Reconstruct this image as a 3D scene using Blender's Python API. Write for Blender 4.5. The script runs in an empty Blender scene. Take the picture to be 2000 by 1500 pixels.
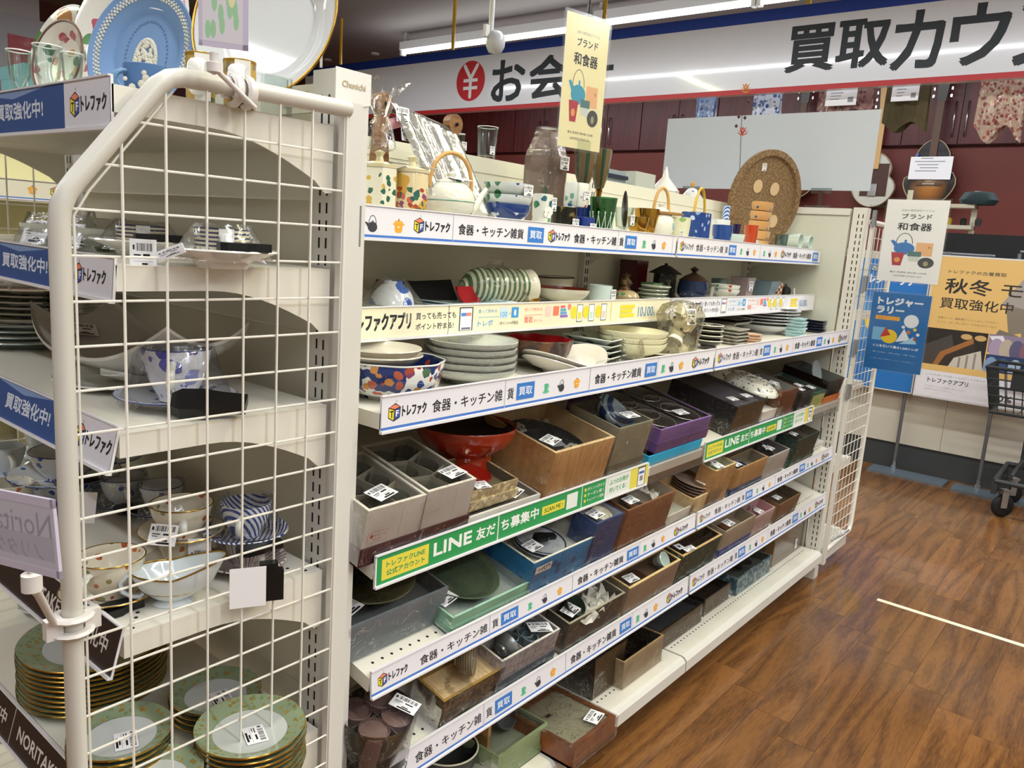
import bpy, bmesh, math, random
from mathutils import Vector, Matrix
rnd = random.Random(7)
S = bpy.context.scene
COL = S.collection
PI = math.pi
R = math.radians

# ---------------------------------------------------------------- camera (calibrated on a 2000x1500 frame)
F0 = 1543.24
CAM = Vector((-0.73286, -0.91532, 1.29722))
AR = Vector((0.63364637, -0.77061632, 0.06813782))
AU = Vector((0.0969698, 0.16649741, 0.98126218))
AF = Vector((0.76752143, 0.61516591, -0.18022699))
cd = bpy.data.cameras.new('camera')
cam = bpy.data.objects.new('camera', cd)
COL.objects.link(cam)
cd.sensor_width = 36
cd.lens = F0 * 36 / 2000
cd.clip_start = .02
cam.matrix_world = Matrix(((AR.x, AU.x, -AF.x, CAM.x), (AR.y, AU.y, -AF.y, CAM.y), (AR.z, AU.z, -AF.z, CAM.z), (0, 0, 0, 1)))
S.camera = cam
S.view_settings.view_transform = 'Standard'
S.view_settings.look = 'None'
S.view_settings.gamma = 1
S.view_settings.use_curve_mapping = False
S.view_settings.exposure = 0.25
S.cycles.transparent_max_bounces = 24
S.cycles.max_bounces = 8
# ---------------------------------------------------------------- world and lamps
W = bpy.data.worlds.new('world')
S.world = W
W.use_nodes = True
W.node_tree.nodes['Background'].inputs[0].default_value = (1, .97, .93, 1)
W.node_tree.nodes['Background'].inputs[1].default_value = .42
LZ = 2.95


def area(name, loc, sx, sy, power, col, rot=(0, 0, 0)):
 d = bpy.data.lights.new(name, 'AREA')
 d.shape = 'RECTANGLE'
 d.size = sx
 d.size_y = sy
 d.energy = power
 d.color = col
 o = bpy.data.objects.new(name, d)
 COL.objects.link(o)
 o.location = loc
 o.rotation_euler = rot
 return o


COOL = (.93, .96, 1)
WARM = (1, .96, .66)
area('lamp_row_near', (-1.9, 0, LZ), .12, 9, 60, COOL)
area('lamp_row_mid', (-.15, -1.0, LZ), .12, 6, 62, COOL)
area('lamp_row_warm', (1.05, -1.15, LZ - .1), .12, 2.2, 40, WARM)
area('front_fill', (1.2, -2.9, LZ), 6, .12, 60, COOL)  # fill light added to brighten the shelf fronts
area('lamp_row_far', (3.1, .8, LZ), .12, 9, 110, COOL)
area('lamp_row_counter', (5.7, 2, LZ + .2), .12, 9, 120, COOL)
for _x in (-1.9, 1.2, 3.4, 5.45):
 area('ceiling_fill', (_x, 1.5, 3.0), .5, 9, 20, COOL, (PI, 0, 0))  # upward lights added to lift the dark ceiling, standing for tube spill
area('lamp_row_side', (0, 3.0, LZ), 6, .12, 50, WARM)


# ---------------------------------------------------------------- pixel -> world
def ray(u, v):
 return AF + AR * ((u - 1000) / F0) - AU * ((v - 750) / F0)


def at(u, v, ax, val):
 d = ray(u, v)
 i = 'XYZ'.index(ax)
 return CAM + d * ((val - CAM[i]) / d[i])


def dep(u, v, d):
 return CAM + ray(u, v) * d


def mpp(p):
 return (Vector(p) - CAM).dot(AF) / F0


class Fr:
 """shelf frame: x along the front edge, y into the shelf, z up; may be tilted forward"""

 def __init__(s, o, tilt=0, yaw=0):
  s.o = Vector(o)
  s.m = Matrix.Rotation(R(yaw), 4, 'Z') @ Matrix.Rotation(R(tilt), 4, 'X')
  s.i = s.m.inverted()

 def w(s, x, y, z):
  return s.o + s.m @ Vector((x, y, z))

 def inter(s, u, v, ax, val):
  c = s.i @ (CAM - s.o)
  d = s.i @ ray(u, v)
  i = 'xyz'.index(ax)
  return c + d * ((val - c[i]) / d[i])

 def put(s, ob, x, y, z, rz=0, rx=0, ry=0):
  m = Matrix.Translation(s.w(x, y, z)) @ s.m @ Matrix.Rotation(rz, 4, 'Z') @ Matrix.Rotation(ry, 4, 'Y') @ Matrix.Rotation(rx, 4, 'X')
  ob.location = m.to_translation()
  ob.rotation_euler = m.to_euler()
  return ob


# ---------------------------------------------------------------- materials
def lin(h, a=1):
 if isinstance(h, (tuple, list)):
  return (*h[:3], a)
 h = h.lstrip('#')
 c = [int(h[i:i + 2], 16) / 255 for i in (0, 2, 4)]
 return tuple(x / 12.92 if x <= .04045 else ((x + .055) / 1.055) ** 2.4 for x in c) + (a,)


MC = {}


def nodes(m):
 t = m.node_tree
 return t, t.nodes, t.links, t.nodes['Principled BSDF']


def mat(key, col='#ffffff', rough=.5, metal=0, coat=0, trans=0, emit=0, noise=None, bump=None, ior=1.45, alpha=1):
 """noise=(hex, scale, lo, hi); bump=(scale, strength)"""
 if key in MC:
  return MC[key]
 m = bpy.data.materials.new(key)
 m.use_nodes = True
 t, N, L, b = nodes(m)
 b.inputs['Base Color'].default_value = lin(col)
 b.inputs['Roughness'].default_value = rough
 b.inputs['Metallic'].default_value = metal
 b.inputs['Coat Weight'].default_value = coat
 b.inputs['Coat Roughness'].default_value = .06
 b.inputs['Transmission Weight'].default_value = trans
 b.inputs['IOR'].default_value = ior
 b.inputs['Alpha'].default_value = alpha
 if emit:
  b.inputs['Emission Color'].default_value = lin(col)
  b.inputs['Emission Strength'].default_value = emit
 tc = None
 if noise or bump:
  tc = N.new('ShaderNodeTexCoord')
 if noise:
  n = N.new('ShaderNodeTexNoise')
  n.inputs['Scale'].default_value = noise[1]
  n.inputs['Detail'].default_value = 4
  L.new(tc.outputs['Object'], n.inputs['Vector'])
  r = N.new('ShaderNodeValToRGB')
  r.color_ramp.elements[0].position = noise[2] if len(noise) > 2 else .4
  r.color_ramp.elements[1].position = noise[3] if len(noise) > 3 else .62
  r.color_ramp.elements[0].color = lin(col)
  r.color_ramp.elements[1].color = lin(noise[0])
  L.new(n.outputs['Fac'], r.inputs['Fac'])
  L.new(r.outputs['Color'], b.inputs['Base Color'])
 if bump:
  n = N.new('ShaderNodeTexNoise')
  n.inputs['Scale'].default_value = bump[0]
  L.new(tc.outputs['Object'], n.inputs['Vector'])
  q = N.new('ShaderNodeBump')
  q.inputs['Strength'].default_value = bump[1]
  q.inputs['Distance'].default_value = .003
  L.new(n.outputs['Fac'], q.inputs['Height'])
  L.new(q.outputs['Normal'], b.inputs['Normal'])
 MC[key] = m
 return m


def wood(key, c1, c2, scale=8, stretch=(1, 12, 12), rough=.45, rand=False, coat=0, ring=2.2):
 if key in MC:
  return MC[key]
 m = mat(key, c1, rough, coat=coat)
 t, N, L, b = nodes(m)
 tc = N.new('ShaderNodeTexCoord')
 mp = N.new('ShaderNodeMapping')
 mp.inputs['Scale'].default_value = stretch
 L.new(tc.outputs['Object'], mp.inputs['Vector'])
 src = mp.outputs['Vector']
 if rand:
  oi = N.new('ShaderNodeObjectInfo')
  ad = N.new('ShaderNodeVectorMath')
  ad.operation = 'ADD'
  mu = N.new('ShaderNodeMath')
  mu.operation = 'MULTIPLY'
  mu.inputs[1].default_value = 40
  L.new(oi.outputs['Random'], mu.inputs[0])
  L.new(src, ad.inputs[0])
  L.new(mu.outputs[0], ad.inputs[1])
  src = ad.outputs[0]
 n = N.new('ShaderNodeTexNoise')
 n.inputs['Scale'].default_value = scale * .12
 n.inputs['Detail'].default_value = 2
 n.inputs['Distortion'].default_value = .4
 L.new(src, n.inputs['Vector'])
 mu = N.new('ShaderNodeMath')
 mu.operation = 'MULTIPLY'
 mu.inputs[1].default_value = ring * 8
 L.new(n.outputs['Fac'], mu.inputs[0])
 fr = N.new('ShaderNodeMath')
 fr.operation = 'PINGPONG'
 fr.inputs[1].default_value = 1
 L.new(mu.outputs[0], fr.inputs[0])
 n2 = N.new('ShaderNodeTexNoise')
 n2.inputs['Scale'].default_value = scale * 4
 n2.inputs['Detail'].default_value = 5
 L.new(src, n2.inputs['Vector'])
 mx = N.new('ShaderNodeMath')
 mx.operation = 'MULTIPLY_ADD'
 mx.inputs[1].default_value = .45
 L.new(fr.outputs[0], mx.inputs[0])
 L.new(n2.outputs['Fac'], mx.inputs[2])
 r = N.new('ShaderNodeValToRGB')
 r.color_ramp.elements[0].position = .38
 r.color_ramp.elements[1].position = .95
 r.color_ramp.elements[0].color = lin(c1)
 r.color_ramp.elements[1].color = lin(c2)
 L.new(mx.outputs[0], r.inputs['Fac'])
 out = r.outputs['Color']
 if rand:
  hs = N.new('ShaderNodeHueSaturation')
  mr = N.new('ShaderNodeMapRange')
  mr.inputs['To Min'].default_value = .88
  mr.inputs['To Max'].default_value = 1.13
  L.new(oi.outputs['Random'], mr.inputs['Value'])
  L.new(mr.outputs[0], hs.inputs['Value'])
  L.new(out, hs.inputs['Color'])
  out = hs.outputs['Color']
 L.new(out, b.inputs['Base Color'])
 return m


def dots(key, base, cols, scale=60, size=.35, rough=.15, band=None, keep=.6, stems=None, metric='EUCLIDEAN', back=None):
 """glazed ware with scattered painted motifs; band=(zlo,zhi) limits them, keep = share of cells painted"""
 if key in MC:
  return MC[key]
 m = mat(key, base, rough, coat=.4)
 t, N, L, b = nodes(m)
 tc = N.new('ShaderNodeTexCoord')
 nz = N.new('ShaderNodeTexNoise')
 nz.inputs['Scale'].default_value = scale * 1.3
 L.new(tc.outputs['Object'], nz.inputs['Vector'])
 vm = N.new('ShaderNodeVectorMath')
 vm.operation = 'MULTIPLY_ADD'
 vm.inputs[1].default_value = (.5 / scale,) * 3
 L.new(nz.outputs['Color'], vm.inputs[0])
 L.new(tc.outputs['Object'], vm.inputs[2])
 v = N.new('ShaderNodeTexVoronoi')
 v.distance = metric
 v.inputs['Scale'].default_value = scale
 L.new(vm.outputs[0], v.inputs['Vector'])
 lt = N.new('ShaderNodeMath')
 lt.operation = 'LESS_THAN'
 lt.inputs[1].default_value = size
 L.new(v.outputs['Distance'], lt.inputs[0])
 sp = N.new('ShaderNodeSeparateColor')
 L.new(v.outputs['Color'], sp.inputs[0])
 kp = N.new('ShaderNodeMath')
 kp.operation = 'LESS_THAN'
 kp.inputs[1].default_value = keep
 L.new(sp.outputs[0], kp.inputs[0])
 f = N.new('ShaderNodeMath')
 f.operation = 'MULTIPLY'
 L.new(lt.outputs[0], f.inputs[0])
 L.new(kp.outputs[0], f.inputs[1])
 fac = f.outputs[0]
 if band:
  sx = N.new('ShaderNodeSeparateXYZ')
  L.new(tc.outputs['Object'], sx.inputs[0])
  for op, val in (('GREATER_THAN', band[0]), ('LESS_THAN', band[1])):
   g = N.new('ShaderNodeMath')
   g.operation = op
   g.inputs[1].default_value = val
   L.new(sx.outputs[2], g.inputs[0])
   h = N.new('ShaderNodeMath')
   h.operation = 'MULTIPLY'
   L.new(fac, h.inputs[0])
   L.new(g.outputs[0], h.inputs[1])
   fac = h.outputs[0]
 cr = N.new('ShaderNodeValToRGB')
 cr.color_ramp.interpolation = 'CONSTANT'
 e = cr.color_ramp.elements
 e[0].color = lin(cols[0])
 e[0].position = 0
 if len(cols) > 1:
  e[1].color = lin(cols[1])
  e[1].position = 1 / len(cols)
  for k in range(2, len(cols)):
   x = e.new(k / len(cols))
   x.color = lin(cols[k])
 else:
  e[1].color = lin(cols[0])
 L.new(sp.outputs[1], cr.inputs['Fac'])
 mx = N.new('ShaderNodeMix')
 mx.data_type = 'RGBA'
 mx.inputs['A'].default_value = lin(base)
 if back:
  k = N.new('ShaderNodeTexNoise')
  k.inputs['Scale'].default_value = back[1]
  L.new(tc.outputs['Object'], k.inputs['Vector'])
  k2 = N.new('ShaderNodeValToRGB')
  k2.color_ramp.interpolation = 'CONSTANT'
  k2.color_ramp.elements[0].color = lin(base)
  k2.color_ramp.elements[1].color = lin(back[0])
  k2.color_ramp.elements[1].position = back[2]
  L.new(k.outputs['Fac'], k2.inputs['Fac'])
  L.new(k2.outputs['Color'], mx.inputs['A'])
 L.new(fac, mx.inputs['Factor'])
 L.new(cr.outputs['Color'], mx.inputs['B'])
 L.new(mx.outputs['Result'], b.inputs['Base Color'])
 return m


def bands(key, c1, c2, scale, axis='Z', width=.5, rough=.2, dist=0, coat=.3, checker=False):
 """hard two-colour stripes (or checker) in object space"""
 if key in MC:
  return MC[key]
 m = mat(key, c1, rough, coat=coat)
 t, N, L, b = nodes(m)
 tc = N.new('ShaderNodeTexCoord')
 if checker:
  w = N.new('ShaderNodeTexChecker')
  w.inputs['Scale'].default_value = scale
  w.inputs['Color1'].default_value = lin(c1)
  w.inputs['Color2'].default_value = lin(c2)
  L.new(tc.outputs['Object'], w.inputs['Vector'])
  L.new(w.outputs['Color'], b.inputs['Base Color'])
  return m
 if axis == 'A':
  sx = N.new('ShaderNodeSeparateXYZ')
  L.new(tc.outputs['Object'], sx.inputs[0])
  a = N.new('ShaderNodeMath')
  a.operation = 'ARCTAN2'
  L.new(sx.outputs[1], a.inputs[0])
  L.new(sx.outputs[0], a.inputs[1])
  mu = N.new('ShaderNodeMath')
  mu.operation = 'MULTIPLY'
  mu.inputs[1].default_value = scale / (2 * PI)
  L.new(a.outputs[0], mu.inputs[0])
  fr = N.new('ShaderNodeMath')
  fr.operation = 'FRACT'
  L.new(mu.outputs[0], fr.inputs[0])
  src = fr.outputs[0]
 else:
  w = N.new('ShaderNodeTexWave')
  w.bands_direction = axis
  w.wave_profile = 'SAW'
  w.inputs['Scale'].default_value = scale
  w.inputs['Distortion'].default_value = dist
  w.inputs['Detail'].default_value = 1
  L.new(tc.outputs['Object'], w.inputs['Vector'])
  src = w.outputs['Fac']
 cr = N.new('ShaderNodeValToRGB')
 cr.color_ramp.interpolation = 'CONSTANT'
 cr.color_ramp.elements[0].color = lin(c1)
 cr.color_ramp.elements[1].color = lin(c2)
 cr.color_ramp.elements[1].position = width
 L.new(src, cr.inputs['Fac'])
 L.new(cr.outputs['Color'], b.inputs['Base Color'])
 return m


def film(key, tint='#ffffff', amount=.10, scale=30, strength=.8, stretch=(1, 1, 1)):
 """thin wrinkled cellophane: see-through with sharp bright creases"""
 if key in MC:
  return MC[key]
 m = bpy.data.materials.new(key)
 m.use_nodes = True
 t = m.node_tree
 N, L = t.nodes, t.links
 N.remove(N['Principled BSDF'])
 out = N['Material Output']
 tc = N.new('ShaderNodeTexCoord')
 mp = N.new('ShaderNodeMapping')
 mp.inputs['Scale'].default_value = stretch
 L.new(tc.outputs['Object'], mp.inputs['Vector'])
 n = N.new('ShaderNodeTexNoise')
 n.inputs['Scale'].default_value = scale
 n.inputs['Detail'].default_value = 3
 n.inputs['Distortion'].default_value = 1.2
 L.new(mp.outputs['Vector'], n.inputs['Vector'])
 bp = N.new('ShaderNodeBump')
 bp.inputs['Strength'].default_value = strength * .5
 bp.inputs['Distance'].default_value = .006
 L.new(n.outputs['Fac'], bp.inputs['Height'])
 tr = N.new('ShaderNodeBsdfTransparent')
 tr.inputs[0].default_value = lin(tint)
 gl = N.new('ShaderNodeBsdfGlossy')
 gl.inputs['Roughness'].default_value = .16
 L.new(bp.outputs['Normal'], gl.inputs['Normal'])
 fz = N.new('ShaderNodeFresnel')
 fz.inputs['IOR'].default_value = 1.3
 cm = N.new('ShaderNodeMath')
 cm.operation = 'SUBTRACT'
 cm.inputs[1].default_value = .5
 L.new(n.outputs['Fac'], cm.inputs[0])
 ca = N.new('ShaderNodeMath')
 ca.operation = 'ABSOLUTE'
 L.new(cm.outputs[0], ca.inputs[0])
 cr = N.new('ShaderNodeMapRange')
 cr.inputs['From Min'].default_value = 0
 cr.inputs['From Max'].default_value = .012
 cr.inputs['To Min'].default_value = .45 if strength > .5 else 0
 cr.inputs['To Max'].default_value = 0
 L.new(ca.outputs[0], cr.inputs['Value'])
 ad = N.new('ShaderNodeMath')
 ad.operation = 'MULTIPLY_ADD'
 ad.inputs[1].default_value = .55
 ad.inputs[2].default_value = amount * .45
 ad.use_clamp = True
 L.new(fz.outputs[0], ad.inputs[0])
 a2 = N.new('ShaderNodeMath')
 a2.operation = 'ADD'
 a2.use_clamp = True
 L.new(ad.outputs[0], a2.inputs[0])
 L.new(cr.outputs[0], a2.inputs[1])
 ad = a2
 mx = N.new('ShaderNodeMixShader')
 L.new(ad.outputs[0], mx.inputs['Fac'])
 L.new(tr.outputs[0], mx.inputs[1])
 L.new(gl.outputs[0], mx.inputs[2])
 L.new(mx.outputs[0], out.inputs['Surface'])
 MC[key] = m
 return m


def glass(key='clear_glass', tint='#f4f8f6', amount=.05):
 return film(key, tint, amount, 3, .0)


WHITE = mat('white_enamel', '#dedcd6', .35, noise=('#d4d1c9', 3, .3, .8))
IVORY = mat('ivory_panel', '#d9d6c4', .55, bump=(90, .05))
DKSLOT = mat('slot_dark', '#15130f', .9)
PAPER = mat('paper', '#f1f0f2', .42)
INK = mat('ink', '#1d1a1c', .6)
FILM = film('cellophane')
GLASS = glass()


# ---------------------------------------------------------------- mesh building
class MB:
 def __init__(s):
  s.v = []
  s.f = []
  s.mi = []

 def add(s, vs, fs, mi=0):
  o = len(s.v)
  s.v += [tuple(v) for v in vs]
  s.f += [tuple(i + o for i in f) for f in fs]
  s.mi += [mi] * len(fs)
  return s

 def box(s, x0, y0, z0, x1, y1, z1, mi=0):
  v = [(x, y, z) for z in (z0, z1) for y in (y0, y1) for x in (x0, x1)]
  return s.add(v, [(0, 2, 3, 1), (4, 5, 7, 6), (0, 1, 5, 4), (2, 6, 7, 3), (0, 4, 6, 2), (1, 3, 7, 5)], mi)

 def lathe(s, prof, seg=32, c=(0, 0, 0), mi=0, sx=1, sy=1, wob=None):
  n = len(prof)
  vs = []
  for i in range(seg):
   a = 2 * PI * i / seg
   for k, (r, z) in enumerate(prof):
    q = r * (1 + (wob(a, k / (n - 1)) if wob else 0))
    vs.append((c[0] + q * sx * math.cos(a), c[1] + q * sy * math.sin(a), c[2] + z))
  fs = []
  for i in range(seg):
   j = (i + 1) % seg
   for k in range(n - 1):
    if prof[k][0] < 1e-6 and prof[k + 1][0] < 1e-6:
     continue
    if prof[k][0] < 1e-6:
     fs.append((i * n, j * n + k + 1, i * n + k + 1))
    elif prof[k + 1][0] < 1e-6:
     fs.append((i * n + k, j * n + k, i * n + k + 1))
    else:
     fs.append((i * n + k, j * n + k, j * n + k + 1, i * n + k + 1))
  return s.add(vs, fs, mi)

 def tube(s, pts, r, seg=8, mi=0, caps=True, closed=False, flat=1):
  pts = [Vector(p) for p in pts]
  n = len(pts)
  rr = r if isinstance(r, (list, tuple)) else [r] * n
  vs = []
  up = None
  for i, p in enumerate(pts):
   if closed:
    d = pts[(i + 1) % n] - pts[i - 1]
   else:
    d = pts[min(i + 1, n - 1)] - pts[max(i - 1, 0)]
   d.normalize()
   if up is None:
    up = Vector((0, 0, 1)) if abs(d.z) < .9 else Vector((0, 1, 0))
   a = d.cross(up).normalized()
   b = a.cross(d).normalized()
   up = b
   for k in range(seg):
    t = 2 * PI * k / seg
    vs.append(p + (a * math.cos(t) * flat + b * math.sin(t)) * rr[i])
  fs = []
  for i in range(n if closed else n - 1):
   j = (i + 1) % n
   for k in range(seg):
    l = (k + 1) % seg
    fs.append((i * seg + k, i * seg + l, j * seg + l, j * seg + k))
  if caps and not closed:
   fs.append(tuple(range(seg))[::-1])
   fs.append(tuple((n - 1) * seg + k for k in range(seg)))
  return s.add(vs, fs, mi)

 def prism(s, poly, z0, z1, mi=0):
  n = len(poly)
  vs = [(x, y, z0) for x, y in poly] + [(x, y, z1) for x, y in poly]
  fs = [tuple(range(n))[::-1], tuple(range(n, 2 * n))] + [(i, (i + 1) % n, n + (i + 1) % n, n + i) for i in range(n)]
  return s.add(vs, fs, mi)

 def xform(s, m, start=0):
  for i in range(start, len(s.v)):
   s.v[i] = tuple(m @ Vector(s.v[i]))
  return s

 def mesh(s, name, mats, smooth=30):
  me = bpy.data.meshes.new(name)
  me.from_pydata(s.v, [], s.f)
  if not isinstance(mats, (list, tuple)):
   mats = [mats]
  for m in mats:
   me.materials.append(m)
  me.polygons.foreach_set('material_index', s.mi)
  if smooth:
   me.polygons.foreach_set('use_smooth', [True] * len(s.f))
   me.set_sharp_from_angle(angle=R(smooth))
  me.update()
  return me

 def build(s, name, mats, parent=None, smooth=30):
  return link(s.mesh(name, mats, smooth), name, parent)


def link(me, name, parent=None):
 o = bpy.data.objects.new(name, me)
 COL.objects.link(o)
 if parent is not None:
  o.parent = parent
 return o


def tag(o, label=None, cat=None, group=None, kind=None):
 if label:
  o['label'] = label
 if cat:
  o['category'] = cat
 if group:
  o['group'] = group
 if kind:
  o['kind'] = kind
 return o


def thing(name, label, cat, group=None, loc=(0, 0, 0)):
 o = bpy.data.objects.new(name, None)
 COL.objects.link(o)
 o.location = loc
 o.empty_display_size = .05
 return tag(o, label, cat, group)


def struct(o):
 o['kind'] = 'structure'
 return o


def copy_tree(o, parent=None):
 c = o.copy()
 COL.objects.link(c)
 c.parent = parent
 for ch in list(o.children):
  copy_tree(ch, c)
 return c


# ---------------------------------------------------------------- flat print: text and icons in strip space (x right, y up)
GC = {}


def glyphs(t):
 if t in GC:
  return GC[t]
 cu = bpy.data.curves.new('lettering', 'FONT')
 cu.body = t
 cu.resolution_u = 2
 ob = bpy.data.objects.new('lettering', cu)
 me = bpy.data.meshes.new_from_object(ob)
 vs = [(v.co.x, v.co.y) for v in me.vertices]
 fs = [tuple(p.vertices) for p in me.polygons]
 bpy.data.objects.remove(ob)
 bpy.data.meshes.remove(me)
 bpy.data.curves.remove(cu)
 x0 = min((v[0] for v in vs), default=0)
 x1 = max((v[0] for v in vs), default=1)
 y0 = min((v[1] for v in vs), default=0)
 y1 = max((v[1] for v in vs), default=1)
 GC[t] = (vs, fs, x0, x1, y0, y1)
 return GC[t]


class Print:
 """collects flat print on one sheet; colours become material slots"""

 def __init__(s):
  s.mb = MB()
  s.mats = []
  s.layer = 0

 def m(s, col, rough=.45):
  k = 'print_' + col
  mm = mat(k, col, rough)
  if mm not in s.mats:
   s.mats.append(mm)
  return s.mats.index(mm)

 def poly(s, pts, col, z=None):
  s.layer += 1
  z = s.layer * 1.2e-5 if z is None else z
  s.mb.add([(x, y, z) for x, y in pts], [tuple(range(len(pts)))], s.m(col))

 def rect(s, x0, y0, x1, y1, col):
  s.poly([(x0, y0), (x1, y0), (x1, y1), (x0, y1)], col)

 def ell(s, x, y, rx, ry, col, n=20, a0=0, a1=2 * PI):
  s.poly([(x + rx * math.cos(a0 + (a1 - a0) * i / n), y + ry * math.sin(a0 + (a1 - a0) * i / n)) for i in range(n if a1 - a0 > 6.2 else n + 1)], col)

 def arc(s, x, y, rx, ry, w, col, a0=0, a1=PI, n=14):
  o = [(x + rx * math.cos(a0 + (a1 - a0) * i / n), y + ry * math.sin(a0 + (a1 - a0) * i / n)) for i in range(n + 1)]
  q = [(x + (rx - w) * math.cos(a0 + (a1 - a0) * i / n), y + (ry - w) * math.sin(a0 + (a1 - a0) * i / n)) for i in range(n + 1)]
  for i in range(n):
   s.poly([o[i], o[i + 1], q[i + 1], q[i]], col, s.layer * 1.2e-5 + 2e-5)

 def text(s, t, x0, y0, x1=None, h=None, col='#1d1a1c', bold=0, y1=None, skew=0, vert=False):
  """fit the glyph box into x0..x1 (or height h)"""
  vs, fs, gx0, gx1, gy0, gy1 = glyphs(t)
  if y1 is not None:
   h = y1 - y0
   ky = h / (gy1 - gy0)
   oy = y0 - gy0 * ky
  else:
   ky = h / .73
   oy = y0
  kx = (x1 - x0) / (gx1 - gx0) if x1 is not None else ky
  mi = s.m(col)
  for dx, dy in (((0, 0), (bold, 0), (0, bold), (bold, bold)) if bold else ((0, 0),)):
   s.layer += 1
   z = s.layer * 1.2e-5
   pts = [(x0 + (a - gx0) * kx + dx + skew * (b * ky), oy + b * ky + dy, z) for a, b in vs]
   s.mb.add(pts, fs, mi)

 # --- recurring motifs, size h
 def cube_logo(s, x, y, h):
  w = h * .9
  p = lambda a, b: (x + a * w, y + b * h)
  K = '#262226'
  s.poly([p(-.04, .2), p(.44, -.04), p(.96, .14), p(1.02, .78), p(.56, 1.04), p(-.03, .8)], K)
  s.poly([p(.02, .24), p(.42, .04), p(.46, .62), p(.03, .76)], '#f2e23c')
  s.poly([p(.48, .04), p(.92, .2), p(.97, .74), p(.52, .62)], '#3f56a8')
  s.poly([p(.06, .81), p(.49, .68), p(.93, .79), p(.56, .97)], '#ee8a6a')
  s.text('T', x + .1 * w, y + .2 * h, x + .38 * w, h=.4 * h, col=K, bold=.03 * h)
  s.text('F', x + .6 * w, y + .24 * h, x + .84 * w, h=.36 * h, col='#f4f4f4', bold=.03 * h)
  s.poly([p(.6, 1.1), p(.66, 1.1), p(.62, 1.22)], K)

 def logo(s, x, y, h, w=None):
  s.cube_logo(x, y, h)
  s.text('トレファク', x + h * 1.02, y + .15 * h, x + h * (3.05 if w is None else w), col='#262226', bold=.045 * h, y1=y + .8 * h)

 def kettle(s, x, y, h, c='#3d3f49'):
  s.arc(x, y + .45 * h, .3 * h, .5 * h, .05 * h, c, 0, PI)
  s.ell(x, y + .28 * h, .36 * h, .3 * h, c)
  s.poly([(x - .3 * h, y + .2 * h), (x - .58 * h, y + .52 * h), (x - .46 * h, y + .56 * h), (x - .22 * h, y + .42 * h)], c)
  s.ell(x, y + .6 * h, .05 * h, .06 * h, c)

 def pot(s, x, y, h, c='#efaa3d'):
  s.poly([(x - .36 * h, y + .62 * h), (x - .32 * h, y + .12 * h), (x - .2 * h, y), (x + .2 * h, y), (x + .32 * h, y + .12 * h), (x + .36 * h, y + .62 * h)], c)
  s.ell(x, y + .66 * h, .4 * h, .14 * h, '#f4b34a')
  s.rect(x - .5 * h, y + .5 * h, x + .5 * h, y + .6 * h, c)
  s.rect(x - .04 * h, y + .76 * h, x + .04 * h, y + .9 * h, '#3a3330')
  s.rect(x - .12 * h, y + .34 * h, x + .12 * h, y + .4 * h, '#f7f2e2')

 def cup(s, x, y, h, c='#54b98a'):
  s.ell(x, y + .1 * h, .44 * h, .13 * h, '#6cc79b')
  s.poly([(x - .28 * h, y + .8 * h), (x - .22 * h, y + .12 * h), (x + .2 * h, y + .12 * h), (x + .26 * h, y + .8 * h)], c)
  s.arc(x + .27 * h, y + .52 * h, .14 * h, .18 * h, .05 * h, c, -PI / 2, PI / 2, 8)

 def kaitori(s, x0, y0, x1, y1, c='#3f7fd0'):
  s.rect(x0, y0, x1, y1, c)
  w = x1 - x0
  s.text('買取', x0 + .13 * w, 0, x0 + .87 * w, y1=None, h=(y1 - y0) * .5, col='#f4f6fb', bold=.0004) if False else s.text('買取', x0 + .13 * w, y0 + (y1 - y0) * .25, x0 + .87 * w, col='#f4f6fb', bold=.0004, y1=y0 + (y1 - y0) * .75)

 def place(s, name, parent, m=None, smooth=0):
  if m is not None:
   s.mb.xform(m)
  return s.mb.build(name, s.mats, parent, smooth=smooth)
# ================================================================ SETTING
CEIL = 3.40
FLOORW = wood('vinyl_wood', '#55361d', '#85592f', 6, (1.0, 8, 8), .3, rand=True, ring=1.6, coat=.35)
o = MB().box(-4, -5, -.06, 9, 9, -.002).build('floor', mat('floor_base', '#6b4522', .35), smooth=0)
struct(o)
floor = o
pl = MB().box(0, 0, -.002, .7488, .0992, 0).mesh('plank', FLOORW, 0)
for j in range(-16, 8):
 for i in range(-1, 7):
  x = -.6 + i * .75 + ((j * 37) % 9) * .083
  if -1.7 < j * .1 + .1 < .75 and x < 4.74 and not (j >= 1 and x < 1.9):
   p = link(pl, 'plank', floor)
   p.location = (x, j * .1, 0)
o = MB().box(-4, -5, CEIL, 9, 9, CEIL + .1).build('ceiling', mat('ceiling_board', '#8f8986', .8), smooth=0)
struct(o)
RED = mat('wall_red', '#6d2f26', .55, noise=('#642a22', .8, .3, .7))
REDD = wood('red_wood_panel', '#45191a', '#5c2524', 5, (8, 8, .6), .4)
o = MB().box(7.35, -5, 0, 7.45, 9, CEIL).build('wall_back', RED, smooth=0)
struct(o)
o = MB().box(-4, 8.6, 0, 9, 8.7, CEIL).build('wall_left', mat('wall_left_red', '#5c2a22', .6), smooth=0)
struct(o)
o = MB().box(-4, -5, 0, 9, -4.9, CEIL).build('wall_right', mat('wall_pale', '#cfc9bb', .7), smooth=0)
struct(o)
o = MB().box(-4.1, -5, 0, -4, 9, CEIL).build('wall_front', mat('wall_pale', '#cfc9bb', .7), smooth=0)
struct(o)
# tape line on the floor
o = MB().box(2.475, -1.35, .0005, 2.5, -.25, .0018).build('floor_tape', mat('tape_cream', '#e7dfc4', .5), smooth=0)
tag(o, 'cream tape line stuck across the wood floor in the aisle', 'tape')

# ---------------------------------------------------------------- shelving helpers
DECKM = mat('deck_enamel', '#e6e2d6', .38, noise=('#d8d3c4', 5, .35, .8))


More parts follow.
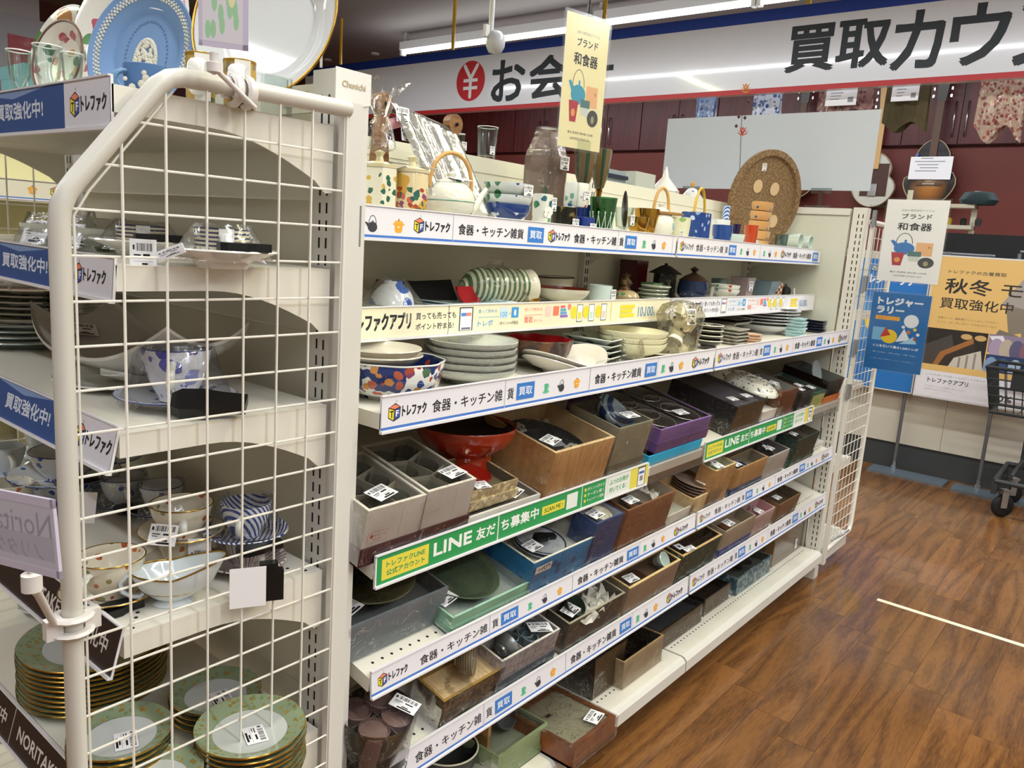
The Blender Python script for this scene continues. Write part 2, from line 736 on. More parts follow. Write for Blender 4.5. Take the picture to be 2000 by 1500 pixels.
def sheet_m(fr, x, z, tilt=0, y=-.004):
 """matrix taking strip space to the frame's local space; tilt leans the sheet back in world terms"""
 return Matrix.Translation((x, y, z)) @ Matrix.Rotation(R(90 - tilt), 4, 'X')


HOLE = mat('hole_dark', '#1b1916', .9)


def deck(unit, fr, x0, x1, depth, name='shelf', th=.026, holes=None, lip=.0):
 mb = MB().box(x0, .0, -th, x1, depth, 0)
 if lip:
  mb.box(x0, -.018, -lip, x1, 0, -.004)
 o = mb.build(name, DECKM, unit, 0)
 o.matrix_local = Matrix.Translation(fr.o - unit.location) @ fr.m
 if holes:
  hb = MB()
  for (hx0, hx1, hy, st) in holes:
   n = int((hx1 - hx0) / st)
   for k in range(n):
    x = hx0 + k * st
    hb.prism([(x + .0028 * math.cos(a * PI / 4), hy + .0028 * math.sin(a * PI / 4)) for a in range(8)], -.001, .0004)
  tag(hb.build('perforation', HOLE, o, 0), kind='stuff')
 return o


def bracket(shelf, x, depth=.18, h=.055, th=.003, back=.30, z=-.026):
 pts = [(back, z), (back - depth, z)]
 for k in range(1, 9):
  t = k / 9
  pts.append((back - depth * (1 - t) - .01 * t, z - h * (1 - math.cos(t * PI / 2)) ** 1.0))
 pts += [(back - .012, z - h - .006), (back, z - h - .004)]
 mb = MB()
 n = len(pts)
 mb.add([(x, a, b) for a, b in pts] + [(x + th, a, b) for a, b in pts],
           [tuple(range(n)), tuple(range(n, 2 * n))[::-1]] + [(i, n + i, n + (i + 1) % n, (i + 1) % n) for i in range(n)])
 return mb.build('bracket', DECKM, shelf, 0)


RAILM = mat('rail_white', '#e8e6ea', .3)
CLEAR = film('clear_pvc', amount=.03, scale=6, strength=.25)


def rail(shelf, fr, x0, x1, zb, zt, tilt, fn, y=-.002, bg='#e9e8f0', line='#4a78c8', cover=True):
 """price rail from x0..x1; zb/zt = world offsets from the deck front edge"""
 h = (zt - zb) / math.cos(R(tilt))
 base = fr.i @ (Matrix.Translation(fr.m @ Vector((x0, 0, 0)) + Vector((0, 0, zb))) if fr.yaw == 0 else Matrix.Translation(fr.m @ Vector((x0, 0, 0)) + Vector((0, 0, zb))))
 wm = Matrix.Rotation(R(fr.yaw), 4, 'Z') @ Matrix.Rotation(R(90 - tilt), 4, 'X')
 off = Matrix.Rotation(R(fr.yaw), 4, 'Z') @ Vector((0, y - (h * math.sin(R(tilt))), 0))
 lm = fr.i @ Matrix.Translation(fr.m @ Vector((x0, 0, 0)) + Vector((0, 0, zb)) + off) @ wm
 L_ = x1 - x0
 mb = MB().box(0, 0, -.004, L_, h, -.0008)
 mb.box(0, -.004, -.004, L_, 0, .003)
 mb.box(0, h, -.004, L_, h + .002, .002)
 o = mb.build('price_rail', RAILM, shelf, 0)
 o.matrix_local = lm
 p = Print()
 p.rect(0, .0005, L_, h - .0005, bg)
 if line:
  p.rect(0, .0015, L_, .006, line)
 fn(p, h)
 q = p.place('label_strip', shelf)
 q.matrix_local = lm
 if cover and False:
  c = MB().box(0, 0, .0022, L_, h, .0026).build('clear_cover', CLEAR, shelf, 0)
  c.matrix_local = lm
 return o


Fr_init = Fr.__init__


def _fi(s, o, tilt=0, yaw=0):
 Fr_init(s, o, tilt, yaw)
 s.yaw = yaw
 s.tilt = tilt


Fr.__init__ = _fi


def pieceA(p, h, x):
 p.logo(x + .015, h * .26, h * .5, 2.95)
 p.text('食器・キッチン雑', x + .112, 0, x + .295, col='#2b2a2e', bold=.0005, y1=None, h=None) if False else None
 p.text('食器・キッチン雑', x + .112, h * .3, x + .295, col='#2b2a2e', bold=.0005, y1=h * .68)
 p.text('貨', x + .31, h * .3, x + .328, col='#2b2a2e', bold=.0005, y1=h * .68)
 p.kaitori(x + .337, h * .22, x + .392, h * .8)
 p.cup(x + .431, h * .3, h * .42)
 p.kettle(x + .483, h * .26, h * .46)
 p.pot(x + .537, h * .3, h * .42)
 p.rect(x + .302, 0, x + .3035, h, '#c9cbd8')
 p.rect(x + .585, 0, x + .5865, h, '#b9bccb')


def pieceB(p, h, x, logo=True):
 p.text('食器・キッチン雑貨', x + .015, h * .3, x + .212, col='#2b2a2e', bold=.0005, y1=h * .68)
 p.kaitori(x + .23, h * .22, x + .285, h * .8)
 p.cup(x + .318, h * .3, h * .42)
 p.kettle(x + .362, h * .26, h * .46)
 p.pot(x + .412, h * .3, h * .42)
 if logo:
  p.logo(x + .475, h * .26, h * .5, 3.4)
 p.rect(x + .29, 0, x + .2912, h, '#c9cbd8')


def kitchen(p, h):
 pieceA(p, h, 0)
 pieceB(p, h, .59)


def kitchen_top(p, h):
 """first bay, top rail: starts behind the end post"""
 p.kettle(.012 + .065 + .02, h * .2, h * .55)
 p.pot(.157, h * .22, h * .5)
 p.logo(.157 + .038, h * .26, h * .5, 3.4)
 p.rect(.296, 0, .2975, h, '#b9bccb')
 p.text('食器・キッチン雑貨', .311, h * .3, .512, col='#2b2a2e', bold=.0005, y1=h * .68)
 p.kaitori(.527, h * .2, .583, h * .8)
 pieceA(p, h, .586)


def app(p, h):
 """app strip; near bay sheet colour includes the yellow of warm light"""
 D = '#2e2b31'
 p.text('トレファクアプリ', .053, h * .24, .196, col=D, bold=.0022, y1=h * .78)
 p.text('買っても売っても', .21, h * .55, .318, col=D, bold=.0004, y1=h * .78)
 p.text('ポイント貯まる!', .21, h * .2, .312, col=D, bold=.0004, y1=h * .42)
 p.rect(.297, 0, .2985, h, '#3a3a3a')
 p.rect(.328, h * .08, .368, h * .92, '#3b3d46')
 p.rect(.331, h * .1, .365, h * .88, '#f4f4f6')
 p.rect(.333, h * .6, .348, h * .72, '#4f8ad8')
 p.rect(.348, h * .6, .363, h * .72, '#ef8a72')
 p.rect(.335, h * .12, .362, h * .2, '#77777f')
 B = '#58a6dc'
 O = '#ee8e78'
 p.text('買って貯める', .384, h * .68, .442, col=B, y1=h * .82)
 p.text('トレポ', .384, h * .2, .43, col=B, bold=.0004, y1=h * .42)
 p.rect(.384, h * .52, .45, h * .535, B)
 p.rect(.452, h * .46, .478, h * .86, '#cfe4f3')
 p.text('100', .454, h * .5, .476, col=B, bold=.0004, y1=h * .7)
 p.text('=', .481, h * .6, .487, col=B, y1=h * .66)
 p.rect(.49, h * .46, .514, h * .86, '#4a9ad8')
 p.text('1', .499, h * .55, .505, col='#ffffff', bold=.0004, y1=h * .75)
 p.text('1ポイント=1円相当', .452, h * .2, .514, col='#4a4a50', y1=h * .34)
 p.text('売って貯める', .535, h * .68, .598, col=O, y1=h * .82)
 p.rect(.535, h * .52, .6, h * .535, O)
 p.text('買取', .535, h * .22, .566, col=O, bold=.0004, y1=h * .46)
 p.text('ポイント', .57, h * .24, .6, col=O, y1=h * .36)
 p.rect(.61, h * .46, .632, h * .84, '#f6cfc6')
 p.rect(.64, h * .46, .662, h * .84, '#ee7f66')
 for k, c in enumerate(('#e86a8a', '#4fb0c8', '#62a4dd', '#8f6fc4')):
  p.rect(.668, h * (.76 - k * .13), .668 + .018 + .004 * k, h * (.86 - k * .13), c)
 p.ell(.703, h * .8, .007, .007, O)
 for i, x in enumerate((.735, .785, .84)):
  p.ell(x - .012, h * .55, .013, .015, '#f1d93b')
  p.rect(x, h * .14, x + .024, h * .88, '#54565e')
  p.rect(x + .0015, h * .17, x + .0225, h * .85, '#f3f4f2')
  p.rect(x + .005, h * .25, x + .018, h * .55, ('#efd640', '#bfe0d0', '#f0c8bc')[i])
 p.rect(.885, h * .1, .8865, h * .9, '#f0c83c')
 for k in range(3):
  p.rect(.93, h * (.62 - .2 * k), 1.0 - .012 * (k % 2), h * (.78 - .2 * k), '#f2d73b')
 p.text('10', 1.02, h * .2, 1.045, col='#4f8ac8', y1=h * .68)
 p.text('100', 1.058, h * .2, 1.1, col='#4f8ac8', y1=h * .68)
 p.text('%', 1.047, h * .2, 1.056, col='#4f8ac8', y1=h * .4)
 p.text('%', 1.102, h * .2, 1.111, col='#4f8ac8', y1=h * .4)


GR = '#2f9a57'
YL = '#e9d94c'


def line_green(x0, end):
 def fn(p, h):
  p.rect(x0 + .003, .001, end, h - .001, GR)
  x = x0
  p.rect(x + .014, h * .13, x + .122, h * .84, YL)
  p.text('トレファクLINE', x + .024, h * .52, x + .112, col=GR, bold=.0006, y1=h * .72)
  p.text('公式アカウント', x + .024, h * .24, x + .112, col=GR, bold=.0006, y1=h * .44)
  p.text('LINE', x + .134, h * .3, x + .232, col='#f2f6f2', bold=.0022, y1=h * .74)
  p.text('友だ', x + .246, h * .3, x + .30, col='#f2f6f2', bold=.0012, y1=h * .74)
  p.rect(x + .308, 0, x + .311, h, '#e9efe9')
  p.text('ち募集中', x + .318, h * .3, x + .437, col='#f2f6f2', bold=.0012, y1=h * .74)
  p.rect(x + .45, h * .32, x + .53, h * .68, YL)
  p.text('SCAN ME !', x + .458, h * .4, x + .522, col='#3d7a2c', bold=.0006, y1=h * .58)
  p.rect(x + .537, h * .18, x + .578, h * .84, '#e7ece8')
  p.rect(x + .593, 0, x + .596, h, '#cfe3d6')
  for k, t in enumerate(('ポイント貯まる', 'クーポン届く', 'キャンペーン情報')):
   p.ell(x + .608, h * (.76 - .25 * k), .004, .004, YL)
   p.text(t, x + .616, h * (.68 - .25 * k), x + .685, col='#f2f6f2', y1=h * (.84 - .25 * k))
  p.rect(x + .7, .001, x + .80, h - .001, '#e6ece6')
  p.text('ふつのお得が', x + .708, h * .56, x + .79, col=GR, bold=.0006, y1=h * .8)
  p.text('付いてくる!', x + .708, h * .2, x + .78, col=GR, bold=.0006, y1=h * .44)
  p.rect(x + .80, .001, x + .885, h - .001, '#e4d75a')
  p.rect(x + .835, 0, x + .872, h * .95, '#3a3c44')
  p.rect(x + .838, .002, x + .869, h * .88, '#eceef2')
  p.rect(x + .841, h * .6, x + .866, h * .72, '#3f63b8')
  p.rect(x + .846, h * .25, x + .861, h * .5, '#8a8a90')
  p.rect(x + .885, 0, x + .888, h, '#f0f0f0')
 return fn


# ---------------------------------------------------------------- the long double gondola: two bays
TI = 13
BX = [(.085, 1.280), (1.288, 2.476)]
LEV = {  # name: (Y front, deck z, rail bottom, rail top, tilt deg, rail tilt)
 'T': (.15, 1.322, 1.282, 1.336, 0, 0),
 'A': (.15, 1.148, 1.106, 1.162, 0, 0),
 'B': (0, 1.013, .984, 1.040, 0, 0),
 'C': (0, .758, .722, .774, TI, 0),
 'D': (0, .556, .524, .569, TI, 4),
 'E': (0, .366, .326, .378, TI, 4),
 'G': (-.005, .130, .09, .13, 0, 0)}
FRM = {k: Fr((0, v[0], v[1]), v[4]) for k, v in LEV.items()}
bays = []
for bi, (x0, x1) in enumerate(BX):
 u = thing('shelving_unit', ['near bay of the long white shelving unit, full of tableware and open boxes', 'far bay of the long white shelving unit, ending at the wire side panel'][bi], 'shelves', 'bays of the long white shelving unit', (x0, 0, 0))
 bays.append(u)
 w = x1 - x0
 o = MB().box(0, .45, .08, w, .47, 1.492).box(0, .448, 1.455, w, .45, 1.492).build('back_panel', IVORY, u, 0)
 MB().box(0, .471, 1.33, w, .82, 1.36).build('rear_shelf', DECKM, u, 0)
 for px in (0, w - .03) if bi == 0 else (w - .03,):
  mb = MB().box(px, .43, 0, px + .03, .449, 1.5)
  for k in range(58):
   for q in (.008, .019):
    mb.box(px + q, .4290, .06 + k * .025, px + q + .003, .4305, .075 + k * .025, 1)
  mb.build('slotted_upright', [WHITE, DKSLOT], u, 0)
 for k, (y, z, zb, zt, ti, rt) in LEV.items():
  fr = FRM[k]
  if k == 'G':
   sh = deck(u, fr, x0, x1, .455, 'base_deck', .035, holes=[(x0 + .02, x1 - .02, .045, .02), (x0 + .02, x1 - .02, .07, .02)], lip=.0)
   mb = MB()
   pr = [(0, 0), (-.010, -.003), (-.017, -.012), (-.018, -.044), (-.012, -.05), (0, -.05)]
   n = len(pr)
   mb.add([(x0, a, b) for a, b in pr] + [(x1, a, b) for a, b in pr], [tuple(range(n)), tuple(range(n, 2 * n))[::-1]] + [(i, (i + 1) % n, n + (i + 1) % n, n + i) for i in range(n)])
   mb.build('bumper_strip', WHITE, sh, 0)
   kb = MB().box(x0, .06, 0, x1, .08, .09).build('kick_plate', mat('kick_grey', '#8f8c88', .6), u, 0)
   kb.location = (-u.location.x, 0, 0)
   continue
  hl = [(x0 + .03, x1 - .03, .03, .022)] if k in 'DE' else None
  d = .45 - y if not ti else .43
  sh = deck(u, fr, x0, x1, d, 'shelf', holes=hl)
  for bxx in (x0, x1 - .004):
   bracket(sh, bxx, min(.2, d), .055, back=d)
  if bi == 0:
   fn = {'T': kitchen_top, 'A': app, 'B': kitchen, 'D': kitchen, 'E': kitchen}.get(k)
   bg, ln = '#e9e8f0', '#4a78c8'
   a0 = x0
   if k == 'A':
    bg, ln = '#efe8c9', None  # warm lamp's yellow tint put into the sheet colour
   if k == 'C':
    fn, ln, bg = line_green(0, .69), None, '#e8eae8'
  else:
   a0 = x0
   bg, ln = '#e9e8f0', '#4a78c8'
   fn = kitchen
   if k == 'A':
    fn, bg, ln = app, '#ecebf2', None
   if k == 'T':
    fn = lambda p, h: (pieceA(p, h, 0), p.cup(.62, h * .3, h * .4), p.kettle(.67, h * .26, h * .45), p.pot(.725, h * .3, h * .42), p.logo(.775, h * .26, h * .5, 3.4), p.text('食器・キッチン雑貨', .89, h * .3, 1.08, col='#2b2a2e', bold=.0005, y1=h * .68), p.kaitori(1.1, h * .2, 1.16, h * .8))
   if k == 'C':
    fn, ln, bg = line_green(0, .69), None, '#e8eae8'
  rail(sh, fr, a0, ({'C': .968}.get(k, x1 - .004) if bi == 0 else {'C': 2.172}.get(k, x1)), zb - z, zt - z, rt, fn, bg=bg, line=ln)
  if bi == 0 and k == 'A':
   pass
for bi, (xa, xb) in enumerate(((.972, 1.277), (2.175, 2.47))):
 o = MB().box(0, 0, 0, xb - xa, .0006, .05).box(0, -.004, -.002, xb - xa, .003, 0).build('clear_rail', film('clear_pvc', amount=.03, scale=6, strength=.15), bays[bi], 0)
 o.location = (xa - BX[bi][0], -.0075, .7232)

# ---------------------------------------------------------------- near end cap (faces the camera's left)
ecx, ecy = -.31, .92


def endframe(z):
 return Fr((ecx, ecy, z), 0, -90)


EL = {'a': (1.436, 1.391, 1.444, 0), 'b': (1.236, 1.196, 1.244, 4), 'c': (1.035, .99, 1.044, 12), 'd': (.772, .724, .784, 15), 'e': (.498, .445, .505, 15)}
EF = {k: endframe(v[0]) for k, v in EL.items()}
ec = thing('end_cap_shelving', 'white end cap shelving with blue price rails behind the wire grid', 'shelves', 'end cap units of the shelving', (0, .47, 0))


def post(parent, x, y, z1, dx, sl='x-', logo=False, h=1.5):
 mb = MB().box(x, y, 0, x + dx, y + .05, z1)
 for k in range(56):
  for q in (.010, .026):
   if sl == 'x-':
    mb.box(x - .0004, y + q, .09 + k * .025, x + .001, y + q + .0035, .105 + k * .025, 1)
   else:
    mb.box(x - .0004, y + q - .004, .09 + k * .025, x + .001, y + q + .0035, .105 + k * .025, 1)
 return mb.build('slotted_post', [WHITE, DKSLOT], parent, 0)


for (y) in (.026, .89):
 o = post(ec, 0, y, 1.515, .062)
 o.location = -ec.location
# cap plate with the maker's name
mb = MB().add([(0.0, .0245, 1.517), (.064, .0245, 1.517), (.064, .0245, 1.474), (.032, .0245, 1.466), (0, .0245, 1.474), (0, .026, 1.517), (.064, .026, 1.517), (.064, .026, 1.474), (.032, .026, 1.466), (0, .026, 1.474)],
              [(0, 4, 3, 2, 1), (0, 1, 6, 5), (1, 2, 7, 6), (2, 3, 8, 7), (3, 4, 9, 8), (4, 0, 5, 9)])
o = mb.build('post_cap', mat('cap_white', '#e6e4df', .35), ec, 0)
o.location = -ec.location
p = Print()
p.text('Chunichi', 0, 0, .042, col='#b3a077', bold=.0003, y1=.0085)
o = p.place('maker_name', ec)
o.location = Vector((.011, .0238, 1.492)) - ec.location
o.rotation_euler = (PI / 2, 0, 0)
for nm, (ya, yb) in {'back_panel': (.072, .89)}.items():
 o = MB().box(.02, ya, .1, .03, yb, 1.5).box(.012, ya, 1.46, .02, yb, 1.5).build(nm, mat('ribbed_panel', '#d8d4c2', .6), ec, 0)
 o.location = -ec.location
 for k in range(28):
  r = MB().box(.0185, ya, .1325 + k * .05, .02, yb, .1335 + k * .05).build('panel_seam', mat('seam', '#c9c4b0', .7), ec, 0) if k % 4 == 0 else None
  if r:
   r.location = -ec.location
p = Print()
p.rect(0, 0, .062, .022, '#a3a3a2')
p.ell(.008, .011, .0045, .006, '#cdb86a')
p.text('Chunichi', .016, .006, .057, col='#cdb86a', y1=.017)
o = p.place('maker_label', ec)
o.matrix_local = Matrix.Translation(Vector((.0115, .165, 1.468)) - ec.location) @ Matrix.Rotation(-PI / 2, 4, 'Z') @ Matrix.Rotation(PI / 2, 4, 'X')

NAVY = '#31508f'


def blue_strip(p, h):
 p.rect(0, 0, .78, h, NAVY)
 p.poly([(.1, h), (.3, .55 * h), (.45, h)], '#6d87bb')
 p.poly([(.5, h), (.62, .8 * h), (.73, h)], '#8199c6')
 p.text('買取強化中!', .62 - .06, h * .3, .715, col='#d5dcea', bold=.0012, y1=h * .7)
 p.text('買取強化中!', .22, h * .3, .38, col='#d5dcea', bold=.0012, y1=h * .7)
 p.rect(.792 - .012, 0, .9, h, '#e2e0ea')
 p.logo(.797, h * .24, h * .52, 3.4)


BRN = '#2e211e'


def brown_strip(p, h):
 p.rect(0, 0, .9, h, BRN)
 p.text('食器', .30, h * .32, .36, col='#d9d4d0', bold=.001, y1=h * .68)
 p.text('NORITAKE', .60, h * .3, .73, col='#d9d4d0', bold=.001, y1=h * .64)
 p.text('買取強化中', .755, h * .3, .875, col='#d9d4d0', bold=.001, y1=h * .68)
 p.rect(.74, 0, .742, h, '#6b625e')
 p.rect(.28, 0, .282, h, '#6b625e')
 p.text('買取強化中', .10, h * .3, .26, col='#d9d4d0', bold=.001, y1=h * .68)


def brown_low(p, h):
 p.rect(0, 0, .9, h, BRN)
 p.text('NORITAKE', .55, h * .3, .70, col='#d9d4d0', bold=.001, y1=h * .64)
 p.text('買取強化中', .36, h * .3, .50, col='#d9d4d0', bold=.001, y1=h * .68)
 p.rect(.525, 0, .528, h, '#a9a29e')


for k, (z, zb, zt, rt) in EL.items():
 fr = EF[k]
 d = .305
 sh = MB().box(.0, 0, -.03, .9, d, 0).build('shelf', DECKM, ec, 0)
 sh.matrix_local = Matrix.Translation(fr.o - ec.location) @ fr.m
 hb = MB()
 for yy in (.018, .285):
  for q in range(4):
   x = .885 - q * .012
   hb.prism([(x + .0028 * math.cos(a * PI / 4), yy + q * .008 * (1 if yy < .1 else -1) + .0028 * math.sin(a * PI / 4)) for a in range(8)], -.001, .0004)
 if k in 'de':
  tag(hb.build('perforation', HOLE, sh, 0), kind='stuff')
 for bxx in (.0, .897):
  bracket(sh, bxx, .19, .058, back=d, z=-.03)
 fn = {'a': blue_strip, 'b': blue_strip, 'c': blue_strip, 'd': brown_strip, 'e': brown_low}[k]
 rail(sh, fr, .0, .9, zb - z, zt - z, rt, fn, bg='#2e211e' if k in 'de' else '#e2e0ea', line=None)
o = MB().box(0, 0, 0, .9, .38, .09).build('base_deck', DECKM, ec, 0)
o.matrix_local = Matrix.Translation(Vector((-.38, .92, 0.02)) - ec.location) @ Matrix.Rotation(-PI / 2, 4, 'Z')

# ---------------------------------------------------------------- wire side panels
WIRE = mat('wire_white', '#e8e4da', .35)
PIPE = mat('pipe_ivory', '#cdc9bf', .3)


def side_panel(label, mirror=False, seen=True, wires=33):
 t = thing('wire_side_panel', label, 'wire panel')
 pts = [(.004, 0, 1.4585), (-.235, 0, 1.455)]
 c1 = [(-.255, 0, 1.452), (-.268, 0, 1.444)]
 pts = [(.004, 0, 1.4585), (-.20, 0, 1.4555), (-.238, 0, 1.4545), (-.254, 0, 1.450), (-.268, 0, 1.440), (-.278, 0, 1.428), (-.358, 0, 1.328), (-.368, 0, 1.314), (-.375, 0, 1.298), (-.377, 0, 1.28), (-.3775, 0, .12), (-.36, 0, .10), (.004, 0, .10)]
 MB().tube(pts, .0112, 14).build('pipe_frame', PIPE, t, 60)
 MB().box(-.004, -.002, .05, .028, .010, 1.468).box(.004, .010, .05, .010, .026, 1.46).build('flat_bar', WHITE, t, 0)

 def pipe_x(z):
  if z > 1.45:
   return -.24
  if z > 1.30:
   return -.262 - (1.445 - z) * .78
  return -.3775
 for k in range(1, 27):
  z = 1.447 - .05 * k
  x = pipe_x(z) + .009
  MB().tube([(x, 0, z), (.008, 0, z)], .00165, 6).build('wire', WIRE, t, 60)
 for k in range(7):
  x = -.0507 * k - (.007 if k else 0)
  if x < -.26:
   zt = 1.445 - (-.262 - x) / .78 - .004
  else:
   zt = 1.452
  MB().tube([(x, -.003, .105), (x, -.003, zt)], .0018, 6).build('wire', WIRE, t, 60)
 MB().tube([(-.25, 0, 1.437), (-.345, 0, 1.318), (-.362, 0, 1.29), (-.3625, 0, .13)], .0015, 6).build('wire', WIRE, t, 60)
 MB().box(.012, .02, 1.27, .05, .026, 1.33).build('clip', mat('chrome', '#c9ccd2', .15, metal=1), t, 0)
 return t


sp = side_panel('wire grid panel with bent ivory pipe closing the near end cap')
sp2 = copy_tree(sp)
sp2['label'] = 'wire grid panel on the far side of the near end cap, left picture edge'
sp2.location = (0, .945, 0)
# far end: plain end panel, slotted post and its own wire panel
fe = thing('end_cap_shelving', 'end cap at the far end, its cream back panel facing the near bays', 'shelves', 'end cap units of the shelving', (2.49, .47, 0))
mb = MB().box(.0, -.41, .1, .02, .45, 1.5)
o = mb.build('back_panel', mat('grey_panel', '#cfd0c4', .5), fe, 0)
mb = MB().box(-.008, -.41, 1.475, 0, .45, 1.5).build('panel_trim', WHITE, fe, 0)
for y in (-.47, .41):
 o = post(fe, -.004, y, 1.505, .05, 'x-')
 ft = MB().lathe([(0, 0), (.022, 0), (.022, .008), (.006, .012), (.006, .05), (0, .05)], 16).build('foot', mat('foot_grey', '#bcbcc0', .4, metal=.6), fe, 30)
 ft.location = (.02, y + .03, 0)
fsh = []
for z in (.13, .46, .80, 1.1, 1.35):
 o = MB().box(.02, -.45, z - .03, .36, .45, z).build('shelf', DECKM, fe, 0)
 fsh.append(z)
MB().box(.03, -.47, .05, .40, -.44, .11).build('base_rail', WHITE, fe, 0)
sp3 = thing('wire_side_panel', 'tall wire side panel at the far right end of the shelving', 'wire panel', None, (2.545, -.002, 0))
MB().box(0, -.012, .05, .03, .0, 1.46).build('flat_bar', WHITE, sp3, 0)
MB().tube([(.0, 0, 1.455), (.27, 0, 1.455), (.30, 0, 1.445), (.37, 0, 1.33), (.378, 0, 1.30), (.378, 0, .14), (.36, 0, .11), (.02, 0, .10)], .0095, 10).build('pipe_frame', WIRE, sp3, 60)
for k in range(1, 27):
 z = 1.447 - .05 * k
 xr = .37 if z < 1.33 else .30 + (1.445 - z) * .6
 MB().tube([(.01, 0, z), (xr, 0, z)], .0016, 6).build('wire', WIRE, sp3, 60)
for k in range(1, 8):
 MB().tube([(.05 * k, .003, .11), (.05 * k, .003, 1.44 if k < 6 else 1.34)], .0016, 6).build('wire', WIRE, sp3, 60)
for z in (1.47, 1.22, .97, .79):
 MB().box(-.012, -.02, z - .03, .004, -.006, z + .03).build('clip', mat('clip_grey', '#9fa3a8', .3, metal=.7), sp3, 0)
MB().tube([(.10, -.004, .13), (.16, -.03, .15), (.24, -.03, .15)], .004, 8).build('latch', mat('clip_grey', '#9fa3a8', .3, metal=.7), sp3, 60)
# ================================================================ BEHIND: counter, fascia, posters, wall
def facing(p, name, parent, x, y, z, back=False):
 """print sheet on a plane that faces -X (the viewer); strip x runs towards -Y"""
 o = p.place(name, parent)
 o.matrix_local = Matrix.Translation(Vector((x, y, z)) - (parent.location if parent else Vector())) @ Matrix.Rotation(-PI / 2, 4, 'Z') @ Matrix.Rotation(PI / 2, 4, 'X')
 return o


# upper cabinets on the back wall
cab = thing('wall_cabinet', 'row of dark red wall cabinets with long chrome handles behind the counter', 'cabinet', None, (7.35, 1, 2.375))
MB().box(-.04, -5.5, 0, 0, 7.5, .8).build('carcass', REDD, cab, 0)
CHR = mat('chrome', '#c9ccd2', .15, metal=1)
for k in range(11):
 y = -2.6 + k * .92
 MB().box(-.058, y + .006, .008, -.04, y + .454, .78).build('door', REDD, cab, 0)
 MB().box(-.058, y + .462, .008, -.04, y + .914, .78).build('door', REDD, cab, 0)
 for s in (-.05, .05):
  MB().tube([(-.06, y + .458 + s, .07), (-.085, y + .458 + s, .08), (-.085, y + .458 + s, .36), (-.06, y + .458 + s, .37)], .006, 6).build('handle', CHR, cab, 60)

# counter
cn = thing('service_counter', 'long cream service counter with a dark grey plinth at the back of the shop', 'counter', None, (4.74, 1.5, 0))
CRM = mat('counter_cream', '#cfc8ba', .55, noise=('#c4bcae', 1.3, .35, .75))
for k in range(9):
 y = -4.2 + k * .9
 MB().box(0, y + .001, .17, .03, y + .899, .98).build('front_panel', CRM, cn, 0)
MB().box(.012, -4.2, 0, .04, 3.9, .17).build('plinth', mat('plinth_grey', '#3c3e40', .6), cn, 0)
MB().box(-.02, -4.2, .98, .7, 3.9, 1.01).build('worktop', mat('worktop_dark', '#5f5a55', .4), cn, 0)
MB().box(.6, -4.2, .0, .62, 3.9, .98).build('inner_panel', CRM, cn, 0)

# hanging fascia sign
fs = thing('fascia_sign', 'long white hanging sign with blue and red bands over the counter', 'sign', None, (4.72, 2.2, 2.43))
MB().box(0, -5.2, -.034, .06, 4.4, .51).build('board', mat('sign_white', '#eceef4', .18, coat=.5), fs, 0)
p = Print()
Y0 = 6.6


def bx_(y):
 return Y0 - y


p.rect(0, .433, 9.6, .51, '#1d3f9e')
p.rect(0, -.034, 9.6, .0, '#c03034')
DKT = '#272d31'
p.ell(bx_(4.17), .228, .172, .172, '#c8282c', 36)
# yen mark drawn as strokes
cx, cyy = bx_(4.17), .228
for a, b, c_, d in ((-.075, .13, 0, .02), (.075, .13, 0, .02), (0, .03, 0, -.135)):
 dx, dy = c_ - a, d - b
 l = math.hypot(dx, dy)
 nx, ny = -dy / l * .017, dx / l * .017
 p.poly([(cx + a + nx, cyy + b + ny), (cx + a - nx, cyy + b - ny), (cx + c_ - nx, cyy + d - ny), (cx + c_ + nx, cyy + d + ny)], '#f0f2f4')
 p.ell(cx + a, cyy + b, .017, .017, '#f0f2f4', 10)
 p.ell(cx + c_, cyy + d, .017, .017, '#f0f2f4', 10)
for zz in (.005, -.06):
 p.rect(cx - .085, cyy + zz - .014, cx + .085, cyy + zz + .014, '#f0f2f4')
for ch, ya, yb in (('お', 3.92, 3.56), ('会', 3.50, 3.10), ('計', 3.05, 2.68), ('買', 1.30, .99), ('取', .97, .66), ('カ', .63, .36), ('ウ', .31, .02), ('ン', -.03, -.30), ('タ', -.36, -.62), ('ー', -.7, -.98)):
 p.text(ch, bx_(ya), .085 if ch in '買取' else .03 + .02 * (ch in 'カウ'), bx_(yb), col=DKT, bold=.016, y1=.365 if ch in '買取' else .36 + .02 * (ch in 'カウ'))
o = facing(p, 'sign_face', fs, 4.7195, Y0, 2.43)
YEL = mat('yellow_pipe', '#d9ae22', .35)
for y in (6.05, 4.44, 2.81, 1.2, -.4):
 MB().tube([(.03, y - 2.2, .50), (.03, y - 2.2, CEIL - 2.43)], .016, 8).build('hanger_pipe', YEL, fs, 60)

